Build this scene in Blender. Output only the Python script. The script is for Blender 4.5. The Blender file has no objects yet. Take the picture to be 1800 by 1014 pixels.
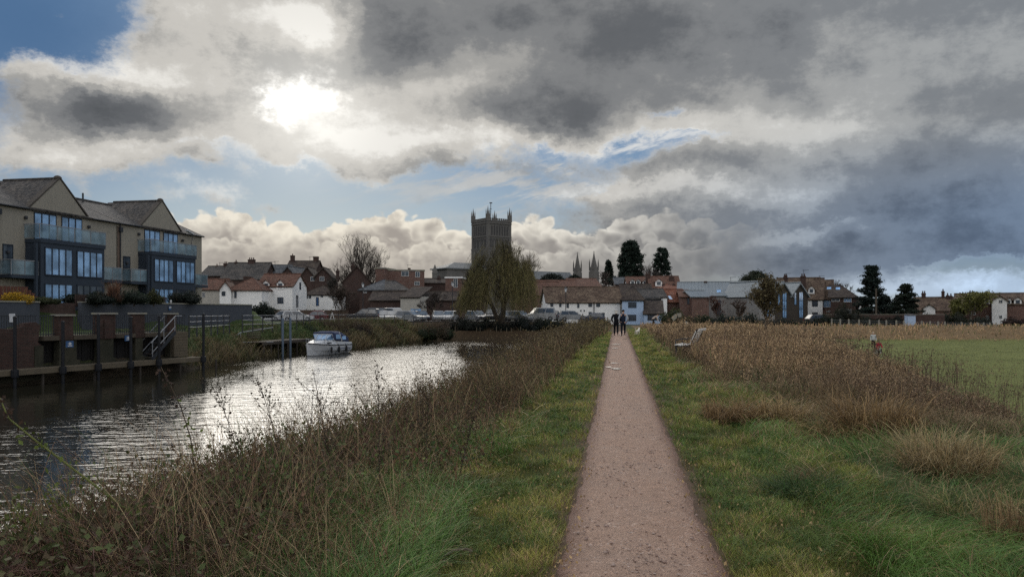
import bpy, math, random
import numpy as np
from mathutils import Vector, Matrix, noise as mnoise
R = math.radians
F = 1386.0            # focal length of the lens in photograph pixels (1800 wide)
HZ = 548.0            # horizon row in the photograph
EYE = 1.65            # eye height over the path
scene = bpy.context.scene
COL = scene.collection

def PX(px, Y):        # world x of a thing at depth Y seen in column px
    return (px - 900.0) / F * Y
def PZ(py, Y):        # world z of a thing at depth Y seen in row py
    return EYE - (py - HZ) / F * Y

# ------------------------------------------------------------------ node expressions
class NX:
    """wraps a node socket so that shader maths can be written as expressions"""
    def __init__(s, nt, sock): s.nt = nt; s.s = sock
    def _m(s, op, *a, clamp=False):
        n = s.nt.nodes.new('ShaderNodeMath'); n.operation = op; n.use_clamp = clamp
        for i, v in enumerate((s,) + a):
            if isinstance(v, NX): s.nt.links.new(v.s, n.inputs[i])
            else: n.inputs[i].default_value = float(v)
        return NX(s.nt, n.outputs[0])
    def __add__(s, o): return s._m('ADD', o)
    __radd__ = __add__
    def __sub__(s, o): return s._m('SUBTRACT', o)
    def __rsub__(s, o): return (s * -1.0) + o
    def __mul__(s, o): return s._m('MULTIPLY', o)
    __rmul__ = __mul__
    def __truediv__(s, o): return s._m('DIVIDE', o)
    def mad(s, b, c): return s._m('MULTIPLY_ADD', b, c)
    def clamp(s): return s._m('ADD', 0.0, clamp=True)
    def pow(s, e): return s._m('POWER', e)
    def mx(s, o): return s._m('MAXIMUM', o)
    def mn(s, o): return s._m('MINIMUM', o)
    def smooth(s, a, b, lo=0.0, hi=1.0):
        n = s.nt.nodes.new('ShaderNodeMapRange'); n.interpolation_type = 'SMOOTHSTEP'
        s.nt.links.new(s.s, n.inputs[0])
        for i, v in enumerate((a, b, lo, hi)): n.inputs[1 + i].default_value = v
        return NX(s.nt, n.outputs[0])
def nmix(nt, fac, a, b, blend='MIX'):
    n = nt.nodes.new('ShaderNodeMix'); n.data_type = 'RGBA'; n.blend_type = blend
    for i, v in ((0, fac), (6, a), (7, b)):
        if isinstance(v, NX): nt.links.new(v.s, n.inputs[i])
        elif i == 0: n.inputs[0].default_value = v
        else: n.inputs[i].default_value = tuple(v) + (1.0,)
    return NX(nt, n.outputs[2])
def nnoise(nt, vec, scale, detail=4.0, rough=0.5, dist=0.0, dims='3D'):
    n = nt.nodes.new('ShaderNodeTexNoise'); n.noise_dimensions = dims
    if vec is not None: nt.links.new(vec.s, n.inputs['Vector'])
    n.inputs['Scale'].default_value = scale; n.inputs['Detail'].default_value = detail
    n.inputs['Roughness'].default_value = rough; n.inputs['Distortion'].default_value = dist
    return NX(nt, n.outputs[0])
def nvec(nt, x, y, z=0.0):
    n = nt.nodes.new('ShaderNodeCombineXYZ')
    for i, v in enumerate((x, y, z)):
        if isinstance(v, NX): nt.links.new(v.s, n.inputs[i])
        else: n.inputs[i].default_value = v
    return NX(nt, n.outputs[0])
def nvmath(nt, op, a, b):
    n = nt.nodes.new('ShaderNodeVectorMath'); n.operation = op
    for i, v in enumerate((a, b)):
        if isinstance(v, NX): nt.links.new(v.s, n.inputs[i])
        else: n.inputs[i].default_value = v
    return NX(nt, n.outputs['Value'] if op == 'DOT_PRODUCT' else n.outputs[0])
# ------------------------------------------------------------------ camera
cd = bpy.data.cameras.new('camera'); cam = bpy.data.objects.new('camera', cd); COL.objects.link(cam)
cam.location = (0, 0, EYE); cam.rotation_euler = (R(90), 0, 0)
cd.sensor_width = 36.0; cd.lens = 36.0 * F / 1800.0
cd.shift_y = (HZ - 507.0) / 1800.0
cd.clip_end = 5000.0; cd.clip_start = 0.05
scene.camera = cam

# ------------------------------------------------------------------ sky and sun
SUN_AZ = math.atan2(535 - 900, F)                        # left of straight ahead
SUN_EL = math.atan2((HZ - 185), math.hypot(F, 535 - 900))
def ang(px, py):                                         # direction (azimuth, elevation) of a cloud in the photograph
    a = math.atan2(px - 900.0, F)
    return a, math.atan2(HZ - py, math.hypot(F, px - 900.0))
world = bpy.data.worlds.new("World"); scene.world = world; world.use_nodes = True
def build_world():
    nt = world.node_tree; nt.nodes.clear()
    tc = nt.nodes.new('ShaderNodeTexCoord')
    d = NX(nt, tc.outputs['Generated'])
    nrm = nt.nodes.new('ShaderNodeVectorMath'); nrm.operation = 'NORMALIZE'; nt.links.new(d.s, nrm.inputs[0])
    sep = nt.nodes.new('ShaderNodeSeparateXYZ'); nt.links.new(nrm.outputs[0], sep.inputs[0])
    x, y, z = (NX(nt, sep.outputs[i]) for i in range(3))
    az = x._m('ARCTAN2', y); el = z._m('ARCSINE')
    # wispy turbulence that bends every cloud edge
    P = nvec(nt, az, el * 1.5, 0.0)
    def noise_at(scale, detail, rough, off, dist=0.0):
        v = nvmath(nt, 'ADD', P, (off, off * 0.7, off * 1.3))
        return nnoise(nt, v, scale, detail, rough, dist, '2D')
    w1 = noise_at(7.0, 7, 0.68, 3.1); w2 = noise_at(7.0, 7, 0.68, 9.7)
    uw = az + (w1 - 0.5) * 0.12
    vw = el + (w2 - 0.5) * 0.075
    W = nvec(nt, uw, vw, 0.0)
    def blobs(items):
        tot = None
        for (px, py, sx, sy, amp) in items:
            a, e = ang(px, py)
            k = nt.nodes.new('ShaderNodeVectorMath'); k.operation = 'MULTIPLY_ADD'; nt.links.new(W.s, k.inputs[0])
            k.inputs[1].default_value = (F / sx, F / sy, 0.0); k.inputs[2].default_value = (-a * F / sx, -e * F / sy, 0.0)
            k = NX(nt, k.outputs[0])
            q = nvmath(nt, 'DOT_PRODUCT', k, k)
            n = nt.nodes.new('ShaderNodeMath'); n.operation = 'POWER'; n.inputs[0].default_value = math.exp(-1.0)
            nt.links.new(q.s, n.inputs[1]); g = NX(nt, n.outputs[0])
            tot = g * amp if tot is None else g.mad(amp, tot)
        return tot
    # --- where the high cloud is thick (positive) and where the blue shows (negative)
    cover = blobs([
        (640, 40, 330, 150, 1.0), (1050, 60, 420, 190, 1.2), (1500, 120, 460, 230, 1.2), (1800, 200, 300, 170, 1.0),
        (330, 60, 130, 110, .8), (250, 190, 230, 80, 1.0), (80, 200, 110, 60, .6), (45, 120, 60, 45, .75), (430, 180, 160, 90, .9),
        (560, 180, 170, 90, .8), (620, 275, 65, 40, .75), (960, 190, 220, 75, .8), (760, 200, 190, 70, .6),
        (45, 268, 60, 22, .75), (175, 272, 70, 22, .7), (330, 278, 45, 14, .45), (500, 284, 34, 12, .5),
        (370, 343, 58, 20, .65), (455, 366, 22, 10, .45), (145, 315, 16, 12, .35), (112, 34, 22, 12, .4), (45, 12, 16, 14, .35),
        (1250, 330, 260, 40, .7), (1080, 338, 140, 12, .5), (1400, 300, 260, 90, 1.0), (1350, 400, 330, 55, 1.0), (1650, 380, 260, 70, .8),
        (1600, 300, 300, 80, .8), (1300, 455, 400, 45, .8), (780, 285, 80, 14, .3), (880, 352, 60, 9, .35),
        (1700, 505, 170, 17, .75), (1480, 470, 160, 22, .5),
        (1175, 195, 80, 16, -1.2), (1120, 262, 170, 36, -1.25), (1250, 250, 60, 12, -.7), (960, 260, 60, 20, -.6), (80, 60, 190, 90, -.85), (390, 268, 100, 18, -.35), (700, 335, 330, 40, -.5), (960, 325, 150, 26, -.45),
        (1720, 466, 190, 16, -1.0), (1790, 345, 90, 34, -.3),
    ])
    f1 = noise_at(9.0, 8, 0.66, 31.0)
    f2 = noise_at(2.6, 3, 0.55, 47.0)
    dens = cover + (f1 - 0.5) * 1.7 - 0.25
    away = (az._m('ABSOLUTE')).smooth(0.75, 1.6).mx(el.smooth(0.42, 0.8))     # beyond the photograph: broken cloud all over the dome
    dens = dens + away * (0.35 + (f2 - 0.5) * 3.0)
    alpha = dens.smooth(-0.12, 0.72)
    st = nnoise(nt, nvec(nt, az * 2.2 + el * 5.0 + 11.0, el * 15.0 - az * 4.5, 0.0), 2.4, 6, 0.62, 0.0, '2D')
    thin = st.smooth(0.46, 0.66) * el.smooth(0.10, 0.15) * (1.0 - el.smooth(0.24, 0.32)) * az.smooth(-0.30, 0.0)
    alpha = alpha.mx(thin * 0.75)
    # --- how light each part of that cloud is
    tone = blobs([
        (330, 50, 120, 80, .34), (560, 40, 80, 50, .42), (480, 20, 120, 40, .2), (640, 90, 190, 75, -.27), (420, 130, 90, 60, -.1),
        (230, 195, 120, 34, -.34), (150, 190, 60, 26, -.12), (190, 130, 130, 30, .30), (330, 160, 120, 60, .12), (1600, 120, 260, 60, .07), (1180, 215, 150, 30, .12), (250, 255, 200, 26, .22), (380, 215, 110, 50, .12), (60, 120, 70, 60, .2),
        (50, 268, 70, 26, .25), (180, 272, 80, 24, .25), (700, 180, 150, 60, .30), (850, 130, 120, 55, .30), (930, 185, 120, 48, -.24), (800, 245, 240, 26, .28),
        (1000, 250, 150, 26, .25), (1120, 110, 190, 60, -.10), (1050, 40, 300, 60, -.12), (1500, 60, 300, 80, -.04),
        (1300, 235, 180, 40, .22), (1150, 330, 190, 22, .34), (1420, 255, 80, 60, .10), (1330, 345, 230, 26, .18),
        (1430, 410, 110, 16, .28), (1350, 400, 250, 22, -.03), (1300, 455, 300, 40, -.10), (1600, 330, 200, 50, -.13), (1650, 420, 220, 60, -.13),
        (1700, 300, 130, 14, .08), (1700, 505, 170, 20, .34), (1400, 150, 160, 30, .06), (1560, 230, 200, 24, .10),
        (370, 340, 60, 24, .3), (620, 275, 80, 40, .22), (1550, 270, 250, 70, -.04),
    ])
    f3 = nnoise(nt, nvmath(nt, 'ADD', P, (71.0, 50.0, 0.0)), 10.0, 8, 0.66, 0.0, '2D')
    tone = tone + 0.47 + az.smooth(0.0, 0.5) * 0.04 + (f3 - 0.5) * 0.52 - (f1 - 0.5) * 0.26
    rim = 1.0 - dens.smooth(0.0, 0.85)
    tone = tone + rim * 0.26
    # sun: angular distance and glow
    sd = (math.sin(SUN_AZ) * math.cos(SUN_EL), math.cos(SUN_AZ) * math.cos(SUN_EL), math.sin(SUN_EL))
    cosd = nvmath(nt, 'DOT_PRODUCT', NX(nt, nrm.outputs[0]), sd)
    sunang = cosd.mn(1.0)._m('ARCCOSINE')
    glow = (1.0 - sunang.smooth(0.0, 0.30)); glow = glow * glow
    front = 1.0 - (az._m('ABSOLUTE')).smooth(0.85, 2.2)                         # unseen sky behind the viewer, brightened to light the foreground
    tone = tone + glow * 0.24
    ramp = nt.nodes.new('ShaderNodeValToRGB'); cr = ramp.color_ramp; cr.interpolation = 'EASE'
    nt.links.new(tone.clamp().s, ramp.inputs[0])
    pts = [(0.0, (.085, .092, .10)), (.25, (.125, .132, .142)), (.45, (.215, .22, .225)), (.62, (.36, .355, .34)), (.80, (.58, .56, .52)), (1.0, (.84, .82, .77))]
    cr.elements[0].position = 0.0; cr.elements[0].color = pts[0][1] + (1,)
    cr.elements[1].position = 1.0; cr.elements[1].color = pts[-1][1] + (1,)
    for p, c in pts[1:-1]:
        e = cr.elements.new(p); e.color = c + (1,)
    cloud = NX(nt, ramp.outputs[0])
    right = az.smooth(0.05, 0.62)
    lowr = right * (1.0 - el.smooth(0.10, 0.22))
    cloud = nmix(nt, right * 0.6, cloud, (.94, 1.04, 1.16), 'MULTIPLY')
    cloud = nmix(nt, lowr * 0.8, cloud, (.72, .97, 1.34), 'MULTIPLY')
    lift = nmix(nt, (1.0 - front).mx(el.smooth(0.46, 0.95) * 0.85), cloud, (FILL_SKY[0], FILL_SKY[1], FILL_SKY[2]))  # added brightness in the unseen sky behind and overhead, as fill for the foreground
    # --- clear sky
    sky = nt.nodes.new('ShaderNodeTexSky'); sky.sky_type = 'NISHITA'; sky.sun_disc = False
    sky.sun_elevation = SUN_EL; sky.sun_rotation = SUN_AZ; sky.altitude = 20; sky.air_density = 1.0; sky.dust_density = 0.6; sky.ozone_density = 1.6
    blue = nmix(nt, 1.0, NX(nt, sky.outputs[0]), (SKY_K * .72, SKY_K * .92, SKY_K * 1.18), 'MULTIPLY')
    c2 = blobs([(40, 50, 230, 150, 1.0)])
    c3 = blobs([(1790, 400, 260, 90, 1.0)])
    hz = el.smooth(0.0, 0.26)
    blue = nmix(nt, 0.86, blue, nmix(nt, hz, (.30, .35, .385), (.115, .21, .36)))
    blue = nmix(nt, c2.clamp() * 0.8, blue, (.060, .135, .27))
    blue = nmix(nt, c3.clamp() * 0.7, blue, (.13, .22, .36))
    blue = nmix(nt, glow * 0.45, blue, (.46, .48, .48))
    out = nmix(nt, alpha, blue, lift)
    # --- bank of cumulus low over the town
    near_sun = 1.0 - (az - (-0.22))._m('ABSOLUTE').smooth(0.05, 0.60)
    warmlow = nmix(nt, near_sun, (.18, .19, .20), (.37, .335, .30))
    bright = nmix(nt, near_sun, (.62, .62, .60), (.86, .80, .68))
    wv = nnoise(nt, nvec(nt, az + 5.0, el * 1.2, 0.0), 30.0, 5.0, 0.6, 0.0, '2D') - 0.5
    fadex = 1.0 - az.smooth(0.14, 0.34)
    for k, (off, sc1, hi) in enumerate(((0.0, 9.0, 1.0), (-0.020, 12.0, 0.80), (-0.042, 10.0, 0.45))):
        b1 = nnoise(nt, nvec(nt, az + wv * 0.02, 3.3 + k * 7.0 + el * 0.5, 0.0), sc1, 0.0, 0.5, 0.0, '2D') - 0.5
        b2 = (nnoise(nt, nvec(nt, az + wv * 0.012, 9.1 + k * 5.0 + el * 1.3, 0.0), sc1 * 2.6, 2.0, 0.5, 0.0, '2D') - 0.5)._m('ABSOLUTE')
        hgt = az.mad(-0.012, 0.104 + off) + b1 * 0.050 + b2 * 0.060 + wv * 0.014
        ins = hgt - el
        ca = ins.smooth(-0.001, 0.004 + 0.003 * k) * fadex
        shade = (1.0 - ins.smooth(0.001, 0.030)) * hi * (wv.smooth(-0.22, 0.12, 0.5, 1.0)) + wv * 0.55 + (0.18 - b2) * 0.9 * hi
        shade = shade * az.smooth(0.02, 0.28, 1.0, 0.5)
        out = nmix(nt, ca * (1.0 - 0.25 * k), out, nmix(nt, shade.clamp(), warmlow, bright))
    # --- the sun behind its thin cloud
    edge = noise_at(14.0, 6, 0.6, 83.0) - 0.5
    sa = nvmath(nt, 'SUBTRACT', W, (ang(541, 180)[0], ang(541, 180)[1], 0.0))
    sa = nvmath(nt, 'MULTIPLY', sa, (F / 46.0, F / 32.0, 0.0))
    sr = nvmath(nt, 'DOT_PRODUCT', sa, sa)
    blow = 1.0 - (sr + edge * 3.0).smooth(-1.2, 4.2)
    blow = blow * blow * blow
    out = nmix(nt, blow.clamp(), out, (SUN_BLOB * 1.0, SUN_BLOB * .98, SUN_BLOB * .93))
    halo = (1.0 - sunang.smooth(0.02, 0.16)); halo = halo * halo
    out = nmix(nt, halo * 0.22, out, (.95, .93, .86), 'ADD')
    # below the horizon: the dull green-brown of far land
    out = nmix(nt, el.smooth(-0.03, -0.004), (.05, .055, .045), out)
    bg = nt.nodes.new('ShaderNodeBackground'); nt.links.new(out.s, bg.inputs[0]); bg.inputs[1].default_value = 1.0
    wo = nt.nodes.new('ShaderNodeOutputWorld'); nt.links.new(bg.outputs[0], wo.inputs[0])
SKY_K = 0.10
SUN_BLOB = 3.0
FILL_SKY = (2.95, 2.78, 2.55)
build_world()
world.cycles.sampling_method = 'MANUAL'; world.cycles.sample_map_resolution = 384
sl = bpy.data.lights.new('sun', 'SUN'); sun = bpy.data.objects.new('sun', sl); COL.objects.link(sun)
sl.energy = 1.5; sl.angle = R(45); sl.color = (1.0, .93, .82)
sd = Vector((math.sin(SUN_AZ) * math.cos(SUN_EL), math.cos(SUN_AZ) * math.cos(SUN_EL), math.sin(SUN_EL)))
sun.rotation_euler = sd.to_track_quat('Z', 'Y').to_euler()
scene.view_settings.view_transform = 'Standard'; scene.view_settings.look = 'None'
scene.view_settings.exposure = 0.0; scene.view_settings.gamma = 1.0
scene.render.engine = 'CYCLES'
scene.cycles.use_denoising = False
scene.cycles.max_bounces = 5; scene.cycles.diffuse_bounces = 2; scene.cycles.glossy_bounces = 3; scene.cycles.transmission_bounces = 3
scene.cycles.transparent_max_bounces = 8; scene.cycles.caustics_reflective = False; scene.cycles.caustics_refractive = False
scene.cycles.sample_clamp_indirect = 4.0
# ------------------------------------------------------------------ mesh building
class MB:
    def __init__(s): s.v = []; s.f = []
    def add(s, vs, fs):
        o = len(s.v); s.v += [tuple(p) for p in vs]; s.f += [tuple(i + o for i in f) for f in fs]; return s
    def box(s, x0, x1, y0, y1, z0, z1):
        return s.add([(x0, y0, z0), (x1, y0, z0), (x1, y1, z0), (x0, y1, z0), (x0, y0, z1), (x1, y0, z1), (x1, y1, z1), (x0, y1, z1)],
                     [(0, 3, 2, 1), (4, 5, 6, 7), (0, 1, 5, 4), (1, 2, 6, 5), (2, 3, 7, 6), (3, 0, 4, 7)])
    def cbox(s, c, d):
        return s.box(c[0] - d[0] / 2, c[0] + d[0] / 2, c[1] - d[1] / 2, c[1] + d[1] / 2, c[2] - d[2] / 2, c[2] + d[2] / 2)
    def bar(s, a, b, w, h=None, up=(0, 0, 1)):
        """a rectangular bar from a to b"""
        h = h or w; a = Vector(a); b = Vector(b); d = (b - a).normalized(); u = Vector(up)
        if abs(d.dot(u)) > .98: u = Vector((1, 0, 0))
        r = d.cross(u).normalized() * (w / 2); u = r.cross(d).normalized() * (h / 2)
        vs = [p + q for p in (a, b) for q in (-r - u, r - u, r + u, -r + u)]
        return s.add(vs, [(0, 3, 2, 1), (4, 5, 6, 7), (0, 1, 5, 4), (1, 2, 6, 5), (2, 3, 7, 6), (3, 0, 4, 7)])
    def tube(s, pts, rad, n=6, cap=True):
        pts = [Vector(p) for p in pts]
        if not hasattr(rad, '__len__'): rad = [rad] * len(pts)
        o = len(s.v); prev = None
        for i, p in enumerate(pts):
            d = (pts[min(i + 1, len(pts) - 1)] - pts[max(i - 1, 0)])
            d = d.normalized() if d.length > 1e-9 else Vector((0, 0, 1))
            if prev is None:
                u = d.orthogonal().normalized()
            else:
                u = prev - d * prev.dot(d)
                u = u.normalized() if u.length > 1e-6 else d.orthogonal().normalized()
            prev = u; w = d.cross(u)
            for k in range(n):
                a = 2 * math.pi * k / n
                s.v.append(tuple(p + (u * math.cos(a) + w * math.sin(a)) * rad[i]))
        for i in range(len(pts) - 1):
            for k in range(n):
                a = o + i * n + k; b = o + i * n + (k + 1) % n
                s.f.append((a, b, b + n, a + n))
        if cap:
            s.f.append(tuple(o + k for k in range(n))[::-1]); s.f.append(tuple(o + (len(pts) - 1) * n + k for k in range(n)))
        return s
    def loft(s, rings, cap=True, closed=True):
        o = len(s.v); n = len(rings[0])
        for r in rings: s.v += [tuple(p) for p in r]
        for i in range(len(rings) - 1):
            for k in range(n if closed else n - 1):
                a = o + i * n + k; b = o + i * n + (k + 1) % n
                s.f.append((a, b, b + n, a + n))
        if cap:
            s.f.append(tuple(o + k for k in range(n))[::-1]); s.f.append(tuple(o + (len(rings) - 1) * n + k for k in range(n)))
        return s
    def lathe(s, prof, n=10, c=(0, 0, 0)):
        return s.loft([[(c[0] + r * math.cos(2 * math.pi * k / n), c[1] + r * math.sin(2 * math.pi * k / n), c[2] + z) for k in range(n)] for r, z in prof])
    def prism(s, poly, y0, y1):
        """polygon in x-z pushed along y"""
        n = len(poly)
        return s.add([(p[0], y0, p[1]) for p in poly] + [(p[0], y1, p[1]) for p in poly],
                     [tuple(range(n)), tuple(range(2 * n - 1, n - 1, -1))] + [(i, i + n, (i + 1) % n + n, (i + 1) % n) for i in range(n)])
    def prismx(s, poly, x0, x1):
        """polygon in y-z pushed along x"""
        n = len(poly)
        return s.add([(x0, p[0], p[1]) for p in poly] + [(x1, p[0], p[1]) for p in poly],
                     [tuple(range(n)), tuple(range(2 * n - 1, n - 1, -1))] + [(i, i + n, (i + 1) % n + n, (i + 1) % n) for i in range(n)])
    def slab(s, quad, t):
        """a sheet given by its four upper corners, thickened downwards along its normal"""
        q = [Vector(p) for p in quad]; n = (q[1] - q[0]).cross(q[-1] - q[0]).normalized()
        if n.z < 0: n = -n
        k = len(q); lo = [p - n * t for p in q]
        return s.add(q + lo, [tuple(range(k)), tuple(range(2 * k - 1, k - 1, -1))] + [(i, i + k, (i + 1) % k + k, (i + 1) % k) for i in range(k)])
    def ball(s, c, r, n=8, m=5):
        r = r if hasattr(r, '__len__') else (r, r, r)
        return s.loft([[(c[0] + r[0] * math.sin(t) * math.cos(2 * math.pi * k / n), c[1] + r[1] * math.sin(t) * math.sin(2 * math.pi * k / n), c[2] - r[2] * math.cos(t)) for k in range(n)]
                       for t in [math.pi * (i + .15) / (m + .3) for i in range(m + 1)]])
    def move(s, M):
        s.v = [tuple(M @ Vector(p)) for p in s.v]; return s

def tag(o, label=None, cat=None, group=None, kind=None):
    if label: o['label'] = label
    if cat: o['category'] = cat
    if group: o['group'] = group
    if kind: o['kind'] = kind
    return o
def obj(name, mb, m, parent=None, smooth=False, loc=None, flat=False):
    me = bpy.data.meshes.new(name); me.from_pydata(mb.v, [], mb.f)
    if flat:                                  # a level sheet: every face looks up
        if sum(p.normal.z for p in me.polygons) < 0: me.flip_normals()
    else: bmfix(me)
    me.materials.append(m)
    if smooth: me.polygons.foreach_set('use_smooth', [True] * len(me.polygons))
    me.update()
    o = bpy.data.objects.new(name, me); COL.objects.link(o)
    if parent: o.parent = parent
    if loc: o.location = loc
    return o
def bmfix(me):
    import bmesh
    bm = bmesh.new(); bm.from_mesh(me); bmesh.ops.recalc_face_normals(bm, faces=bm.faces); bm.to_mesh(me); bm.free()
def thing(name, label, cat, loc=(0, 0, 0), rotz=0.0, group=None):
    o = bpy.data.objects.new(name, None); COL.objects.link(o); o.empty_display_size = .3
    o.location = loc; o.rotation_euler = (0, 0, rotz)
    return tag(o, label, cat, group)
def struct(name, mb, m, smooth=False, flat=True):
    o = obj(name, mb, m, smooth=smooth, flat=flat); o['kind'] = 'structure'; return o
def dup(root, loc, rotz=None, label=None, scale=None):
    def cp(o, parent):
        c = o.copy(); COL.objects.link(c); c.parent = parent
        for ch in o.children: cp(ch, c)
        return c
    r = cp(root, None); r.location = loc
    if rotz is not None: r.rotation_euler = (0, 0, rotz)
    if scale: r.scale = scale
    if label: r['label'] = label
    return r
def npmesh(name, V, polys, m, cols=None, parent=None):
    """V (n,3); polys list of (k,size) int arrays; cols (n,3)"""
    me = bpy.data.meshes.new(name)
    V = np.ascontiguousarray(V, dtype=np.float32)
    me.vertices.add(len(V)); me.vertices.foreach_set('co', V.ravel())
    loops = np.concatenate([p.ravel() for p in polys]).astype(np.int32)
    sizes = np.concatenate([np.full(len(p), p.shape[1]) for p in polys]).astype(np.int32)
    starts = np.concatenate([[0], np.cumsum(sizes)[:-1]]).astype(np.int32)
    me.loops.add(len(loops)); me.loops.foreach_set('vertex_index', loops)
    me.polygons.add(len(sizes)); me.polygons.foreach_set('loop_start', starts)
    if cols is not None:
        a = me.color_attributes.new('Col', 'FLOAT_COLOR', 'POINT')
        c = np.ones((len(V), 4), dtype=np.float32); c[:, :3] = np.clip(cols, 0, 1); a.data.foreach_set('color', c.ravel())
    me.update(calc_edges=True); me.validate()
    me.materials.append(m)
    o = bpy.data.objects.new(name, me); COL.objects.link(o)
    if parent: o.parent = parent
    return o

# ------------------------------------------------------------------ materials
def newmat(name):
    m = bpy.data.materials.new(name); m.use_nodes = True; nt = m.node_tree; nt.nodes.clear()
    out = nt.nodes.new('ShaderNodeOutputMaterial'); b = nt.nodes.new('ShaderNodeBsdfPrincipled')
    nt.links.new(b.outputs[0], out.inputs[0]); return m, nt, b, out
def coords(nt, kind='Object'):
    tc = nt.nodes.new('ShaderNodeTexCoord'); return NX(nt, tc.outputs[kind])
def sepz(nt, v):
    s = nt.nodes.new('ShaderNodeSeparateXYZ'); nt.links.new(v.s, s.inputs[0]); return tuple(NX(nt, s.outputs[i]) for i in range(3))
def setbump(nt, b, h, strength, dist=.02):
    n = nt.nodes.new('ShaderNodeBump'); n.inputs['Strength'].default_value = strength; n.inputs['Distance'].default_value = dist
    nt.links.new(h.s, n.inputs['Height']); nt.links.new(n.outputs[0], b.inputs['Normal'])
def mat(name, col, rough=.8, var=.3, scale=1.2, fine=14.0, spec=.25, bump=.15, metal=0.0, col2=None, streak=False):
    """a weathered surface: two sizes of stain over a base colour"""
    m, nt, b, out = newmat(name); c = coords(nt)
    n1 = nnoise(nt, c, scale, 4, .6); n2 = nnoise(nt, c, fine, 3, .6)
    k = (n1 - .5) * (2.2 * var) + (n2 - .5) * (1.4 * var) + 1.0
    if streak:
        x, y, z = sepz(nt, c); k = k + (nnoise(nt, nvec(nt, x * 3.0, y * 3.0, z * .25), 1.5, 3, .6) - .5) * var * 1.6
    base = NX(nt, None)
    rgb = nt.nodes.new('ShaderNodeRGB'); rgb.outputs[0].default_value = tuple(col) + (1,)
    base = NX(nt, rgb.outputs[0])
    if col2: base = nmix(nt, n1.smooth(.42, .62), base, col2)
    kk = nvec(nt, k, k, k); base = nmix(nt, 1.0, base, kk, 'MULTIPLY')
    nt.links.new(base.s, b.inputs['Base Color'])
    b.inputs['Roughness'].default_value = rough; b.inputs['Specular IOR Level'].default_value = spec; b.inputs['Metallic'].default_value = metal
    if bump: setbump(nt, b, n2, bump)
    return m
def tilemat(name, col, col2, course=.22, rough=.85, wid=.18):
    m, nt, b, out = newmat(name); c = coords(nt); x, y, z = sepz(nt, c)
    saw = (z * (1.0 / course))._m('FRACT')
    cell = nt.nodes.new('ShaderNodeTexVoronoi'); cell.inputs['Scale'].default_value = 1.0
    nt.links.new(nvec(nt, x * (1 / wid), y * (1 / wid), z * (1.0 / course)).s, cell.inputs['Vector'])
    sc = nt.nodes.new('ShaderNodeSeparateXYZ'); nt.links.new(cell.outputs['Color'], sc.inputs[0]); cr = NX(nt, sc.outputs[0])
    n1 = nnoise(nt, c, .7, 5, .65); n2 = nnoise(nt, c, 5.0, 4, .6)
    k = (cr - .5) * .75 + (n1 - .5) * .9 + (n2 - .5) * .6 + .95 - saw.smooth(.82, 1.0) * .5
    base = nmix(nt, (n2 * .5 + n1 * .5).smooth(.46, .60), col, col2)
    base = nmix(nt, 1.0, base, nvec(nt, k, k, k), 'MULTIPLY')
    nt.links.new(base.s, b.inputs['Base Color']); b.inputs['Roughness'].default_value = rough; b.inputs['Specular IOR Level'].default_value = .2
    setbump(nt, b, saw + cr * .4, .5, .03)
    return m
def brickmat(name, col, col2, mortar=(.22, .19, .17)):
    m, nt, b, out = newmat(name); c = coords(nt); x, y, z = sepz(nt, c)
    bt = nt.nodes.new('ShaderNodeTexBrick'); nt.links.new(nvec(nt, x + y * .9, z, 0.0).s, bt.inputs['Vector'])
    bt.inputs['Scale'].default_value = 1.0; bt.inputs['Brick Width'].default_value = .225; bt.inputs['Row Height'].default_value = .075; bt.inputs['Mortar Size'].default_value = .008
    bt.inputs['Color1'].default_value = tuple(col) + (1,); bt.inputs['Color2'].default_value = tuple(col2) + (1,); bt.inputs['Mortar'].default_value = tuple(mortar) + (1,)
    n1 = nnoise(nt, c, .8, 5, .65); n2 = nnoise(nt, c, 4.0, 4, .6); k = (n1 - .5) * 1.0 + (n2 - .5) * .8 + 1.0
    base = nmix(nt, 1.0, NX(nt, bt.outputs[0]), nvec(nt, k, k, k), 'MULTIPLY')
    nt.links.new(base.s, b.inputs['Base Color']); b.inputs['Roughness'].default_value = .9; b.inputs['Specular IOR Level'].default_value = .15
    setbump(nt, b, NX(nt, bt.outputs[1]) * -1.0, .4, .01)
    return m
def glassmat(name, col, rough=.12, tint=.5):
    m, nt, b, out = newmat(name); c = coords(nt)
    n = nnoise(nt, c, .9, 2, .5); k = n.smooth(.3, .7, .55, 1.35)
    rgb = nt.nodes.new('ShaderNodeRGB'); rgb.outputs[0].default_value = tuple(col) + (1,)
    base = nmix(nt, 1.0, NX(nt, rgb.outputs[0]), nvec(nt, k, k, k), 'MULTIPLY')
    nt.links.new(base.s, b.inputs['Base Color']); b.inputs['Roughness'].default_value = rough; b.inputs['Specular IOR Level'].default_value = tint
    return m
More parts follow.
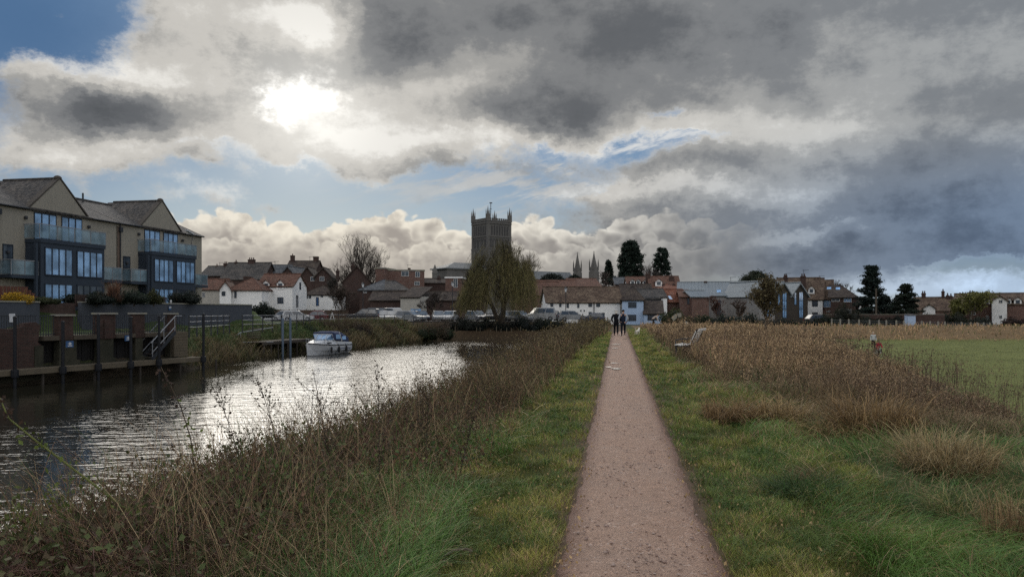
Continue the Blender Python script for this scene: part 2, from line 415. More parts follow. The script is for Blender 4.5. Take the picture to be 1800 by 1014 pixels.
def leafmat(name, trans=.3, rough=.65, hue=1.0):
    m = bpy.data.materials.new(name); m.use_nodes = True; nt = m.node_tree; nt.nodes.clear()
    out = nt.nodes.new('ShaderNodeOutputMaterial'); at = nt.nodes.new('ShaderNodeAttribute'); at.attribute_name = 'Col'
    d = nt.nodes.new('ShaderNodeBsdfPrincipled'); d.inputs['Roughness'].default_value = rough; d.inputs['Specular IOR Level'].default_value = .25
    t = nt.nodes.new('ShaderNodeBsdfTranslucent'); mx = nt.nodes.new('ShaderNodeMixShader'); mx.inputs[0].default_value = trans
    c = NX(nt, at.outputs['Color'])
    ob = coords(nt); n = nnoise(nt, ob, 2.3, 3, .6); k = ((n - .5) * .9 + 1.0) * hue
    c = nmix(nt, 1.0, c, nvec(nt, k, k, k), 'MULTIPLY')
    nt.links.new(c.s, d.inputs['Base Color']); nt.links.new(c.s, t.inputs['Color'])
    nt.links.new(d.outputs[0], mx.inputs[1]); nt.links.new(t.outputs[0], mx.inputs[2]); nt.links.new(mx.outputs[0], out.inputs[0])
    return m
M = {}
M['render_beige'] = mat('render_beige', (.255, .235, .195), .85, .17, .5, 20, bump=.08, streak=True)
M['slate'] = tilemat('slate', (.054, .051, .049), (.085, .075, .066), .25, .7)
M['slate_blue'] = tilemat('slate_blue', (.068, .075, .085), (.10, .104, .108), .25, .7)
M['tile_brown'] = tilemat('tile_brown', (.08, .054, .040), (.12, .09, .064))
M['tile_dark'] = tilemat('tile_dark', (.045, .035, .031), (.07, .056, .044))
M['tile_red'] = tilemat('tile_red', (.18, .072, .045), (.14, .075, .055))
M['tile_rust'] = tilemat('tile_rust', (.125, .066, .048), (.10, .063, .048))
M['brick'] = brickmat('brick', (.125, .055, .040), (.09, .045, .035))
M['brick_dark'] = brickmat('brick_dark', (.065, .036, .030), (.05, .031, .026), (.075, .065, .06))
M['brick_old'] = brickmat('brick_old', (.22, .105, .075), (.14, .08, .06), (.24, .21, .18))
M['white'] = mat('white_paint', (.74, .735, .72), .75, .08, .7, 9, bump=.08, streak=True)
M['white_blue'] = mat('pale_blue_wash', (.33, .43, .58), .8, .08, .6, 8, bump=.08, streak=True)
M['offwhite'] = mat('offwhite_render', (.38, .36, .32), .85, .12, .6, 9, streak=True)
M['pale_grey'] = mat('pale_grey_render', (.24, .23, .22), .85, .16, .5, 7, streak=True)
M['stone'] = mat('abbey_stone', (.118, .112, .104), .9, .28, .22, 2.2, bump=.2)
M['stone_dark'] = mat('stone_opening', (.055, .053, .052), .9, .2)
M['lead'] = mat('lead_roof', (.12, .127, .13), .55, .15, .3, 3)
M['zinc'] = None
M['frame_dark'] = mat('dark_frame', (.025, .032, .045), .5, .15)
M['frame_white'] = mat('white_frame', (.5, .5, .49), .6, .08)
M['frame_blue'] = mat('slate_blue_cladding', (.030, .040, .055), .6, .15)
M['glass'] = glassmat('window_glass', (.05, .065, .085), .08, .6)
M['glass_sky'] = glassmat('blind_painted_sky_glass', (.22, .37, .58), .10, .6)  # blue base paints the sky's reflection together with the pale blinds
M['wood'] = mat('weathered_wood', (.07, .057, .042), .85, .35, 1.0, 18, streak=False)
M['wood_pale'] = mat('pale_timber', (.105, .086, .06), .85, .3, 1.2, 16)
M['wood_dark'] = mat('dark_timber', (.05, .042, .035), .85, .3)
M['fence'] = mat('brown_fence', (.085, .06, .045), .85, .3)
M['metal_dark'] = mat('dark_metal', (.022, .024, .028), .5, .2, spec=.4)
M['steel'] = mat('galvanised_steel', (.24, .25, .265), .55, .15, metal=.2)
M['concrete'] = mat('concrete', (.22, .21, .185), .9, .3, .9, 10, col2=(.22, .21, .16))
M['concrete_moss'] = mat('mossy_concrete', (.20, .185, .12), .9, .4, .8, 8, col2=(.12, .12, .07))
M['wall_grey'] = mat('grey_garden_wall', (.055, .061, .074), .85, .14, .8, 12, bump=.2)
M['white_gloss'] = mat('white_gloss', (.46, .47, .48), .35, .06, spec=.5)
M['asphalt'] = mat('asphalt', (.06, .06, .062), .8, .3, .6, 8)
M['leaf'] = leafmat('foliage', .3, .65, .95); M['blade'] = leafmat('grass_blades', .35, .55, 2.5); M['dead'] = leafmat('dead_stems', .12, .8, 1.45)
M['bark'] = mat('bark', (.075, .06, .045), .9, .35, 2.0, 14, bump=.4)
M['bark_dark'] = mat('twig_bark', (.05, .04, .03), .9, .3, bump=0)
M['sign_blue'] = mat('sign_blue', (.035, .085, .19), .5, .08); M['rubber'] = mat('rubber', (.02, .02, .021), .8, .2)
def zincmat():
    m, nt, b, out = newmat('standing_seam_zinc'); c = coords(nt); x, y, z = sepz(nt, c)
    seam = (x * (1 / .6))._m('FRACT').smooth(.0, .12, 1.0, 0.0); n1 = nnoise(nt, c, .5, 4, .6)
    k = (n1 - .5) * .5 + 1.0 - seam * .45
    base = nmix(nt, 1.0, (.17, .195, .21), nvec(nt, k, k, k), 'MULTIPLY'); nt.links.new(base.s, b.inputs['Base Color'])
    b.inputs['Roughness'].default_value = .45; b.inputs['Metallic'].default_value = .25; setbump(nt, b, seam, .5, .05); return m
M['zinc'] = zincmat()

# ------------------------------------------------------------------ leaves and branches
def quads(C, size, rng, cols, flat=0.0, aspect=1.7, jit=.25):
    """leaf-shaped faces scattered at the centres C"""
    n = len(C); C = np.asarray(C, float); size = np.broadcast_to(size, (n,))
    a = rng.normal(size=(n, 3)); a[:, 2] *= (1 - flat); a /= np.linalg.norm(a, axis=1)[:, None] + 1e-9
    b = rng.normal(size=(n, 3)); b -= a * (a * b).sum(1)[:, None]; b /= np.linalg.norm(b, axis=1)[:, None] + 1e-9
    L = (size * aspect * .5 * rng.uniform(.7, 1.3, n))[:, None]; W = (size * .5 * rng.uniform(.7, 1.3, n))[:, None]
    V = np.stack([C - a * L, C + b * W - a * L * .1, C + a * L, C - b * W - a * L * .1], 1).reshape(-1, 3)
    Fq = np.arange(4 * n).reshape(n, 4)
    cols = np.broadcast_to(cols, (n, 3)) * rng.uniform(1 - jit, 1 + jit, (n, 1))
    return V, Fq, np.repeat(cols, 4, 0)
class NP:
    """collects numpy pieces for one mesh"""
    def __init__(s): s.V = []; s.P = {}; s.C = []; s.n = 0
    def add(s, V, polys, cols):
        for p in (polys if isinstance(polys, list) else [polys]): s.P.setdefault(p.shape[1], []).append(p + s.n)
        s.V.append(V); s.C.append(cols); s.n += len(V)
    def build(s, name, m, parent=None):
        return npmesh(name, np.concatenate(s.V), [np.concatenate(p) for p in s.P.values()], m, np.concatenate(s.C), parent)
    def addmb(s, mb, col, rng, jit=.1):
        V = np.array(mb.v, float); c = np.broadcast_to(np.array(col, float), (len(V), 3)) * rng.uniform(1 - jit, 1 + jit, (len(V), 1))
        by = {}
        for f in mb.f: by.setdefault(len(f), []).append(f)
        s.add(V, [np.array(x, int) for x in by.values()], c)
def ribbons(base, tip_off, mid_off, width, c0, c1, seg=3, rng=None):
    """n curved tapering blades: quadratic curves from base through base+mid_off to base+tip_off"""
    n = len(base); t = np.linspace(0, 1, seg + 1)[None, :, None]
    P = base[:, None, :] + 2 * t * (1 - t) * mid_off[:, None, :] + t * t * tip_off[:, None, :]
    side = np.stack([rng.normal(size=n), rng.normal(size=n), np.zeros(n)], 1); side /= np.linalg.norm(side, axis=1)[:, None] + 1e-9
    w = (width[:, None] * np.linspace(1, .22, seg + 1)[None, :] * .5)[:, :, None] * side[:, None, :]
    L = P - w; Rr = P + w
    V = np.stack([L, Rr], 2).reshape(-1, 3)
    idx = np.arange(n)[:, None] * (2 * (seg + 1)) + np.arange(seg)[None, :] * 2
    Fq = np.stack([idx, idx + 1, idx + 3, idx + 2], -1).reshape(-1, 4)
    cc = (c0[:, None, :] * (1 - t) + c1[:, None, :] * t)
    return V, Fq, np.repeat(cc, 2, 1).reshape(-1, 3)
def grow(rng, mb, tips, p, d, L, r, lev, top, kids=(2, 3), ang=(.3, .65), shrink=.74, up=.12, rshrink=.62, wob=.10, rmin=.012):
    pts = [p]; n = 3 if lev < top else 2; q = Vector(p); d = Vector(d).normalized()
    for i in range(n):
        d = (d + Vector(rng.normal(size=3)) * wob + Vector((0, 0, up))).normalized(); q = q + d * (L / n); pts.append(q.copy())
    r1 = max(r * rshrink * 1.12, rmin)
    mb.tube(pts, list(np.linspace(r, r1, n + 1)), 6 if lev < 2 else (4 if lev < 4 else 3), cap=False)
    tips.append((q.copy(), d.copy(), lev, L))
    if lev >= top: return
    k = int(rng.integers(kids[0], kids[1] + 1)); ph = rng.uniform(0, 6.28)
    for i in range(k):
        a = rng.uniform(*ang); ax = d.orthogonal().normalized(); ax.rotate(Matrix.Rotation(ph + 6.283 * i / k + rng.uniform(-.4, .4), 3, d))
        nd = d.copy(); nd.rotate(Matrix.Rotation(a, 3, ax))
        st = q if i else q
        grow(rng, mb, tips, st, nd, L * shrink * rng.uniform(.8, 1.15), max(r * rshrink, rmin), lev + 1, top, kids, ang, shrink, up, rshrink, wob, rmin)
    if lev <= top - 2 and lev > 0:
        a = rng.uniform(.6, 1.0); ax = d.orthogonal().normalized(); ax.rotate(Matrix.Rotation(rng.uniform(0, 6.28), 3, d)); nd = d.copy(); nd.rotate(Matrix.Rotation(a, 3, ax))
        grow(rng, mb, tips, pts[1], nd, L * shrink * .7, max(r * rshrink * .7, rmin), lev + 2, top, kids, ang, shrink, up, rshrink, wob, rmin)
# ------------------------------------------------------------------ the lie of the land
def sstep(x, a, b): t = np.clip((np.asarray(x, float) - a) / (b - a), 0, 1); return t * t * (3 - 2 * t)
def pathx(y): y = np.asarray(y, float); return .15 + .134 * y + np.where(y > 55, .0052 * (np.clip(y, 55, 78) - 55) ** 2 + np.clip(y - 78, 0, 60) * .24, 0.0)
WATER = -2.0
FY = np.array([-60, 38, 49.6, 60, 68, 75, 88, 101, 104]); FX = np.array([-64.6, -24.9, -20.2, -19.0, -18.3, -15.2, -12.2, -10.4, -10.0])
def farx(y): return np.interp(y, FY, FX)
def crest(y): return np.interp(y, [6, 10, 12, 16, 22, 36, 60, 90], [4.6, 5.0, 5.4, 6.2, 7.2, 9.5, 12.0, 14.0])
def wallx(y): return -28 + .2 * (np.asarray(y, float) - 62)
def land(x, y):
    x = np.asarray(x, float); y = np.asarray(y, float)
    s = x - (.15 + .134 * y)
    und = .05 * np.sin(x * 1.3 + .7 * y) * np.sin(y * .9 - .4 * x) + .03 * np.sin(x * 3.1 + 1.1) * np.sin(y * 2.3)
    z = und * sstep(np.abs(s), .5, 1.6)
    z = z - .28 * sstep(y, 85, 110)
    # near bank down to the river
    sb = s / (1 + .46 * (1 - sstep(y, 7, 16)))
    bank = -1.05 * sstep(-sb, 2.2, 4.6) - 1.9 * sstep(-sb, 4.4, 7.4)
    z = z + bank * (1 - sstep(y, 102.5, 103.5))
    # playing field on the right
    fld = sstep(s - crest(y), 0.0, 5.0) * (1 - sstep(y + .10 * (s - 10), 84, 98))
    z = z - (1.55) * fld 
    # far bank, promenade and garden terrace
    d = farx(y) - x
    wid = np.interp(y, [38, 49, 52, 66, 80, 104], [2.6, 2.6, 5.5, 5.5, 6.0, 5.0])
    up = -2.9 + 3.3 * np.clip((d + .6) / wid, 0, 1) ** .8
    isfar = (d > -.6) & (y < 103.5)
    z = np.where(isfar, np.where(d > wid, .4, np.maximum(up, z)), z)
    z = np.where((d > wid) & (y < 103.5), .4, z)
    z = np.where((y >= 103.5) & (x < 14), .25 - .50 * sstep(x, 5, 11) - 1.6 * (1 - sstep(y, 103.6, 107.0)) * (1 - sstep(x, 3, 9)), z)
    ter = (1 - sstep(x - wallx(y), -.35, -.1)) * (1 - sstep(y, 77.5, 80.5)) 
    z = z + 1.35 * ter
    z = z + 2.0 * (1 - sstep(x, -42, -26)) * sstep(y, 121, 128) * (1 - ter)
    return z
def landz(x, y): return float(land(np.array([x]), np.array([y]))[0])
def build_land():
    s = np.unique(np.concatenate([-np.geomspace(60, 2500, 22), np.arange(-60, -9, .8), np.arange(-9, 14, .28), np.arange(14, 60, 1.5), np.geomspace(60, 2500, 22)]))
    y = np.unique(np.concatenate([np.arange(-14, 30, .3), np.arange(30, 110, .6), np.arange(110, 160, 3.0), np.geomspace(160, 3500, 30)]))
    S, Y = np.meshgrid(s, y); X = S + .15 + .134 * np.clip(Y, -20, 200)
    Z = land(X, Y)
    ii = np.arange(len(y) - 1)[:, None] * len(s) + np.arange(len(s) - 1)[None, :]
    Fq = np.stack([ii, ii + 1, ii + 1 + len(s), ii + len(s)], -1).reshape(-1, 4)
    V = np.stack([X, Y, Z], -1).reshape(-1, 3)
    g = np.array([.050, .060, .020]); br = np.array([.075, .052, .032]); fg = np.array([.125, .140, .048]); mud = np.array([.04, .033, .024]); dry = np.array([.15, .105, .058])
    sf = S.ravel(); yf = Y.ravel(); xf = X.ravel(); zf = Z.ravel()
    C = np.broadcast_to(g, (len(V), 3)).copy()
    def bl(w, c):
        w = np.clip(w, 0, 1)[:, None]; C[:] = C * (1 - w) + c * w
    bl(1 - sstep(np.abs(sf), .55, .95), np.array([.10, .07, .05])); bl(sstep(-sf, 1.4, 2.2), br * .7); bl(sstep(-zf, .9, 1.8) * (sf < 0), mud)
    bl(sstep(sf, 2.0, 3.0) * sstep(yf, 12, 16), br)
    bl(sstep(sf - crest(yf), 1.5, 3.5), fg)
    bl(sstep(sf, 3, 6) * sstep(zf, -1.45, -1.1) * sstep(yf, 60, 80), dry); bl(sstep(yf, 60, 75) * (sf > 1.5) * (zf > -1.3), dry)
    far = (farx(yf) - xf > 0) & (yf < 104); bl(far * 1.0, np.array([.042, .062, .022])); bl(far * (zf < -.9), mud * 1.3)
    bl(sstep(yf, 104, 112), np.array([.05, .055, .035]))
    o = npmesh('ground', V, [Fq], M['land'], C); o['kind'] = 'structure'
    o.data.polygons.foreach_set('use_smooth', [True] * len(o.data.polygons))
m, nt, b, out = newmat('earth_and_turf'); at = nt.nodes.new('ShaderNodeAttribute'); at.attribute_name = 'Col'
c = coords(nt); n1 = nnoise(nt, c, .35, 5, .65); n2 = nnoise(nt, c, 4.0, 5, .7); k = (n1 - .5) * 1.1 + (n2 - .5) * 1.3 + 1.0
cc = nmix(nt, 1.0, NX(nt, at.outputs['Color']), nvec(nt, k, k * .98, k * .95), 'MULTIPLY'); nt.links.new(cc.s, b.inputs['Base Color'])
b.inputs['Roughness'].default_value = .95; b.inputs['Specular IOR Level'].default_value = .1; setbump(nt, b, n2, .8, .05)
M['land'] = m
build_land()
# path
def gravelmat():
    m, nt, b, out = newmat('pink_gravel'); c = coords(nt)
    v = nt.nodes.new('ShaderNodeTexVoronoi'); v.inputs['Scale'].default_value = 58.0; v.inputs['Randomness'].default_value = 1.0; nt.links.new(c.s, v.inputs['Vector'])
    v2 = nt.nodes.new('ShaderNodeTexVoronoi'); v2.inputs['Scale'].default_value = 85.0; nt.links.new(c.s, v2.inputs['Vector'])
    sc = nt.nodes.new('ShaderNodeSeparateXYZ'); nt.links.new(v.outputs['Color'], sc.inputs[0]); r = NX(nt, sc.outputs[0])
    n1 = nnoise(nt, c, 1.1, 5, .65); n2 = nnoise(nt, c, 9.0, 5, .7); n3 = nnoise(nt, c, 60.0, 3, .7)
    k = (r - .5) * .45 * n2.smooth(.42, .6) + (n1 - .5) * .6 + (n2 - .5) * .7 + (n3 - .5) * .9 + 1.0
    x, y, z = sepz(nt, c); off = ((x - y * .134) - .15)._m('ABSOLUTE') + (n2 - .5) * .22 + (n1 - .5) * .15
    base = nmix(nt, n1.smooth(.4, .65), (.345, .222, .160), (.295, .198, .148)); base = nmix(nt, off.smooth(.34, .56), base, (.165, .092, .066)); base = nmix(nt, off.smooth(.52, .66) * n2.smooth(.40, .6), base, (.06, .055, .025)); base = nmix(nt, r.smooth(.90, .96) * n2.smooth(.48, .58) * .7, base, (.38, .31, .27))
    base = nmix(nt, 1.0, base, nvec(nt, k, k, k), 'MULTIPLY'); nt.links.new(base.s, b.inputs['Base Color'])
    wet = n1.smooth(.55, .72); b.inputs['Roughness'].default_value = .8; b.inputs['Specular IOR Level'].default_value = .3
    h = NX(nt, v.outputs['Distance']) * -1.2 + NX(nt, v2.outputs['Distance']) * -.6 + n2 * 1.4; setbump(nt, b, h, .75, .02); return m
M['gravel'] = gravelmat()
def build_path():
    ys = np.concatenate([np.arange(-6, 20, .06), np.arange(20, 60, .2), np.arange(60, 100, .5)]); u = np.linspace(-1, 1, 13)
    rng = np.random.default_rng(5)
    def wig(ph): return .018 * np.sin(ys * 1.3 + ph) + .010 * np.sin(ys * 3.1 + ph * 2) + .009 * np.sin(ys * 8.7 + ph * 3) + .006 * np.sin(ys * 19 + ph)
    hw = np.interp(ys, [0, 30, 50, 62, 100], [.55, .57, .66, .75, .8])
    Lx = -hw - wig(.3); Rx = hw + wig(1.9)
    X = pathx(ys)[:, None] + Lx[:, None] + (Rx - Lx)[:, None] * (u[None, :] + 1) / 2
    Y = np.broadcast_to(ys[:, None], X.shape)
    Z = .018 + .022 * (1 - u[None, :] ** 2) + .007 * np.sin(X * 7 + Y * 2) * np.sin(Y * 3.1) + np.interp(ys, [80, 100], [0, -.2])[:, None]
    Z = Z + np.where(np.abs(u[None, :]) > .99, -.03, 0)
    ii = np.arange(len(ys) - 1)[:, None] * 13 + np.arange(12)[None, :]
    o = npmesh('path', np.stack([X, Y, Z], -1).reshape(-1, 3), [np.stack([ii, ii + 1, ii + 14, ii + 13], -1).reshape(-1, 4)], M['gravel'])
    o['kind'] = 'structure'; o.data.polygons.foreach_set('use_smooth', [True] * len(o.data.polygons))
build_path()
# puddles lying in the hollows of the path
m, nt, b, out = newmat('puddle_water'); b.inputs['Base Color'].default_value = (.05, .042, .036, 1); b.inputs['Roughness'].default_value = .22; b.inputs['IOR'].default_value = 1.45
n = nnoise(nt, coords(nt), 6.0, 2, .5); setbump(nt, b, n, .05, .02); M['puddle'] = m
def puddle(px, py, w, ln, seed):
    Y = EYE * F / (py - HZ); rng = np.random.default_rng(seed); n = 26; mb = MB(); ph = rng.uniform(0, 6, 4)
    w *= .75; ln *= .7; ring = [(w * (1 + .22 * math.sin(2 * a + ph[0]) + .15 * math.sin(3 * a + ph[1]) + .1 * math.sin(5 * a + ph[2])) * math.cos(a), ln * (1 + .2 * math.sin(3 * a + ph[3])) * math.sin(a), 0) for a in [6.283 * i / n for i in range(n)]]
    mb.add(ring, [tuple(range(n))]); o = struct('puddle', mb, M['puddle']); o.location = (PX(px, Y), Y, .056)
for k, a in enumerate([(1083, 651, .18, .32), (1070, 648, .11, .22), (1100, 597, .2, .3), (1084, 607, .3, .45), (1082, 614, .2, .3), (1092, 589.5, .38, .6), (1080, 641, .16, .18)]): puddle(*a, seed=k)
# river
m, nt, b, out = newmat('river_water'); c = coords(nt); x, y, z = sepz(nt, c)
b.inputs['Base Color'].default_value = (.018, .017, .012, 1); b.inputs['Roughness'].default_value = .04; b.inputs['IOR'].default_value = 1.42
q = nvec(nt, x * .46 + y * .10, y * 1.15 - x * .12, 0.0)
h1 = nnoise(nt, q, 1.7, 3, .55, .3); h2 = nnoise(nt, q, 4.6, 3, .55, .3); calm = nnoise(nt, nvec(nt, x * .3, y * .12, 2.0), .35, 3, .5)
calm = calm.smooth(.36, .64, .18, 1.0); hh = (h1 * .056 + h2 * .026) * calm
setbump(nt, b, hh, 1.0, 1.0); M['water'] = m
mb = MB(); ys = list(np.arange(-40, 103.6, 2.0)) + [103.4]
mb.add([(float(farx(yy)) - 4.0, float(yy), WATER) for yy in ys] + [(.15 + .134 * float(yy) - 5.0, float(yy), WATER) for yy in ys], [(i, i + 1, len(ys) + i + 1, len(ys) + i) for i in range(len(ys) - 1)])
struct('river_water', mb, M['water'])
# car park surface
mb = MB(); mb.add([(-46, 107, .335), (4.5, 107, .335), (4.5, 120, .335), (-46, 120.5, .335)], [(0, 1, 2, 3)]); struct('car_park', mb, M['asphalt'])
# ------------------------------------------------------------------ houses
def window(parent, face, u, z, w, h, L, D, frame='frame_white', glass='glass', nx=2, nz=1, sill=False, proud=.05, name='window'):
    """a framed window standing on a wall: face F (front), R, L, B; u along the wall from its middle"""
    fb = .07 if w > .5 else .05; f = MB()
    x0, x1, z0, z1 = -w / 2, w / 2, 0, h
    f.box(x0, x1, -proud, .02, z0, z0 + fb); f.box(x0, x1, -proud, .02, z1 - fb, z1)
    f.box(x0, x0 + fb, -proud, .02, z0 + fb, z1 - fb); f.box(x1 - fb, x1, -proud, .02, z0 + fb, z1 - fb)
    for i in range(1, nx):
        xx = x0 + w * i / nx; f.box(xx - fb * .4, xx + fb * .4, -proud * .8, .02, z0 + fb, z1 - fb)
    for i in range(1, nz):
        zz = z0 + h * i / nz; f.box(x0 + fb, x1 - fb, -proud * .7, .02, zz - fb * .35, zz + fb * .35)
    o = obj(name, f, M[frame], parent)
    p = MB(); p.box(x0 + fb * .9, x1 - fb * .9, -.014, .015, z0 + fb * .9, z1 - fb * .9); obj('pane', p, M[glass], o)
    if sill:
        s = MB(); s.box(x0 - .08, x1 + .08, -.12, .015, -.09, -.005); obj('sill', s, M['concrete'], o)
    if face == 'F': o.location = (u, 0, z)
    elif face == 'B': o.location = (u, D, z); o.rotation_euler = (0, 0, math.pi)
    elif face == 'R': o.location = (L / 2, D / 2 + u, z); o.rotation_euler = (0, 0, math.pi / 2)
    else: o.location = (-L / 2, D / 2 + u, z); o.rotation_euler = (0, 0, -math.pi / 2)
    return o
def chimney(roof, x, y, z0, z1, w=.6, d=.6, pots=2, m='brick_dark'):
    c = MB(); c.box(x - w / 2, x + w / 2, y - d / 2, y + d / 2, z0, z1); c.box(x - w / 2 - .06, x + w / 2 + .06, y - d / 2 - .06, y + d / 2 + .06, z1 - .28, z1 - .12)
    for i in range(pots):
        xx = x + (i - (pots - 1) / 2) * w / max(pots, 1) * .9; c.lathe([(.13, 0), (.11, .3), (.14, .33), (.10, .42)], 7, (xx, y, z1))
    return obj('chimney', c, M[m], roof)
def aerial(roof, x, y, z, h=1.6):
    c = MB(); c.bar((x, y, z - .8), (x, y, z + h), .06); c.bar((x - .2, y, z + h - .1), (x + .9, y, z + h - .05), .05)
    for i in range(5): c.bar((x + .05 + i * .2, y - .3, z + h - .09), (x + .05 + i * .2, y + .3, z + h - .09), .035)
    return obj('aerial', c, M['metal_dark'], roof)
def walls_mb(L, D, e, r, kind, down=1.5):
    w = MB(); x0, x1 = -L / 2, L / 2
    if kind == 'x':
        w.prismx([(0, -down), (D, -down), (D, e), (D / 2, r), (0, e)], x0, x1)
    elif kind == 'y':
        w.prism([(x0, -down), (x1, -down), (x1, e), (0, r), (x0, e)], 0, D)
    elif kind == 'hipR':
        a = min(D * .75, L * .6); w.prismx([(0, -down), (D, -down), (D, e), (D / 2, r), (0, e)], x0, x1 - a); w.box(x1 - a - .01, x1, .004, D - .004, -down, e)
    else: w.box(x0, x1, 0, D, -down, e)
    return w
def roof_mb(L, D, e, r, kind, ov=.3, t=.16):
    w = MB(); x0, x1 = -L / 2, L / 2; k = (r - e) / (D / 2); dz = ov * k * .999
    lift = .05
    if kind == 'x':
        w.slab([(x0 - ov, -ov, e - dz + lift), (x1 + ov, -ov, e - dz + lift), (x1 + ov, D / 2, r + lift), (x0 - ov, D / 2, r + lift)], t)
        w.slab([(x1 + ov, D + ov, e - dz + lift), (x0 - ov, D + ov, e - dz + lift), (x0 - ov, D / 2 + .004, r + lift), (x1 + ov, D / 2 + .004, r + lift)], t)
        w.tube([(x0 - ov, D / 2, r + lift + .02), (x1 + ov, D / 2, r + lift + .02)], .10, 6)
    elif kind == 'y':
        k = (r - e) / (L / 2); dz = ov * k
        w.slab([(x0 - ov, -ov, e - dz + lift), (0, -ov, r + lift), (0, D + ov, r + lift), (x0 - ov, D + ov, e - dz + lift)], t)
        w.slab([(x1 + ov, -ov, e - dz + lift), (x1 + ov, D + ov, e - dz + lift), (.004, D + ov, r + lift), (.004, -ov, r + lift)], t)
        w.tube([(0, -ov, r + lift + .02), (0, D + ov, r + lift + .02)], .10, 6)
    elif kind in ('hip', 'hipR'):
        a = min(D / 2, L / 2 - .1) if kind == 'hip' else min(D * .75, L * .6)
        l = x0 + (a if kind == 'hip' else -ov); rr = x1 - a; z0 = e - dz + lift; z1 = r + lift
        A, B, C, Dd = (x0 - ov, -ov, z0), (x1 + ov, -ov, z0), (x1 + ov, D + ov, z0), (x0 - ov, D + ov, z0); E, G = (l, D / 2, z1), (rr, D / 2, z1)
        w.slab([A, B, G, E], t); w.slab([C, Dd, E, G], t); w.slab([B, C, G], t)
        if kind == 'hip': w.slab([Dd, A, E], t)
        w.tube([E, G], .10, 6); w.tube([G, B], .07, 5); w.tube([G, C], .07, 5)
        if kind == 'hip': w.tube([E, A], .07, 5)
    elif kind == 'flat':
        w.box(x0 - .12, x1 + .12, -.12, D + .12, e, e + .25)
    elif kind == 'lean':      # falls towards the front
        w.slab([(x0 - .15, -ov, e - .1), (x1 + .15, -ov, e - .1), (x1 + .15, D, r), (x0 - .15, D, r)], t)
    return w
def house(name, label, px0, px1, yb, ye, yr, Y, rot=0, depth=6.0, wall='white', roof='tile_brown', kind='x', win=(), chim=(), aer=(), group=None, cat='house', frame='frame_white', glass='glass', dorm=(), ov=.3, sky=()):
    """all rows and columns are photograph pixels; the house stands at depth Y and turned by rot degrees"""
    rz = R(rot); mpp = Y / F; pc = (px0 + px1) / 2
    Xc = PX(pc, Y); ta = math.tan(rz); u0 = (px0 - 900) / F; u1 = (px1 - 900) / F
    t0 = (u0 * Y - Xc) / (1 - u0 * ta); t1 = (u1 * Y - Xc) / (1 - u1 * ta)          # where the two edges meet the turned facade
    L = (t1 - t0) / math.cos(rz); xm = (t0 + t1) / 2; X = Xc + xm; YY = Y + xm * ta
    zb = PZ(yb, Y); e = PZ(ye, Y) - zb; r = PZ(yr, Y) - zb
    if kind in ('x', 'hip', 'hipR'): r = (EYE - (yr - HZ) / F * (Y + depth / 2)) - zb
    if kind == 'lean': r = (EYE - (yr - HZ) / F * (Y + depth)) - zb
    T = thing(name, label, cat, (X, YY, zb), rz, group)
    obj('wall', walls_mb(L, depth, e, r, kind if kind in ('x', 'y', 'hipR') else 'box'), M[wall], T)
    ro = obj('roof', roof_mb(L, depth, e, r, kind, ov), M[roof], T)
    def U(px): return ((px - 900) / F * Y - Xc) / (1 - (px - 900) / F * ta) / math.cos(rz) - xm / math.cos(rz)
    for w in win:
        if isinstance(w[0], str): f, u, z, ww, hh = w[:5]; o = w[5] if len(w) > 5 else {}; window(T, f, u, z, ww, hh, L, depth, **{**dict(frame=frame, glass=glass), **o})
        else:
            px, py, pw, ph = w[:4]; o = w[4] if len(w) > 4 else {}
            window(T, 'F', U(px), PZ(py + ph / 2, Y) - zb, pw * mpp / math.cos(rz), ph * mpp, L, depth, **{**dict(frame=frame, glass=glass), **o})
    for c in chim:
        px, ytop, pw = c[:3]; yy = c[3] if len(c) > 3 else depth / 2
        zt = EYE - (ytop - HZ) / F * (Y + yy) - zb; chimney(ro, U(px), yy, min(e, zt - 1.2), zt, max(pw * mpp, .5), .7, c[4] if len(c) > 4 else 2)
    for a in aer: aerial(ro, U(a[0]), depth / 2, EYE - (a[1] - HZ) / F * (Y + depth / 2) - zb - 1.0, 1.0)
    for (px, py, pw, ph) in dorm:      # small gabled dormers standing out of the front slope
        z = PZ(py + ph / 2, Y) - zb; w = pw * mpp; h = ph * mpp; k = (r - e) / (depth / 2); y0 = max(.05, (z - e) / k) - .15
        d = MB(); d.prism([(-w / 2, 0), (w / 2, 0), (w / 2, h * .62), (0, h), (-w / 2, h * .62)], 0, depth / 2 - y0); do = obj('dormer', d, M['white'] if wall != 'brick_dark' else M[wall], T, loc=(U(px), y0, z))
        dr = MB(); dr.slab([(-w / 2 - .2, -.2, h * .55), (0, -.2, h + .06), (0, depth / 2 - y0, h + .06), (-w / 2 - .2, depth / 2 - y0, h * .55)], .08); dr.slab([(w / 2 + .2, -.2, h * .55), (w / 2 + .2, depth / 2 - y0, h * .55), (.004, depth / 2 - y0, h + .06), (.004, -.2, h + .06)], .08); obj('dormer_roof', dr, M[roof], do)
        g = MB(); g.box(-w * .28, w * .28, -.03, .02, h * .14, h * .60); obj('dormer_window', g, M[glass], do)
    for (px, py, pw, ph) in sky:       # skylights lying in the front slope
        z = PZ(py, Y) - zb; k = (r - e) / (depth / 2); y0 = (z - e) / k; w = pw * mpp; h = ph * mpp / k
        d = MB(); x = U(px); d.slab([(x - w / 2, y0 - h, z - h * k + .12), (x + w / 2, y0 - h, z - h * k + .12), (x + w / 2, y0 + h, z + h * k + .12), (x - w / 2, y0 + h, z + h * k + .12)], .1); obj('skylight', d, M['glass_sky'], ro)
    return T, L, e, r, U, zb
H = house; W2 = dict(nx=2, sill=False); D1 = dict(frame='frame_dark', nx=2)
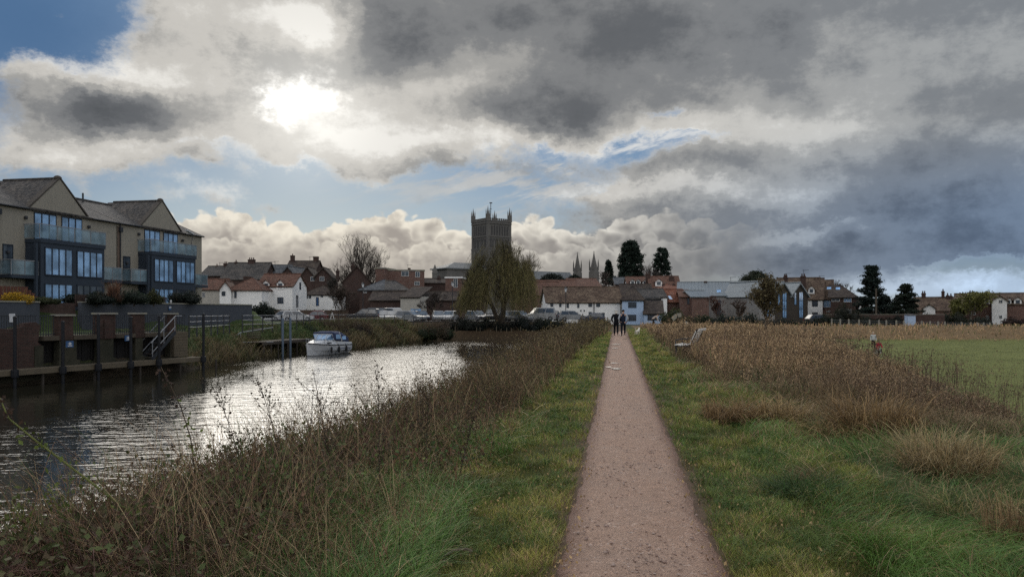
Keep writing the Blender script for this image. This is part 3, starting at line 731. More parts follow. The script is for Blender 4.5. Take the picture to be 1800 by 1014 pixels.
# --- left of the tower
TL = 'old town houses left of the abbey tower'
H('white_house', 'white two-storey house with red-brown roof and low half dormers, beyond the fence by the boat', 453, 514, 541, 502, 482, 131, rot=-6, depth=6.5, wall='white', roof='tile_rust', frame='frame_dark',
  win=[(468, 526, 11, 8, D1), (493, 528, 11, 11, D1), ('R', 0.2, 3.1, .7, 1.2, dict(frame='frame_dark', nx=1)), ('R', -1.2, .1, .9, 2.0, dict(frame='frame_dark', nx=1))], dorm=[(468, 500, 13, 17), (493, 500, 13, 17)])
H('white_house_wing', 'white wing with pyramid red-brown roof in front of the red-roofed white house', 400, 460, 541, 508.5, 489.5, 127, rot=-4, depth=6.4, wall='white', roof='tile_rust', kind='hip', chim=[(412, 486, 12, 5.2, 0)], frame='frame_dark', win=[(406, 518, 4, 12, dict(nx=1)), (414, 518, 4, 12, dict(nx=1))])
H('white_gabled_cottage', 'small white cottage with gable end and paired window left of the pyramid roof', 386, 406, 541, 507, 493, 126, rot=12, depth=8, wall='white', roof='tile_rust', kind='y', frame='frame_dark', win=[(393, 516, 6, 8, D1)])
H('red_roofed_cottage', 'low cottage with red tiled roof peeping out beside the balconied apartments', 350, 388, 541, 508, 491, 131, rot=-3, depth=6, wall='offwhite', roof='tile_rust', win=[(358, 518, 5, 9)])
H('terrace_house', 'dark brick house with three-pot chimney on its long roof, behind the white houses', 388, 462, 530, 490, 462, 172, rot=-4, depth=9, wall='brick_dark', roof='slate', chim=[(428, 456, 12, 4.5, 3), (400, 460, 4, 4.5, 1)], aer=[(451, 461), (470, 459)], cat='house', group=TL)
H('terrace_house', 'dark low-roofed house with single chimney at far left of the old roofs', 352, 392, 530, 484, 468, 178, rot=-4, depth=9, wall='brick_dark', roof='slate', chim=[(382, 463, 7, 4.5, 2), (366, 467, 4, 4.5, 1)], aer=[(371, 461)], group=TL)
H('terrace_house', 'slate-roofed house with low twin slopes between the chimneyed brick houses', 456, 506, 530, 486, 466, 176, rot=6, depth=9, wall='brick_dark', roof='slate_blue', aer=[(469, 460)], group=TL)
H('tall_brick_house', 'tall dark house with a chimney at each end of its ridge', 501, 553, 530, 476, 459, 185, rot=-2, depth=8, wall='brick_dark', roof='tile_dark', chim=[(505, 449, 7, 4, 1), (547, 451, 9, 4, 0)], aer=[(536, 451)], group=TL)
H('steep_slate_house', 'house with steep pale slate roof below the two tall end chimneys', 484, 528, 532, 494, 468, 160, rot=-8, depth=8, wall='brick_dark', roof='slate_blue', kind='y', group=TL)
H('brick_gabled_house', 'brick house with twin gables and white windows beside the bare tree', 527, 553, 541, 486, 469, 150, rot=4, depth=8, wall='brick_dark', roof='tile_dark', kind='y', win=[(528, 491, 5, 7), (550, 490, 8, 8)])
H('brick_gabled_house', 'narrow right-hand brick gable with one white window beside the bare tree', 553, 583, 541, 486, 470, 150, rot=4, depth=8, wall='brick_dark', roof='tile_dark', kind='y', win=[(566, 490, 8, 8)])
H('white_cottage', 'small white cottage with a hipped dark roof and blue door, under the brick gables', 529, 591, 541, 517, 503, 140, rot=-4, depth=6, wall='white', roof='tile_dark', kind='hip', frame='frame_dark', win=[(539, 521, 5, 7, D1), (545, 521, 4, 7, D1), (566, 520, 4, 5, D1), (558, 530, 5, 15, dict(nx=1, name='door', glass='sign_blue'))])
H('dark_gabled_house', 'big dark brick gable house standing in front of the bare tree', 602, 652, 545, 494, 467, 146, rot=10, depth=10, wall='brick_dark', roof='tile_dark', kind='y', chim=[(620, 466, 6, 2, 1), (592, 476, 6, 4, 1)])
H('hipped_hall', 'low hall with pale hipped slate roof behind the parked cars', 632, 700, 546, 509, 492, 141, rot=-3, depth=9, wall='brick_dark', roof='slate_blue', kind='hip', win=[(642, 512, 6, 6)], cat='building')
H('slate_shed', 'brick outbuilding with dark slate gable roof next to the hipped hall', 679, 718, 546, 509, 494, 138, rot=8, depth=8, wall='brick', roof='slate', kind='hipR', cat='building')
H('flat_roofed_block', 'flat-roofed red brick block with pale windows left of the abbey', 672, 746, 546, 476, 472, 158, rot=9, depth=9, wall='brick', roof='concrete', kind='flat', win=[(712, 481, 13, 9), (734, 482, 8, 10), (733, 498, 9, 7)], chim=[(720, 471, 4, 3, 0)], aer=[(718, 465)], cat='building')
H('flat_roofed_annexe', 'taller plain brick end of the flat-roofed block', 660, 676, 546, 472.5, 471.5, 156, rot=-12, depth=6, wall='brick', roof='concrete', kind='flat', cat='building')
H('long_brick_store', 'long low dark brick building with sagging roof behind the car park', 650, 800, 552, 527, 513, 131, rot=-2, depth=7, wall='brick_dark', roof='tile_dark', cat='building', win=[(745, 541, 10, 10, dict(glass='glass_sky'))])
H('pale_gabled_shed', 'small shed with a pale gable showing above the car park roofs', 704, 738, 548, 521, 504, 129, rot=-18, depth=5, wall='offwhite', roof='tile_dark', kind='lean', cat='building')
H('brick_house', 'row of dark brick houses with white chimney caps left of the abbey choir', 744, 784, 548, 497, 490, 165, rot=2, depth=8, wall='brick_dark', roof='tile_dark', chim=[(770, 488, 6, 3, 2)], group=TL)
H('brick_balcony_house', 'brick house with white flat fascia and tall white window beside the willow', 783, 812, 552, 489, 486, 140, rot=-4, depth=8, wall='brick', roof='white', kind='flat', win=[(801, 497, 7, 17, dict(nx=2))])
H('brick_house', 'brick house with low tiled roof half hidden behind the willow', 805, 850, 552, 512, 498, 150, rot=-3, depth=8, wall='brick_dark', roof='tile_dark', group=TL)
# --- around the white cottage
H('gabled_brick_house', 'brick house with gable end beside the willow and red tiled roof', 940, 1000, 560, 518, 496, 136, rot=22, depth=9, wall='brick', roof='tile_rust', kind='x')
H('rust_roofed_house', 'house with broad rust-coloured roof behind the long white cottage', 944, 1012, 560, 508, 493, 160, rot=-3, depth=10, wall='brick', roof='tile_rust')
H('brick_hall', 'dark brick hall with plain red roof below the western turrets', 1005, 1056, 560, 503, 490, 175, rot=6, depth=12, wall='brick_dark', roof='tile_rust')
C = H('long_white_cottage', 'long low white cottage with mossy brown tiled roof at the end of the path', 962, 1093, 571, 530, 505, 121, rot=5, depth=7.0, wall='white', roof='tile_brown', kind='x', frame='frame_dark',
  win=[(970, 534, 5, 10, D1), (985, 534, 4, 11, D1), (998, 535, 4, 12, D1), (1016.5, 536, 3.5, 10, dict(nx=1)), (1037.5, 535, 6.5, 8.5, D1), (1051.5, 535, 7, 8.5, D1), (1037.5, 551.5, 5.5, 7, D1), (1060, 555, 5.5, 11, D1), (1021, 546, 2, 3, dict(nx=1)), (1027, 546, 2, 3, dict(nx=1)), (1014, 551, 4, 5, dict(nx=1))])
dp = MB(); dp.tube([(C[4](1044), -.12, 3.3), (C[4](1044), -.12, 0)], .06, 6); dp.tube([(C[4](1091), -.12, 3.3), (C[4](1091), -.12, 0)], .06, 6); obj('drainpipe', dp, M['metal_dark'], C[0])
H('pale_blue_cottage', 'pale blue cottage end with hipped brown roof and two dark-framed windows, by the path end', 1093.5, 1131, 570, 526, 504, 120, rot=-8, depth=7.4, wall='white_blue', roof='tile_dark', kind='hip', frame='frame_dark',
  win=[(1111.5, 536, 14, 10, dict(nx=3, nz=2)), (1110.5, 558.5, 15.5, 11, dict(nx=3))])
H('pale_blue_lean_to', 'pale blue single-storey lean-to with steep brown roof at the cottage end', 1131.5, 1166, 570, 550, 528, 119, rot=-8, depth=4, wall='white_blue', roof='tile_dark', kind='lean', frame='frame_dark', win=[(1147, 558, 17, 10, dict(nx=3))])
H('dark_roofed_house', 'dark-tiled house directly behind the blue cottage end', 1094, 1146, 560, 520, 500, 138, rot=-4, depth=8, wall='offwhite', roof='tile_dark')
H('terrace_with_dormers', 'white terrace with a row of dormers under the tall evergreens', 1104, 1146, 560, 500, 487, 165, rot=-3, depth=8, wall='white', roof='tile_rust', dorm=[(1112, 495, 8, 9), (1122, 495, 8, 9), (1134, 496, 9, 10)], group='houses under the tall evergreens')
H('green_roofed_hall', 'hall with dull green-grey roof under the tall evergreens', 1082, 1122, 560, 499, 488, 180, rot=-3, depth=8, wall='brick_dark', roof='slate_blue', cat='building')
H('red_brick_house', 'red-roofed house with one white dormer and brick chimneys below the right-hand evergreen', 1144, 1196, 560, 508, 486, 158, rot=-4, depth=9, wall='brick', roof='tile_rust', chim=[(1142, 481, 8, 4, 2), (1184, 486, 8, 3, 1)], dorm=[(1159, 496, 12, 13)])
H('grey_slate_house', 'grey slate house with a dark window band and white end, right of the blue cottage', 1128, 1172, 560, 524, 508, 134, rot=4, depth=7, wall='wall_grey', roof='slate', kind='x', win=[(1146, 525, 24, 5, dict(nx=5, frame='frame_dark')), ('R', 0, .6, .1, .1)])
w = H('white_end_wall', 'white gable end strip of the grey slate house', 1166, 1172.5, 560, 524, 523, 132, rot=0, depth=2.0, wall='white', roof='slate', kind='flat', cat='building', ov=.05)
H('orange_roofed_house', 'red brick house with orange tiled hip roof, left of the grey metal roof', 1172, 1212, 560, 530, 509, 135, rot=12, depth=7, wall='brick', roof='tile_red', kind='x', sky=[(1182, 524, 5, 3)])
H('orange_hipped_house', 'higher orange-roofed house behind the red brick one', 1162, 1200, 560, 508, 500, 150, rot=2, depth=8, wall='brick', roof='tile_red', kind='hip', chim=[(1175, 499, 5, 4, 0), (1193, 499, 4, 4, 0)])
H('red_brick_house', 'plain red brick wing with a dark upper window beside the metal-roofed barn', 1196, 1241, 560, 521, 510, 131, rot=-8, depth=8, wall='brick', roof='tile_rust', kind='hipR', win=[(1212, 529, 8, 11, dict(frame='frame_dark', nx=2)), (1238, 530, 4, 11, dict(frame='frame_dark', nx=1))])
B = H('metal_roofed_barn', 'long pale building with grey standing-seam metal roof and two skylights', 1192, 1352, 572, 519, 496, 137, rot=-13, depth=11, wall='pale_grey', roof='zinc', kind='x', sky=[(1264, 512, 7, 2.5), (1285, 512, 7, 2.5)], chim=[(1241, 494, 3, 5.5, 0)], aer=[(1287, 487)], win=[(1264, 541, 6, 26, dict(nx=1, frame='frame_dark')), (1300, 541, 5, 24, dict(nx=1, frame='frame_dark')), (1320, 541, 4, 24, dict(nx=1, frame='frame_dark'))], cat='building')
H('small_zinc_gable', 'small grey metal-roofed porch block against the barn', 1216, 1246, 560, 521, 511, 130, rot=6, depth=6, wall='brick', roof='zinc', cat='building')
for i, (a, b, ap, lab) in enumerate(((1336, 1362, 494, 'left of the three zigzag zinc gables with tall glazing'), (1362, 1390, 496, 'middle of the three zigzag zinc gables with tall glazing'), (1390, 1420, 497, 'right of the three zigzag zinc gables with tall glazing'))):
    g = [((a + b) / 2 + 3, 536, 9, 46, dict(nx=2, nz=3, frame='frame_dark', glass='glass_sky')), ((a + b) / 2 - 7, 525, 5, 22, dict(nx=1, nz=2, frame='frame_dark', glass='glass_sky'))]
    H('gabled_apartment', lab, a, b, 572, 517 + i, ap, (130, 131.4, 132.9)[i], rot=24, depth=9, wall='wood_dark' if i else 'pale_grey', roof='zinc', kind='y', win=g, group='zigzag zinc gables', cat='apartment house', ov=.35)
H('white_gabled_house', 'white rendered house with brown tiled roof, round dormer and tall brick chimney', 1405, 1446, 572, 525, 490, 138, rot=-22, depth=10, wall='white', roof='tile_brown', chim=[(1411, 485, 9, 2.6, 2), (1379, 487, 6, 5, 2)], aer=[(1411, 474)], dorm=[(1426, 509, 10, 14)], win=[(1414.5, 533, 5, 10, D1), (1432.5, 533.5, 9, 10, dict(frame='frame_dark', nx=3)), (1414.5, 551, 5, 10, D1), (1432.5, 554, 9, 10, dict(frame='frame_dark', nx=3))])
H('brown_roofed_house', 'house with brown ridge and white gable tip behind the zigzag gables', 1366, 1440, 572, 515, 489, 150, rot=-21, depth=9, wall='white', roof='tile_brown', chim=[(1379, 485, 6, 4.5, 2)], aer=[(1380, 480), (1441, 485)])
H('red_brick_wing', 'red brick wing with large white bay window next to the white rendered house', 1446, 1463, 572, 525, 493, 138, rot=-22, depth=10, wall='brick', roof='tile_brown', chim=[(1446, 494, 7, 4, 2)], win=[(1455, 534, 14, 13, dict(nx=3, glass='glass_sky')), (1456, 547, 6, 3)])
H('dark_roofed_villa', 'brick villa with dark roof, two skylights and white eaves board', 1460, 1504, 572, 521, 502, 134, rot=-24, depth=9, wall='brick_dark', roof='tile_dark', kind='hipR', sky=[(1456, 506, 7, 2), (1472, 507, 7, 2)], win=[(1469, 526, 12, 8), (1490, 527, 12, 8, dict(nx=3, glass='glass_sky')), (1493, 547, 6, 8)], ov=.45)
H('gabled_porch', 'small brick gable with white bargeboards beside the dark villa', 1512, 1530, 565, 540, 527, 131, rot=-22, depth=6, wall='brick_dark', roof='white', kind='y', win=[(1520, 545, 8, 6)], cat='building', ov=.2)
H('villa_side_wing', 'low brick wing joining the dark villa to its white-edged gable', 1500, 1522, 570, 537, 527, 136, rot=-23, depth=7, wall='brick_dark', roof='tile_dark', win=[(1504, 552, 4, 14, dict(nx=1, name='door'))])
H('chimneyed_cottage', 'old brown-roofed cottage with several chimneys, right of the second dark tree', 1608, 1676, 570, 545, 523, 150, rot=-27, depth=9, wall='brick', roof='tile_brown', chim=[(1624, 515, 7, 4.5, 2), (1659, 512, 5, 4.5, 1), (1667, 519, 4, 4, 1), (1673, 520, 4, 4, 1)])
H('white_gable_house', 'low house showing a white half-round gable between dark hedges', 1622, 1644, 570, 541, 534, 138, rot=-28, depth=7, wall='white', roof='tile_brown', kind='y', cat='house')
H('brick_mill_house', 'long red brick house with dormers on the far right', 1680, 1803, 580, 534, 516.5, 122, rot=-30, depth=9, wall='brick', roof='tile_brown', dorm=[(1735, 529, 9, 13), (1774, 529, 6, 12), (1789, 529, 11, 13)], win=[(1711, 551, 6, 6), (1736, 558, 4, 7)])
H('white_bay_house', 'tall white weatherboarded bay projecting from the red brick house on the far right', 1744, 1770, 568, 527, 519, 119, rot=-30, depth=3.5, wall='white', roof='tile_brown', kind='y', win=[(1759, 530, 5, 6), (1759, 557, 4, 6)], cat='building')

M['recess_shade'] = mat('painted_recess_shade', (.13, .095, .075), .9, .25)
M['coping'] = mat('stained_coping', (.07, .062, .054), .9, .3)
# ------------------------------------------------------------------ riverside apartments
def apartment():
    T = thing('apartment_block', 'beige gabled apartment block with glass balconies, partly beyond the left edge', 'apartment block'); Wd = 12.6; D = 9.5; E = 7.6; A = 10.35
    # local x along the facade, y into the block, z above the garden terrace
    gx0, gx1, gxm = -3.1, 2.75, -.15
    w = MB(); w.prism([(-Wd / 2, -1.5), (Wd / 2, -1.5), (Wd / 2, E), (gx1 + .1, E), (gxm, A), (gx0 - .1, E), (-Wd / 2, E)], 0, .4); w.box(-Wd / 2, Wd / 2, .4, D, -1.5, E - .004)
    w.box(Wd / 2 - .35, Wd / 2 - .003, 0.01, .5, E, E + .003)
    wo = obj('wall', w, M['render_beige'], T)
    k = MB(); ry, rz = 5.2, A - .35
    k.slab([(-Wd / 2 - .02, -.25, E + .05), (Wd / 2 + .02, -.25, E + .05), (Wd / 2 + .02, ry, rz), (-Wd / 2 - .02, ry, rz)], .16)
    k.slab([(Wd / 2 + .02, D + .3, E), (-Wd / 2 - .02, D + .3, E), (-Wd / 2 - .02, ry + .004, rz), (Wd / 2 + .02, ry + .004, rz)], .16)
    # the cross gable: its slopes run back into the main roof
    k.slab([(gx0 - .3, .38, E + .02), (gxm, .38, A + .02), (gxm, ry + .6, A + .02), (gx0 - .3, ry + .6, E + .02)], .14); k.slab([(gx1 + .3, .38, E + .02), (gx1 + .3, ry + .6, E + .02), (gxm + .004, ry + .6, A + .02), (gxm + .004, .38, A + .02)], .14)
    k.tube([(-Wd / 2, ry, rz + .04), (Wd / 2, ry, rz + .04)], .12, 6); k.tube([(gxm, .4, A + .05), (gxm, ry, A + .05)], .1, 6)
    ro = obj('roof', k, M['slate'], T)
    cop = MB(); cop.bar((gx0 - .45, .19, E - .1), (gxm, .19, A + .08), .50, .10); cop.bar((gxm, .19, A + .08), (gx1 + .45, .19, E - .1), .50, .10); cop.ball((gxm, .19, A + .06), (.34, .27, .22), 8, 5); obj('coping', cop, M['coping'], T)
    vp = MB(); vp.tube([(-4.9, ry - .6, rz - .4), (-4.9, ry - .6, rz + .55)], .08, 7); obj('vent_pipe', vp, M['metal_dark'], ro)
    for ga, gb in ((-Wd / 2, gx0 - .4), (gx1 + .4, Wd / 2)): gut = MB(); gut.tube([(ga, -.27, E - .02), (gb, -.27, E - .02)], .07, 6); obj('gutter', gut, M['metal_dark'], T)
    rc = MB(); rc.box(-Wd / 2 + .003, -Wd / 2 + .42, -.06, -.002, -1, E - .25); obj('recess_shade_strip', rc, M['recess_shade'], T)  # dark strip painting the shade of the recess between two blocks
    dpx = -Wd / 2 + .25; dn = MB(); dn.tube([(dpx, -.1, E - .1), (dpx, -.1, 0)], .06, 6); dn.cbox((dpx, -.12, E - .55), (.35, .28, .4)); obj('drainpipe', dn, M['metal_dark'], T)
    # dark bay box on the lower two floors under the top balcony
    bx0, bx1, bd = -3.55, 3.15, 1.35
    b = MB(); b.box(bx0, bx1, -bd, -.003, -.5, 5.05)
    bay = obj('bay', b, M['frame_blue'], T)
    fl = MB(); fl.box(bx0 - .06, bx1 + .06, -bd - .08, -.003, 5.05, 5.32); obj('bay_roof_slab', fl, M['frame_blue'], T)
    def glazing(x0, x1, z0, z1, y, n, parent, glass='glass_sky'):
        f = MB(); fb = .09
        f.box(x0, x1, y - .07, y + .002, z0, z0 + fb); f.box(x0, x1, y - .07, y + .002, z1 - fb, z1)
        for i in range(n + 1):
            xx = x0 + (x1 - x0) * i / n; f.box(max(x0, xx - fb * .6), min(x1, xx + fb * .6), y - .065, y + .001, z0 + fb, z1 - fb)
        o = obj('window', f, M['frame_dark'], parent)
        for i in range(n):
            a = x0 + (x1 - x0) * i / n + fb * .6; c = x0 + (x1 - x0) * (i + 1) / n - fb * .6
            p = MB(); p.box(a, c, y - .035, y + .0005, z0 + fb, z1 - fb); obj('pane', p, M[glass], o)
        return o
    glazing(bx0 + .35, -.45, 2.62, 4.75, -bd - .003, 4, T); glazing(.05, bx1 - .25, 2.62, 4.75, -bd - .003, 4, T)
    glazing(bx0 + .35, -.45, .05, 2.05, -bd - .003, 4, T); glazing(.05, bx1 - .25, .05, 2.05, -bd - .003, 4, T, 'glass')
    glazing(-2.75, -.55, 5.32, 7.45, -.003, 3, T); glazing(.0, 2.2, 5.32, 7.45, -.003, 3, T)
    glazing(-5.6, -4.7, 2.65, 4.8, -.003, 1, T, 'glass'); glazing(3.5, 4.2, 2.65, 4.4, -.003, 1, T, 'glass')
    gl = glassmat('balcony_glass', (.20, .30, .36), .06, .7); gl.node_tree.nodes['Principled BSDF'].inputs['Alpha'].default_value = .42
    def balcony(x0, x1, z, y1, y0=-.01, n=4, floor=True):
        f = MB()
        if floor: f.box(x0, x1, y1, y0, z - .22, z)
        o = obj('balcony', f, M['frame_blue'], T) if floor else obj('balcony', MB().box(x0, x1, y1 + .02, y1 + .06, z, z + .03), M['frame_blue'], T)
        r = MB(); zt = z + 1.08; r.bar((x0, y1 + .04, zt), (x1, y1 + .04, zt), .06); r.bar((x0, y1 + .07, zt), (x0, y0, zt), .06); r.bar((x1, y1 + .07, zt), (x1, y0, zt), .06)
        for i in range(n + 1): xx = x0 + .02 + (x1 - x0 - .04) * i / n; r.bar((xx, y1 + .045, z + .002), (xx, y1 + .045, zt - .03), .045)
        obj('handrail', r, M['steel'], o)
        g = MB()
        for i in range(n): a = x0 + (x1 - x0) * i / n + .05; c = x0 + (x1 - x0) * (i + 1) / n - .05; g.box(a, c, y1 + .035, y1 + .05, z + .05, zt - .05)
        g.box(x0 + .02, x0 + .035, y1 + .1, y0 - .05, z + .05, zt - .05); g.box(x1 - .035, x1 - .02, y1 + .1, y0 - .05, z + .05, zt - .05)
        obj('glass_panel', g, gl, o)
    balcony(-3.7, 3.3, 5.335, -1.42, n=4, floor=False)
    balcony(-6.05, bx0 - .03, 2.55, -1.2, n=2); balcony(bx1 + .03, 5.5, 2.55, -1.2, n=2)
    for xx in (-5.2, -3.6, 3.9, 2.9): lm = MB(); lm.lathe([(.11, -.12), (.13, 0), (.11, .12)], 8, (xx, -.13, 6.9 if abs(xx) < 3.7 else 4.2)); obj('wall_lamp', lm, M['metal_dark'], T)
    ps = MB(); ps.box(bx0 - .4, bx0 - .2, -1.3, -1.1, -.5, 5.0); obj('bay_post', ps, M['frame_blue'], T)
    return T
fdir = math.atan2(1, .2)          # the facades run away from the viewer beside the river
ap = apartment(); GT = 1.75
def aploc(Y): return (-35.6 + .2 * (Y - 62), Y, GT)
ap.location = aploc(62.2); ap.rotation_euler = (0, 0, fdir); ap['group'] = 'beige riverside apartment blocks'; ap['label'] = 'nearer beige gabled apartment block with glass balconies at the left edge'
a2 = dup(ap, aploc(74.7), label='farther beige gabled apartment block with a folded parasol on its top balcony')
a0 = dup(ap, aploc(49.7), label='beige gabled apartment block cut by the left edge of the view')
ps = thing('parasol', 'closed white parasol on the top balcony of the farther apartment block', 'parasol', (aploc(74.7)[0] + 1.15 + .35, 77.4, GT + 5.33))
pm = MB(); pm.tube([(0, 0, 0), (0.1, 0, 1.2), (.15, .2, 2.2)], .03, 6); obj('pole', pm, M['metal_dark'], ps)
pm = MB(); pm.bar((.15, .2, 2.2), (.0, -1.0, 2.45), .3, .1); obj('canopy', pm, M['white_gloss'], ps)

# ------------------------------------------------------------------ the abbey
def arch(mb, u, z, w, h, y):
    pts = [(u - w / 2, z), (u + w / 2, z), (u + w / 2, z + h - w / 2)] + [(u + w / 2 * math.cos(a), z + h - w / 2 + w / 2 * math.sin(a)) for a in (.5, 1.05, 1.57, 2.1, 2.64)] + [(u - w / 2, z + h - w / 2)]
    mb.add([(p[0], y, p[1]) for p in pts] + [(p[0], y + .3, p[1]) for p in pts], [tuple(range(len(pts)))] + [(i, i + len(pts), (i + 1) % len(pts) + len(pts), (i + 1) % len(pts)) for i in range(len(pts))])
def abbey():
    Y0 = 370.0; cx = PX(857, Y0); T = thing('abbey', 'great stone abbey with square pinnacled central tower rising behind the willow', 'church', (cx, Y0, 0), R(36))
    # local: the near corner of the tower is the origin; +x runs west along the nave, +y to the south (away), -x east to the choir
    S = 14.0; zt = PZ(388, Y0)
    t = MB(); t.box(0, S, 0, S, -2, PZ(437, Y0)); t.box(.35, S - .35, .35, S - .35, PZ(437, Y0), zt)
    for z, e in ((PZ(437, Y0), .25), (PZ(415.5, Y0), .12), (PZ(392, Y0), .2)): t.box(.35 - e - .2, S - .35 + e + .2, .35 - e - .2, S - .35 + e + .2, z, z + .6)
    for x in (.1, S - 1.3):
        for y in (.1, S - 1.3): t.box(x, x + 1.2, y, y + 1.2, PZ(437, Y0) - 6, zt + .3)
    tw = obj('tower', t, M['stone'], T)
    pa = MB()
    for i in range(11):
        a = .3 + i * (S - .6) / 10.5
        for (x0, x1, y0, y1) in ((a, a + .75, .2, .7), (a, a + .75, S - .7, S - .2), (.2, .7, a, a + .75), (S - .7, S - .2, a, a + .75)): pa.box(x0, x1, y0, y1, zt + .45, zt + 1.6)
    pa.box(.15, S - .15, .15, S - .15, zt, zt + .5); obj('battlement', pa, M['stone'], tw)
    for (x, y) in ((.7, .7), (S - .7, .7), (.7, S - .7), (S - .7, S - .7)):
        p = MB(); p.box(x - .8, x + .8, y - .8, y + .8, zt, zt + 3.4)
        for (dx, dy) in ((-.62, -.62), (.62, -.62), (-.62, .62), (.62, .62)): p.lathe([(.2, 3.2), (.2, 4.6), (.02, 6.0)], 5, (x + dx, y + dy, zt))
        p.lathe([(.6, 3.2), (.55, 4.2), (.3, 5.2), (.04, 7.2)], 6, (x, y, zt)); obj('pinnacle', p, M['stone'], tw)
    wv = MB(); vx = S * .42; wv.tube([(vx, vx, zt), (vx, vx, zt + 9.3)], .16, 6); wv.bar((vx - .7, vx, zt + 9.4), (vx + .8, vx, zt + 9.5), .22, .5); wv.cbox((vx, vx, zt + 6.6), (1.2, .15, .15)); obj('weathervane', wv, M['metal_dark'], tw)
    # blind arcades and belfry lights on the two faces toward the river
    for face in (0, 1):
        a = MB()
        for (zr, hr, us, wd) in ((PZ(412.5, Y0), 4.6, (2.7, 4.2, 5.7, 7.2, 8.7, 10.2, 11.6), .85), (PZ(434, Y0), 3.4, (2.2, 3.3, 4.9, 6.0, 8.0, 9.1, 10.7, 11.8), .62), (PZ(425, Y0) + .8, 1.1, tuple(1.6 + .9 * i for i in range(13)), .5), (PZ(452, Y0), 3.6, (4.2, 9.4), 1.0), (PZ(463, Y0), 2.4, (2.5, 6.8, 11.0), .8)):
            y = .35 if zr > PZ(437, Y0) else 0
            for u in us: arch(a, u, zr, wd, hr, y - .06)
        o = obj('arcade', a, M['stone_dark'], tw)
        if face: o.rotation_euler = (0, 0, -math.pi / 2); o.location = (0, S, 0)
    # nave running away to the right, clerestory, lead roof
    zr = PZ(472, Y0); ze = zr - 4.2
    n = MB(); n.prismx([(2.0, -2), (12, -2), (12, ze), (7, zr), (2.0, ze)], S, S + 42.5); n.box(S, S + 42, -4, 2.0, -2, ze - 5.5)
    nv = obj('nave', n, M['stone'], T)
    rf = MB(); rf.slab([(S, 1.6, ze + .05), (S + 42.3, 1.6, ze + .05), (S + 42.3, 7, zr + .12), (S, 7, zr + .12)], .2); rf.slab([(S + 42.3, 12.4, ze + .05), (S, 12.4, ze + .05), (S, 7.004, zr + .12), (S + 42.3, 7.004, zr + .12)], .2)
    rf.slab([(S, -4.5, ze - 5.4), (S + 42.2, -4.5, ze - 5.4), (S + 42.2, 2.0, ze - 2.2), (S, 2.0, ze - 2.2)], .2); obj('nave_roof', rf, M['lead'], T)
    a = MB()
    for i in range(12): arch(a, S + 3 + i * 3.3, ze - 1.9, 1.0, 1.6, 1.93)
    obj('clerestory_window', a, M['stone_dark'], nv)
    # transept and choir to the left of the tower
    c = MB(); c.box(-22, 0, .5, 13.5, -2, PZ(470, 355)); c.box(-26, 0, -5, .5, -2, PZ(486, 355)); ch = obj('choir', c, M['stone'], T)
    zc = PZ(470, 355); rr = MB(); zz = PZ(459, 358)
    rr.slab([(-23, -.2, zc), (0, -.2, zc), (0, 7, zz), (-14, 7, zz)], .25); rr.slab([(-23, 14, zc), (-23, -.2, zc), (-14, 7.0, zz)], .25); rr.slab([(0, 14, zc), (-23, 14, zc), (-14, 7.004, zz), (0, 7.004, zz)], .25); rr.box(-23.2, 0.0, -.35, 13.8, zc - .5, zc - .01)
    obj('choir_roof', rr, M['lead'], T)
    # turrets of the west front and a small stair turret to the east
    for (px, top, bw) in ((1015, 443, 2.3), (1044, 441, 2.6)):
        Yt = 400.0; X = PX(px, Yt); q = Matrix.Rotation(-R(36), 4, 'Z') @ Vector((X - cx, Yt - Y0, 0)); z1 = PZ(top, Yt); p = MB(); hw = bw
        p.lathe([(hw, -2), (hw, z1 - 10.5), (hw * .85, z1 - 10.3), (hw * .8, z1 - 8.2), (hw * .62, z1 - 8.0), (.5, z1 - 3.0), (.22, z1 - 1.2), (.05, z1)], 8, (q.x, q.y, 0))
        for k in range(4):
            an = R(45) + k * math.pi / 2; p.lathe([(.35, z1 - 10), (.33, z1 - 6.3), (.03, z1 - 4.0)], 5, (q.x + hw * .85 * math.cos(an), q.y + hw * .85 * math.sin(an), 0))
        p.cbox((q.x, q.y, z1 - .35), (.9, .12, .12)); obj('turret', p, M['stone'], T)
    p = MB(); Yt = 350.0; X = PX(764.5, Yt); q = Matrix.Rotation(-R(36), 4, 'Z') @ Vector((X - cx, Yt - Y0, 0)); z1 = PZ(470, Yt)
    p.lathe([(1.3, -2), (1.3, PZ(481, Yt)), (1.45, PZ(480.5, Yt)), (.15, z1 + 1.2), (.05, z1)], 8, (q.x, q.y, 0)); obj('turret', p, M['stone'], T)
abbey()
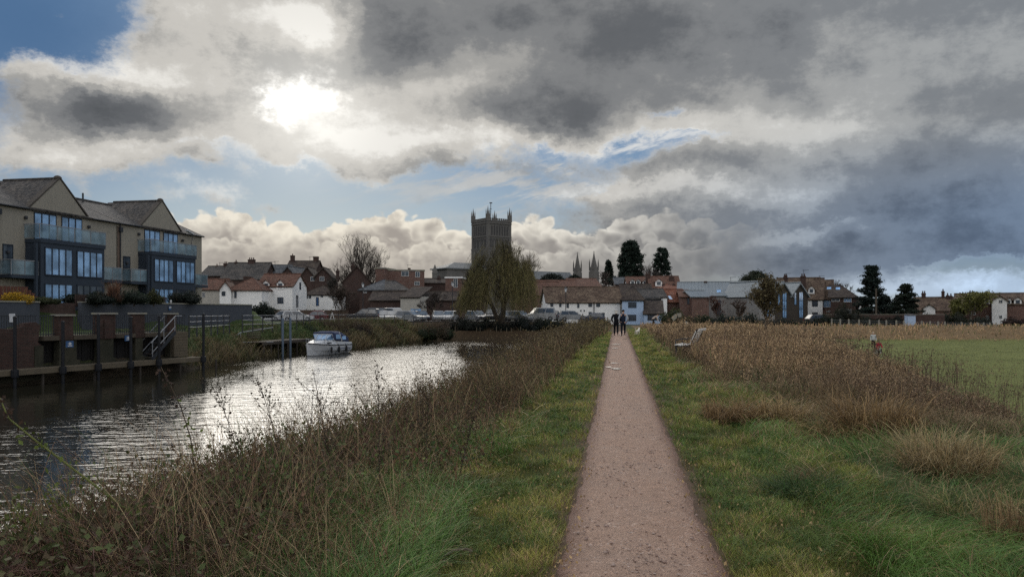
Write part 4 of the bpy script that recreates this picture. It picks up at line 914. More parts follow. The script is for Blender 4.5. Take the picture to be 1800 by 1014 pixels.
# ------------------------------------------------------------------ old wharf on the far bank
WA = math.atan2(.927, .375)
M['pier_shade_moss'] = mat('shaded_mossy_pier', (.045, .042, .029), .9, .45, .8, 6, col2=(.024, .024, .016)); M['brick_wharf'] = brickmat('brick_wharf', (.058, .030, .025), (.040, .025, .021), (.058, .052, .045)); M['pile_black'] = mat('pile_black', (.010, .011, .014), .6, .3)  # pier and brick colours darkened to paint in the wharf's backlit shade
def wharf():
    T = thing('river_wharf', 'old brick and concrete wharf with dark open bays and a timber walkway above the water', 'wharf', (-24.9, 38.0, 0), WA)
    b = MB(); b.prism([(-12, -1.2), (2.45, -1.2), (2.45, -.1), (2.2, .1), (2.35, .95), (2.1, 1.12), (1.5, 1.08), (1.3, .86), (.6, .80), (.2, .84), (-12, .9)], 0, .45); obj('broken_wall', b, M['brick_wharf'], T)
    bs = MB(); bs.box(2.0, 2.46, -.06, .5, -1.25, -.08); bs.box(-12, 2.46, .05, .6, -2.6, -1.2); bs.box(2.46, 11.0, .35, .9, -2.6, -1.12); obj('footing', bs, M['pier_shade_moss'], T)
    for k, (x0, x1, d0, d1, zt) in enumerate(((3.35, 4.2, -.02, .45, 1.52), (5.8, 6.85, -.05, .45, 1.60), (8.2, 8.9, -.03, .42, 1.60), (10.9, 11.45, .1, .5, 1.58))):
        lo = MB(); lo.box(x0 + .08, x1 + (.25 if k == 0 else -.1), d0 + .05, d1, -1.3, .16); lo.box(x0 + .02, x1 + .4 * (k == 0), d0, d1, -1.3, -.9)
        po = obj('pier', lo, M['pier_shade_moss'], T); br = MB(); br.box(x0, x1, d0, d1, .162, zt - .09); br.box(x0 + .25, x1 - .25, d0 - .09, d0 - .002, .162, zt - .4) if k in (1,) else None
        obj('brick_pier', br, M['brick_wharf'], po); c = MB(); c.box(x0 - .06, x1 + .06, d0 - .12, d1 + .06, zt - .09, zt); obj('cap', c, M['concrete'], po)
    for x0, x1 in ((2.47, 3.34), (4.21, 5.79), (6.86, 8.19), (8.91, 10.88)):
        l = MB(); l.box(x0, x1, -.08, 2.2, .17, .40); obj('lintel', l, M['wood'], T)
    bw = MB()
    for i in range(46): x = 2.4 + i * .19; bw.box(x, x + .17, .62 + .012 * (i % 3), .68 + .012 * (i % 3), -2.0, .17)
    obj('plank_wall', bw, mat('shade_dark_planks', (.014, .013, .013), .8, .4), T)  # near-black colour paints the shade inside the open bays
    pc = MB()
    for i in range(9): pc.box(11.05, 12.15, -.12 + .008 * (i % 2), -.06 + .008 * (i % 2), -1.1 + i * .17, -.94 + i * .17)
    pc.box(11.04, 12.16, -.055, 1.2, -1.1, .42); obj('board_cladding', pc, M['wood_pale'], T)
    w = MB(); w.box(-12, 12.6, -.95, -.62, -1.42, -1.16); w.box(-12, 12.6, -.62, -.03, -1.22, -1.16); obj('walkway_beam', w, M['wood_pale'], T)
    for i in range(9): x = -11 + i * 3.0 + .9; s = MB(); s.tube([(x, -.75, -1.4), (x, -.75, -2.8)], .07, 6); obj('walkway_strut', s, M['wood_dark'], T)
    for x0, x1, zt in ((2.47, 3.34, 1.45), (4.21, 5.79, 1.45), (6.86, 8.19, 1.48), (8.91, 10.88, 1.48), (11.5, 12.3, 1.48), (-12, 2.3, 1.45)):
        r = MB(); r.bar((x0, .25, zt), (x1, .25, zt), .05); r.bar((x0, .25, .5), (x1, .25, .5), .04)
        n = int((x1 - x0) / .125)
        for i in range(n): x = x0 + (i + .5) * (x1 - x0) / n; r.bar((x, .25, .4), (x, .25, zt - .025), .028)
        obj('railing', r, M['metal_dark'], T)
    return T
wharf()
def wl(u, v, z): return (-24.9 + u * math.cos(WA) - v * math.sin(WA), 38 + u * math.sin(WA) + v * math.cos(WA), z)
for k, (u, zt, lab) in enumerate(((.2, 1.35, 'dark mooring pile at the left edge in front of the broken brick wall'), (2.75, 1.1, 'dark mooring pile carrying a blue sign, right of the broken brick wall'), (4.85, 1.45, 'dark mooring pile in front of the widest dark wharf bay'), (6.95, 1.3, 'dark mooring pile against the double brick pier'), (8.95, 1.35, 'dark mooring pile just left of the wharf staircase'), (12.45, 1.45, 'dark mooring pile at the right-hand end of the wharf'))):
    T = thing('mooring_pile', lab, 'mooring pile', wl(u, -1.08, 0), WA, 'dark mooring piles along the wharf'); p = MB(); p.tube([(0, 0, -3), (0, 0, zt)], .078, 8); p.lathe([(.09, 0), (.09, .05), (.03, .10)], 8, (0, 0, zt)); obj('shaft', p, M['pile_black'], T)
    c = MB(); c.lathe([(.16, -1.5), (.17, -1.42), (.17, -1.2), (.16, -1.12)], 8); c.box(-.1, .1, 0, .3, -1.4, -1.18); obj('collar', c, M['pile_black'], T)
st = thing('wharf_staircase', 'steep metal stairs with twin handrails leading down to the wharf walkway', 'staircase', wl(0, 0, 0), WA)
a, b_ = (8.95, -1.12), (10.75, .42)
for y in (-.42, .42): q = MB(); q.bar((a[0], y - .1, a[1]), (b_[0], y - .1, b_[1]), .05, .2); obj('stringer', q, M['metal_dark'], st)
for i in range(8): t = (i + .5) / 8; q = MB(); q.cbox((a[0] + (b_[0] - a[0]) * t, -.1, a[1] + (b_[1] - a[1]) * t), (.26, .78, .04)); obj('tread', q, M['wood_dark'], st)
for y in (-.52, .32):
    q = MB(); q.tube([(a[0], y, a[1] + .35), (b_[0], y, b_[1] + .35)], .025, 6); q.tube([(a[0] - .05, y, a[1] + .95), (b_[0], y, b_[1] + .98), (b_[0] + .5, y, b_[1] + .98)], .03, 6)
    for t in (.03, .5, .97): x = a[0] + (b_[0] - a[0]) * t; z = a[1] + (b_[1] - a[1]) * t; q.tube([(x, y, z), (x, y, z + .95)], .025, 6)
    obj('handrail', q, M['steel'], st)
def sign(name, lab, u, v, z, w, h, m1='sign_blue', post=None):
    T = thing(name, lab, 'sign', wl(u, v, z), WA); q = MB(); q.box(-w / 2, w / 2, -.02, .02, -h / 2, h / 2); obj('board', q, M[m1], T)
    if m1 == 'sign_blue':
        q = MB(); q.box(-w * .3, w * .3, -.026, -.0205, -h * .34, -h * .18); q.box(-w * .12, w * .12, -.026, -.0205, -h * .1, h * .3); q.box(-w * .28, w * .28, -.0255, -.0205, h * .02, h * .14); obj('symbol', q, M['white_gloss'], T)
sign('mooring_sign', 'small blue notice with white marks on the second mooring pile', 3.0, -1.25, -.0, .42, .32)
sign('mooring_sign', 'small blue notice with white marks on the lintel of the right-hand dark bay', 7.6, -.14, .15, .42, .32)
sign('white_notice', 'small white notice on the railings above the broken brick wall', .95, .15, 1.35, .28, .42, 'white_gloss')

# ------------------------------------------------------------------ garden wall, promenade and jetty
def alongwall(Y, off=0.0, z=0): return (float(wallx(Y)) + off * .98, Y - off * .2, z)
GW = thing('garden_wall', 'long grey rendered garden wall with pale coping below the apartments', 'wall', (0, 0, 0))
for i, (Y0, Y1, zt) in enumerate(((30, 50.4, 2.28), (54.0, 76.0, 2.32))):
    q = MB(); A = Vector(alongwall(Y0)); B_ = Vector(alongwall(Y1)); q.bar(A + Vector((0, 0, 1.0)), B_ + Vector((0, 0, 1.0)), .3, 2.6); obj('wall_face', q, M['wall_grey'], GW)
    q = MB(); q.bar(A + Vector((0, 0, zt)), B_ + Vector((0, 0, zt)), .42, .09); obj('coping', q, M['concrete'], GW)
q = MB(); q.bar(Vector(alongwall(50.4, -.5, .9)), Vector(alongwall(54, -.5, .9)), .3, 2.7); obj('brick_recess', q, M['brick_dark'], GW)
q = MB(); q.bar(Vector(alongwall(76, 0, 1.0)), Vector((-37, 84, 1.0)), .3, 2.6); obj('return_wall', q, M['wall_grey'], GW)
rf = thing('low_red_fence', 'low red-brown slatted fence on top of the grey garden wall', 'fence', alongwall(54, -.5, 2.0))
q = MB()
for i in range(60): p = Vector(alongwall(54.2 + i * .165, -.5, 2.0)) - Vector(alongwall(54, -.5, 2.0)); q.cbox((p.x, p.y, .42), (.04, .13, .84))
obj('slat_panel', q, M['brick_dark'], rf)
for i in range(8):
    T = thing('wall_light', 'small white cap light standing on the pale coping of the grey garden wall', 'light', alongwall(54.6 + i * 1.32, .02, 2.365), group='white cap lights on the garden wall'); q = MB(); q.lathe([(.05, 0), (.05, .12), (.09, .13), (.08, .2), (.02, .23)], 8); obj('lamp_body', q, M['white_gloss'], T)
ts = thing('wall_notice', 'small blue and white notice on the grey garden wall', 'sign', alongwall(63.5, .17, 1.95)); q = MB(); q.box(0, .02, -.25, .25, -.16, .16); obj('board', q, M['sign_blue'], ts); q = MB(); q.box(.021, .026, -.2, .2, -.02, .12); obj('panel', q, M['white_gloss'], ts)
sf = thing('slanted_fence', 'reddish timber screen sloping down to the right in the near garden', 'fence', alongwall(46.5, -2.2, 1.75))
q = MB()
for i in range(26):
    p = Vector(alongwall(46.5 + i * .28, -2.2, 0)) - Vector(alongwall(46.5, -2.2, 0)); h = 1.55 if i < 20 else 1.55 - .2 * (i - 19); q.cbox((p.x, p.y, h / 2 - .2), (.05, .25, h + .4))
obj('board_panel', q, mat('red_timber', (.11, .045, .032), .85, .3), sf)
def railing(lab, pts, rails, post=1.7, name='railing', tall=1.0):
    T = thing(name, lab, 'railing', pts[0]); O = Vector(pts[0]); P = [Vector(p) - O for p in pts]
    for a, b in zip(P[:-1], P[1:]):
        for zz in rails: q = MB(); q.tube([a + Vector((0, 0, zz)), b + Vector((0, 0, zz))], .024, 6, cap=True); obj('rail', q, M['steel'], T)
        n = max(1, round((b - a).length / post))
        for i in range(n + 1):
            if i == n and b is not P[-1]: continue
            p = a.lerp(b, i / n); q = MB(); q.bar(p + Vector((0, 0, -.4)), p + Vector((0, 0, tall + .03)), .07); obj('post', q, M['metal_dark'], T)
railing('galvanised three-rail fence on the grass between the wharf and the grey wall', [(-20.6, 50.3, .4), (-21.5, 60.0, .4)], (.95, .6, .25))
railing('galvanised three-rail fence beside the jetty, right of the gap in the railings', [(-21.2, 62.0, .4), (-19.9, 68, .4)], (.95, .6, .25))
railing('long two-rail fence running along the top of the bank beside the parked cars', [(-19.9, 68.2, .4), (-20.0, 78, .4), (-17.4, 92, .38), (-11.9, 104.5, .2)], (.95, .5), 2.4)
J = thing('jetty', 'wooden landing stage on posts with tall blue-grey piles beside the moored boat', 'jetty', (-19.6, 62.0, 0))
JD = Vector((PX(545, 70) + 19.6, 8.0, 0)); jn = Vector((JD.y, -JD.x, 0)).normalized()
q = MB()
for i in range(34): a = JD * (i / 34); q.slab([a - jn * 1.6 + Vector((0, 0, -.72)), a + jn * .0 + Vector((0, 0, -.72)), a + JD / 36 + Vector((0, 0, -.72)), a + JD / 36 - jn * 1.6 + Vector((0, 0, -.72))], .06)
obj('deck', q, M['wood'], J)
q = MB(); q.bar(Vector((0, 0, -.86)), JD + Vector((0, 0, -.86)), .12, .2); q.bar(-jn * 1.5 + Vector((0, 0, -.86)), JD - jn * 1.5 + Vector((0, 0, -.86)), .12, .2); obj('edge_beam', q, M['wood_dark'], J)
for t in (.02, .16, .3, .5, .7, .95):
    for e in (.0, -1.5): p = JD * t + jn * e; q = MB(); q.tube([p + Vector((0, 0, -3)), p + Vector((0, 0, -.9))], .07, 6); obj('leg', q, M['wood_dark'], J)
for t, lab in ((.36, 0), (.52, 1)): p = JD * t + jn * .14; q = MB(); q.tube([p + Vector((0, 0, -3)), p + Vector((0, 0, 1.05))], .10, 8); q.lathe([(.11, 1.05), (.02, 1.17)], 8, p); obj('pile', q, mat('blue_pile', (.09, .12, .16), .6, .2), J)
g = thing('gangway_handrail', 'pale tubular handrail climbing from the jetty over the grass steps', 'handrail', (-21.6, 63.0, 0))
q = MB(); q.tube([(-1.0, -.6, -.75), (-.3, .6, -.02), (1.6, 3.0, .35)], .035, 6); obj('rail', q, M['steel'], g); q = MB(); q.tube([(.0, -1.2, -.75), (2.6, -.2, -.75)], .03, 6); q.tube([(-1.0, -.6, -.75), (-1.0, -.6, -1.6)], .03, 6); q.tube([(-.3, .6, -.02), (-.3, .6, -1.0)], .03, 6); obj('lower_rail', q, M['steel'], g)
gs = thing('grass_steps', 'short flight of timber steps in the grass bank above the jetty', 'steps', (-21.0, 65.0, 0))
for i in range(5): q = MB(); q.cbox((-.5 + .12 * i, 1.0 - .5 * i, .25 - .17 * i), (1.1, .3, .09)); obj('tread', q, M['wood'], gs)
q = MB(); q.tube([(0, 0, 2.0), (2.2, -.2, 1.2)], .03, 6)
# low timber quay closing the far end of the reach
Q = thing('timber_quay', 'low dark timber quay across the far end of the water below the willow', 'quay', (-10.2, 103.45, 0)); q = MB()
for i in range(60): q.box(i * .32, i * .32 + .29, 0, .12 + .02 * (i % 3), -3, -1.32 + .03 * (i % 4))
obj('pile_wall', q, M['wood_dark'], Q); q = MB(); q.box(-.1, 19.4, -.1, .25, -1.36, -1.2); obj('capping', q, M['wood'], Q)
rq = random.Random(3)
for k, px in enumerate((838, 844, 862, 873, 881, 890, 899, 780, 800, 915)):
    T = thing('quay_stake', 'thin pale stake standing along the timber quay below the willow', 'stake', (PX(px, 103.2), 103.2, -1.2), group='pale stakes along the quay'); q = MB(); q.tube([(0, 0, -1.2), (rq.uniform(-.04, .04), 0, rq.uniform(.5, 1.05))], .045, 6); obj('shaft', q, M['wood_pale'], T)

# ------------------------------------------------------------------ moored motor boat
def boat():
    bow = Vector((PX(538, 65.2), 65.2, WATER)); stern = Vector((PX(603, 71.0), 71.0, WATER)); L = (bow - stern).length; mid = (bow + stern) / 2; dv = bow - stern
    T = thing('motor_boat', 'small white cabin cruiser with navy canopy moored at the jetty', 'boat', mid, math.atan2(dv.y, dv.x)); T.scale = (.93, .93, .93)
    h = L / 2
    def sec(x, bt, bw, zt, zk): return [(x, -bt, zt), (x, -bw, zt * .45), (x, -bw * .72, .02), (x, 0, zk), (x, bw * .72, .02), (x, bw, zt * .45), (x, bt, zt)]
    hull = MB(); rings = [sec(-h, 1.1, 1.08, .82, -.25), sec(-h * .4, 1.18, 1.14, .84, -.3), sec(h * .2, 1.15, 1.05, .90, -.3), sec(h * .62, .88, .68, .98, -.22), sec(h * .88, .45, .25, 1.06, -.08), sec(h * 1.02, .06, .03, 1.12, .35)]
    hull.loft(rings, closed=True); obj('hull', hull, M['white_gloss'], T, smooth=False)
    bs = MB()
    for s in (-1, 1): bs.loft([[(r[0][0], s * (abs(r[0 if s < 0 else 6][1]) + .035), r[0][2] + dz) for dz in (-.04, .04)] + [(r[0][0], s * (abs(r[0][1]) - .02), r[0][2] + dz) for dz in (.04, -.04)] for r in rings])
    obj('rubbing_strake', bs, M['metal_dark'], T)
    dk = MB(); dk.loft([[(x, -w, z0), (x, -w * .8, z1), (x, w * .8, z1), (x, w, z0)] for x, w, z0, z1 in ((-h * .1, 1.12, .86, 1.32), (h * .25, 1.08, .88, 1.34), (h * .55, .85, .95, 1.22), (h * .8, .52, 1.02, 1.12), (h * .98, .08, 1.1, 1.12))]); obj('foredeck', dk, M['white_gloss'], T)
    cp = MB(); cp.loft([[(x, -w, z0), (x, -w * .96, z1), (x, w * .96, z1), (x, w, z0)] for x, w, z0, z1 in ((-h, 1.1, .80, 1.05), (-h * .1, 1.16, .84, 1.2))]); obj('coaming', cp, M['white_gloss'], T)
    for s in (-1, 1): pt = MB(); pt.box(h * .2, h * .42, s * .985 - .03, s * .985 + .03, 1.04, 1.14); obj('porthole', pt, M['metal_dark'], T)
    ws = MB(); ws.loft([[(x, -w, z0), (x - .42, -w * .82, z1), (x - .42, w * .82, z1), (x, w, z0)] for x, w, z0, z1 in ((h * .28, .5, 1.33, 1.85), (h * .30, .5, 1.33, 1.85))])
    f = MB(); f.bar((h * .30, -.55, 1.34), (h * .30 - .45, -.5, 1.88), .05); f.bar((h * .30, .55, 1.34), (h * .30 - .45, .5, 1.88), .05); f.bar((h * .3, 0, 1.34), (h * .3 - .45, 0, 1.88), .05); f.bar((h * .30 - .45, -.98, 1.86), (h * .30 - .45, .98, 1.86), .06)
    f.bar((h * .05, -1.0, 1.3), (h * .30 - .45, -.98, 1.86), .05); f.bar((h * .05, 1.0, 1.3), (h * .30 - .45, .98, 1.86), .05); fo = obj('windscreen', f, M['white_gloss'], T)
    g = MB(); g.add([(h * .29, -.55, 1.36), (h * .29, .55, 1.36), (h * .29 - .43, .5, 1.84), (h * .29 - .43, -.5, 1.84)], [(0, 1, 2, 3)]); g.add([(h * .29, -.55, 1.36), (h * .29 - .43, -.5, 1.84), (h * .30 - .45, -.96, 1.84), (h * .05, -1.0, 1.33)], [(0, 1, 2, 3)]); g.add([(h * .29, .55, 1.36), (h * .29 - .43, .5, 1.84), (h * .30 - .45, .96, 1.84), (h * .05, 1.0, 1.33)], [(0, 1, 2, 3)]); obj('glass', g, M['glass_sky'], fo)
    navy = mat('navy_canvas', (.03, .04, .085), .8, .15)
    c = MB(); c.loft([[(x, -w, z0)] + [(x, -w * math.cos(a) ** .6 if math.cos(a) > 0.001 else 0, z0 + .45 + (z1 - z0 - .45) * math.sin(a)) for a in (.25, .8, 1.3)] + [(x, w * math.cos(a) ** .6, z0 + .45 + (z1 - z0 - .45) * math.sin(a)) for a in (1.3, .8, .25)] + [(x, w, z0)] for x, w, z0, z1 in ((h * .30 - .45, 1.0, 1.6, 2.02), (h * .0, 1.06, 1.35, 2.16), (-h * .45, 1.08, 1.2, 2.12), (-h * .66, 1.06, 1.1, 1.85), (-h * .82, 1.04, 1.06, 1.3))]); cn = obj('canopy', c, navy, T)
    for s in (-1, 1):
        for x0, x1, z0, z1 in ((-h * .32, -h * .02, 1.42, 1.82), (-h * .62, -h * .40, 1.32, 1.66)): w = MB(); w.add([(x0, s * 1.10, z0), (x1, s * 1.10, z0), (x1, s * 1.06, z1), (x0, s * 1.06, z1)], [(0, 1, 2, 3)]); obj('canopy_window', w, M['glass_sky'], cn)
        ar = MB(); ar.bar((-h * .36, s * 1.11, 1.2), (-h * .22, s * 1.07, 2.0), .07); obj('canopy_hoop', ar, M['white_gloss'], cn)
    pr = MB()
    for s in (-1, 1): pr.tube([(h * 1.02, 0, 1.5), (h * .85, s * .42, 1.52), (h * .5, s * .84, 1.45), (h * .3, s * 1.0, 1.2)], .02, 5); pr.tube([(h * .85, s * .42, 1.06), (h * .85, s * .42, 1.52)], .02, 5); pr.tube([(h * .5, s * .84, .98), (h * .5, s * .84, 1.45)], .02, 5)
    obj('pulpit_rail', pr, M['steel'], T)
    for s in (-1, 1):
        for x in (-h * .55, -.1 * h, h * .35): fe = MB(); fe.lathe([(.02, -.3), (.10, -.24), (.11, .0), (.10, .22), (.02, .3)], 8, (x, s * 1.27, .45)); fe.tube([(x, s * 1.25, .7), (x, s * 1.15, 1.0)], .015, 4); obj('fender', fe, M['rubber'], T)
    for x0, x1, z in ((-h * .95, -h * .6, .52), (-h * .5, -h * .2, .52)):
        for s in (-1, 1): st = MB(); st.box(x0, x1, s * 1.155 - .012, s * 1.155 + .012, z - .03, z + .03); obj('hull_stripe', st, navy, T)
boat()
# ------------------------------------------------------------------ trees
def tree_thing(name, label, cat, px, Y, zb=None, group=None, rz=0): 
    X = PX(px, Y); return thing(name, label, cat, (X, Y, landz(X, Y) - .05 if zb is None else zb), rz, group)
def bare_tree(label, px, Y, top, halfw, seed, levels=6, zb=None, name='bare_tree', r=.35, stem=.22, cat='tree', kids=(2, 3), twig=.022, up=.10, ang=(.28, .62), fuzz=0, fuzzcol=(.09, .06, .04), leaves=0, leafcol=(.12, .10, .03), group=None, fan=0):
    rng = np.random.default_rng(seed); T = tree_thing(name, label, cat, px, Y, zb, group); H_ = PZ(top, Y) - T.location.z; W = halfw * Y / F
    L = H_ * stem
    for again in (0, 1):
        rng = np.random.default_rng(seed); mb = MB(); tips = []
        if fan:
            mb.tube([(0, 0, -.5), (0, 0, L * .5)], [r * 1.5, r * 1.3], 8)
            for i in range(fan):
                a = 6.283 * i / fan + rng.uniform(-.3, .3); c = rng.uniform(.25, 1.75) if i else 0.05
                grow(rng, mb, tips, Vector((0, 0, L * .4)), Vector((math.cos(a) * c, math.sin(a) * c, 1)), L * (1.2 - .28 * c), r * .7, 1, levels, kids, ang, .74, up, .64, .09, twig)
        else: grow(rng, mb, tips, Vector((0, 0, -.2)), Vector((rng.normal() * .05, rng.normal() * .05, 1)), L, r, 0, levels, kids, ang, .76, up, .62, .09, twig)
        L *= H_ / np.percentile(np.array(mb.v)[:, 2], 99.7)
    V = np.array(mb.v); zmax = np.percentile(V[:, 2], 99.7); wx = np.percentile(np.abs(V[:, 0] - np.median(V[:, 0])), 99); sz = H_ / zmax; sx = W / max(wx, .1)
    Sx = Matrix.Diagonal((sx, sx, sz, 1)); mb.move(Sx)
    cut = len(mb.f)
    trunk = MB(); crown = MB()
    # thick limbs make the trunk, the fine growth makes the crown
    trunk.v = list(mb.v); crown.v = list(mb.v)
    for f in mb.f:
        rad = (Vector(mb.v[f[0]]) - Vector(mb.v[f[1]])).length
        (trunk if rad > max(r * .30, twig * 2.4) else crown).f.append(f)
    for g in (trunk, crown):
        use = sorted({i for f in g.f for i in f}); mp = {i: k for k, i in enumerate(use)}; g.v = [g.v[i] for i in use]; g.f = [tuple(mp[i] for i in f) for f in g.f]
    obj('trunk', trunk, M['bark'], T)
    q = NP(); q.addmb(crown, fuzzcol, rng)
    ends = np.array([(Sx @ t[0]) for t in tips if t[2] >= levels - 2])
    if fuzz:
        n = fuzz; b = ends[rng.integers(0, len(ends), n)]; d = rng.normal(size=(n, 3)) * np.array([1, 1, .8]) * (.035 * H_); d[:, 2] += .02 * H_
        q.add(*ribbons(b, d, rng.normal(size=(n, 3)) * .02, np.full(n, twig * 1.5), np.tile(fuzzcol, (n, 1)), np.tile(fuzzcol, (n, 1)), 1, rng))
    if leaves:
        b = ends[rng.integers(0, len(ends), leaves)] + rng.normal(size=(leaves, 3)) * .045 * H_
        q.add(*quads(b, .11 * Y / 60, rng, leafcol, jit=.45))
    q.build('crown', M['leaf'], T)
    return T
bare_tree('large bare round-headed tree standing above the rooftops left of the abbey', 630, 168, 420, 51, 11, levels=7, r=.40, stem=.20, twig=.026, up=.05, kids=(2, 2), ang=(.22, .5), fan=13, zb=1.0, fuzz=14000, fuzzcol=(.05, .04, .032))
bare_tree('wispy bare tree with backlit twigs rising behind the right shoulder of the willow', 922, 132, 431, 30, 5, levels=6, r=.3, twig=.03, fuzz=2500, fuzzcol=(.11, .09, .05), zb=0)
bare_tree('brown bare scrubby tree at the left of the parked cars', 607, 116, 503, 24, 8, levels=6, r=.16, stem=.14, twig=.025, fuzz=2600, fuzzcol=(.075, .055, .042))
bare_tree('grey bare scrub tree behind the parked cars, left of the lamp post', 765, 124, 512, 26, 9, levels=6, r=.14, stem=.12, twig=.026, fuzz=2600, fuzzcol=(.065, .052, .045))
bare_tree('dark bare bush tree in front of the brick gable house', 590, 128, 490, 18, 19, levels=6, r=.14, stem=.14, twig=.026, fuzz=2000, fuzzcol=(.055, .05, .042))
bare_tree('small leafless tree above the roof of the dark villa', 1478, 150, 494, 24, 21, levels=6, r=.2, twig=.03, fuzz=900, fuzzcol=(.05, .042, .035))
bare_tree('reddish brown bare tree in front of the left end of the metal-roofed barn', 1262, 122, 521, 16, 23, levels=6, r=.12, stem=.16, twig=.026, fuzz=2400, fuzzcol=(.115, .06, .045))
bare_tree('grey-brown bare tree in front of the middle of the metal-roofed barn', 1300, 122, 527, 16, 24, levels=6, r=.12, stem=.16, twig=.026, fuzz=2000, fuzzcol=(.10, .07, .055))
bare_tree('pale yellow-green tree leaning over the hedge before the brick mill house', 1704, 118, 516, 22, 25, levels=6, r=.14, stem=.2, twig=.024, fuzz=700, fuzzcol=(.10, .09, .05), leaves=2600, leafcol=(.15, .15, .045))
bare_tree('bushy yellow-green tree beside the chimneyed cottage', 1684, 121, 528, 12, 26, levels=5, r=.14, stem=.2, twig=.024, fuzz=400, leaves=2200, leafcol=(.14, .14, .04))
bare_tree('small lone olive-brown tree standing in the rough grass of the meadow', 1345, 54, 489, 27, 31, levels=6, r=.13, stem=.24, twig=.012, up=.12, fuzz=5200, fuzzcol=(.10, .075, .045), leaves=2400, leafcol=(.105, .085, .04), name='small_tree')
bare_tree('fine bare tree between the evergreens and the red-roofed house', 1135, 200, 466, 16, 33, levels=6, r=.2, twig=.035, fuzz=600, fuzzcol=(.06, .05, .045), zb=0)
bare_tree('bare brown tree in front of the western end of the nave', 1062, 210, 480, 20, 35, levels=6, r=.2, twig=.04, fuzz=1800, fuzzcol=(.07, .05, .042), zb=0)

def willow():
    rng = np.random.default_rng(77); T = tree_thing('willow_tree', 'big weeping willow with olive trailing branches in front of the abbey tower', 'tree', 878, 106); Y = 106
    mb = MB(); tips = []; k = Y / F; H_ = 10.6
    for d, r_ in (((-.28, 0, 1), .34), ((.22, .1, 1), .42), ((.0, -.2, 1), .26)):
        grow(rng, mb, tips, Vector((d[0] * .6, 0, -.3)), Vector(d), 3.2, r_, 0, 4, (2, 3), (.30, .75), .78, .10, .66, .12, .03)
    obj('trunk', mb, M['bark_dark'], T)
    q = NP(); n = 1750
    # crown top is a broad dome, higher to the right; strands start on it and fall almost to the ground
    nc = 85; cid = rng.integers(0, nc, n); cth = rng.uniform(0, 6.283, nc); crr = np.sqrt(rng.uniform(0, 1, nc)) ** .8; clen = rng.uniform(.45, 1.35, nc); csh = rng.uniform(.6, 1.35, nc); ctop = rng.normal(0, .55, nc)
    th = cth[cid] + rng.normal(size=n) * .16; rr = np.clip(crr[cid] + rng.normal(size=n) * .085, 0, 1.08); cx = -.05 + rr * np.cos(th) * 4.7; cy = rr * np.sin(th) * 3.9
    lob = .5 * np.sin(cx * 1.7 + 1) + .4 * np.sin(cx * 3.1 + cy * 1.3)
    top = H_ * (1 - .42 * (rr ** 2.2)) - np.where(cx < 0, -cx * .35, 0) + lob + ctop[cid] + rng.normal(size=n) * .3
    ln = np.clip(rng.normal(5.0, 1.1, n), 1.2, 8.5) * (.55 + .6 * rr) * clen[cid]; ln = np.minimum(ln, top - rng.uniform(.9, 2.6, n))
    base = np.stack([cx, cy, top], 1); out = np.stack([np.cos(th), np.sin(th), np.zeros(n)], 1)
    sway = rng.uniform(.35, 1.5, n)[:, None] * out + np.array([-.35, 0, 0]) * rng.uniform(0, 1.6, n)[:, None]
    tip = sway * 1.0; tip[:, 2] = -ln; mid = sway * .55; mid[:, 2] = -ln * .28 + .45
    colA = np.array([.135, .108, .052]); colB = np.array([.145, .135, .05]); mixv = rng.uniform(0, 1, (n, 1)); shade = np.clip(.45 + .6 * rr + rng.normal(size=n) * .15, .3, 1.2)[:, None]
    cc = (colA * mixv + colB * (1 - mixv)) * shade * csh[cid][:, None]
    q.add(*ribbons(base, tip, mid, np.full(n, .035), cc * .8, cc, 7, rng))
    m = 26; t = rng.uniform(.02, 1, (n, m, 1)); P = base[:, None] + 2 * t * (1 - t) * mid[:, None] + t * t * tip[:, None] + rng.normal(size=(n, m, 3)) * .10
    L = P.reshape(-1, 3); lc = np.repeat(cc, m, 0); a = rng.normal(size=(len(L), 3)) * .25; a[:, 2] -= 1
    q.add(*ribbons(L, a * rng.uniform(.10, .32, (len(L), 1)), a * .03, np.full(len(L), .040), lc, lc * 1.1, 1, rng))
    q.build('crown', M['leaf'], T)
willow()

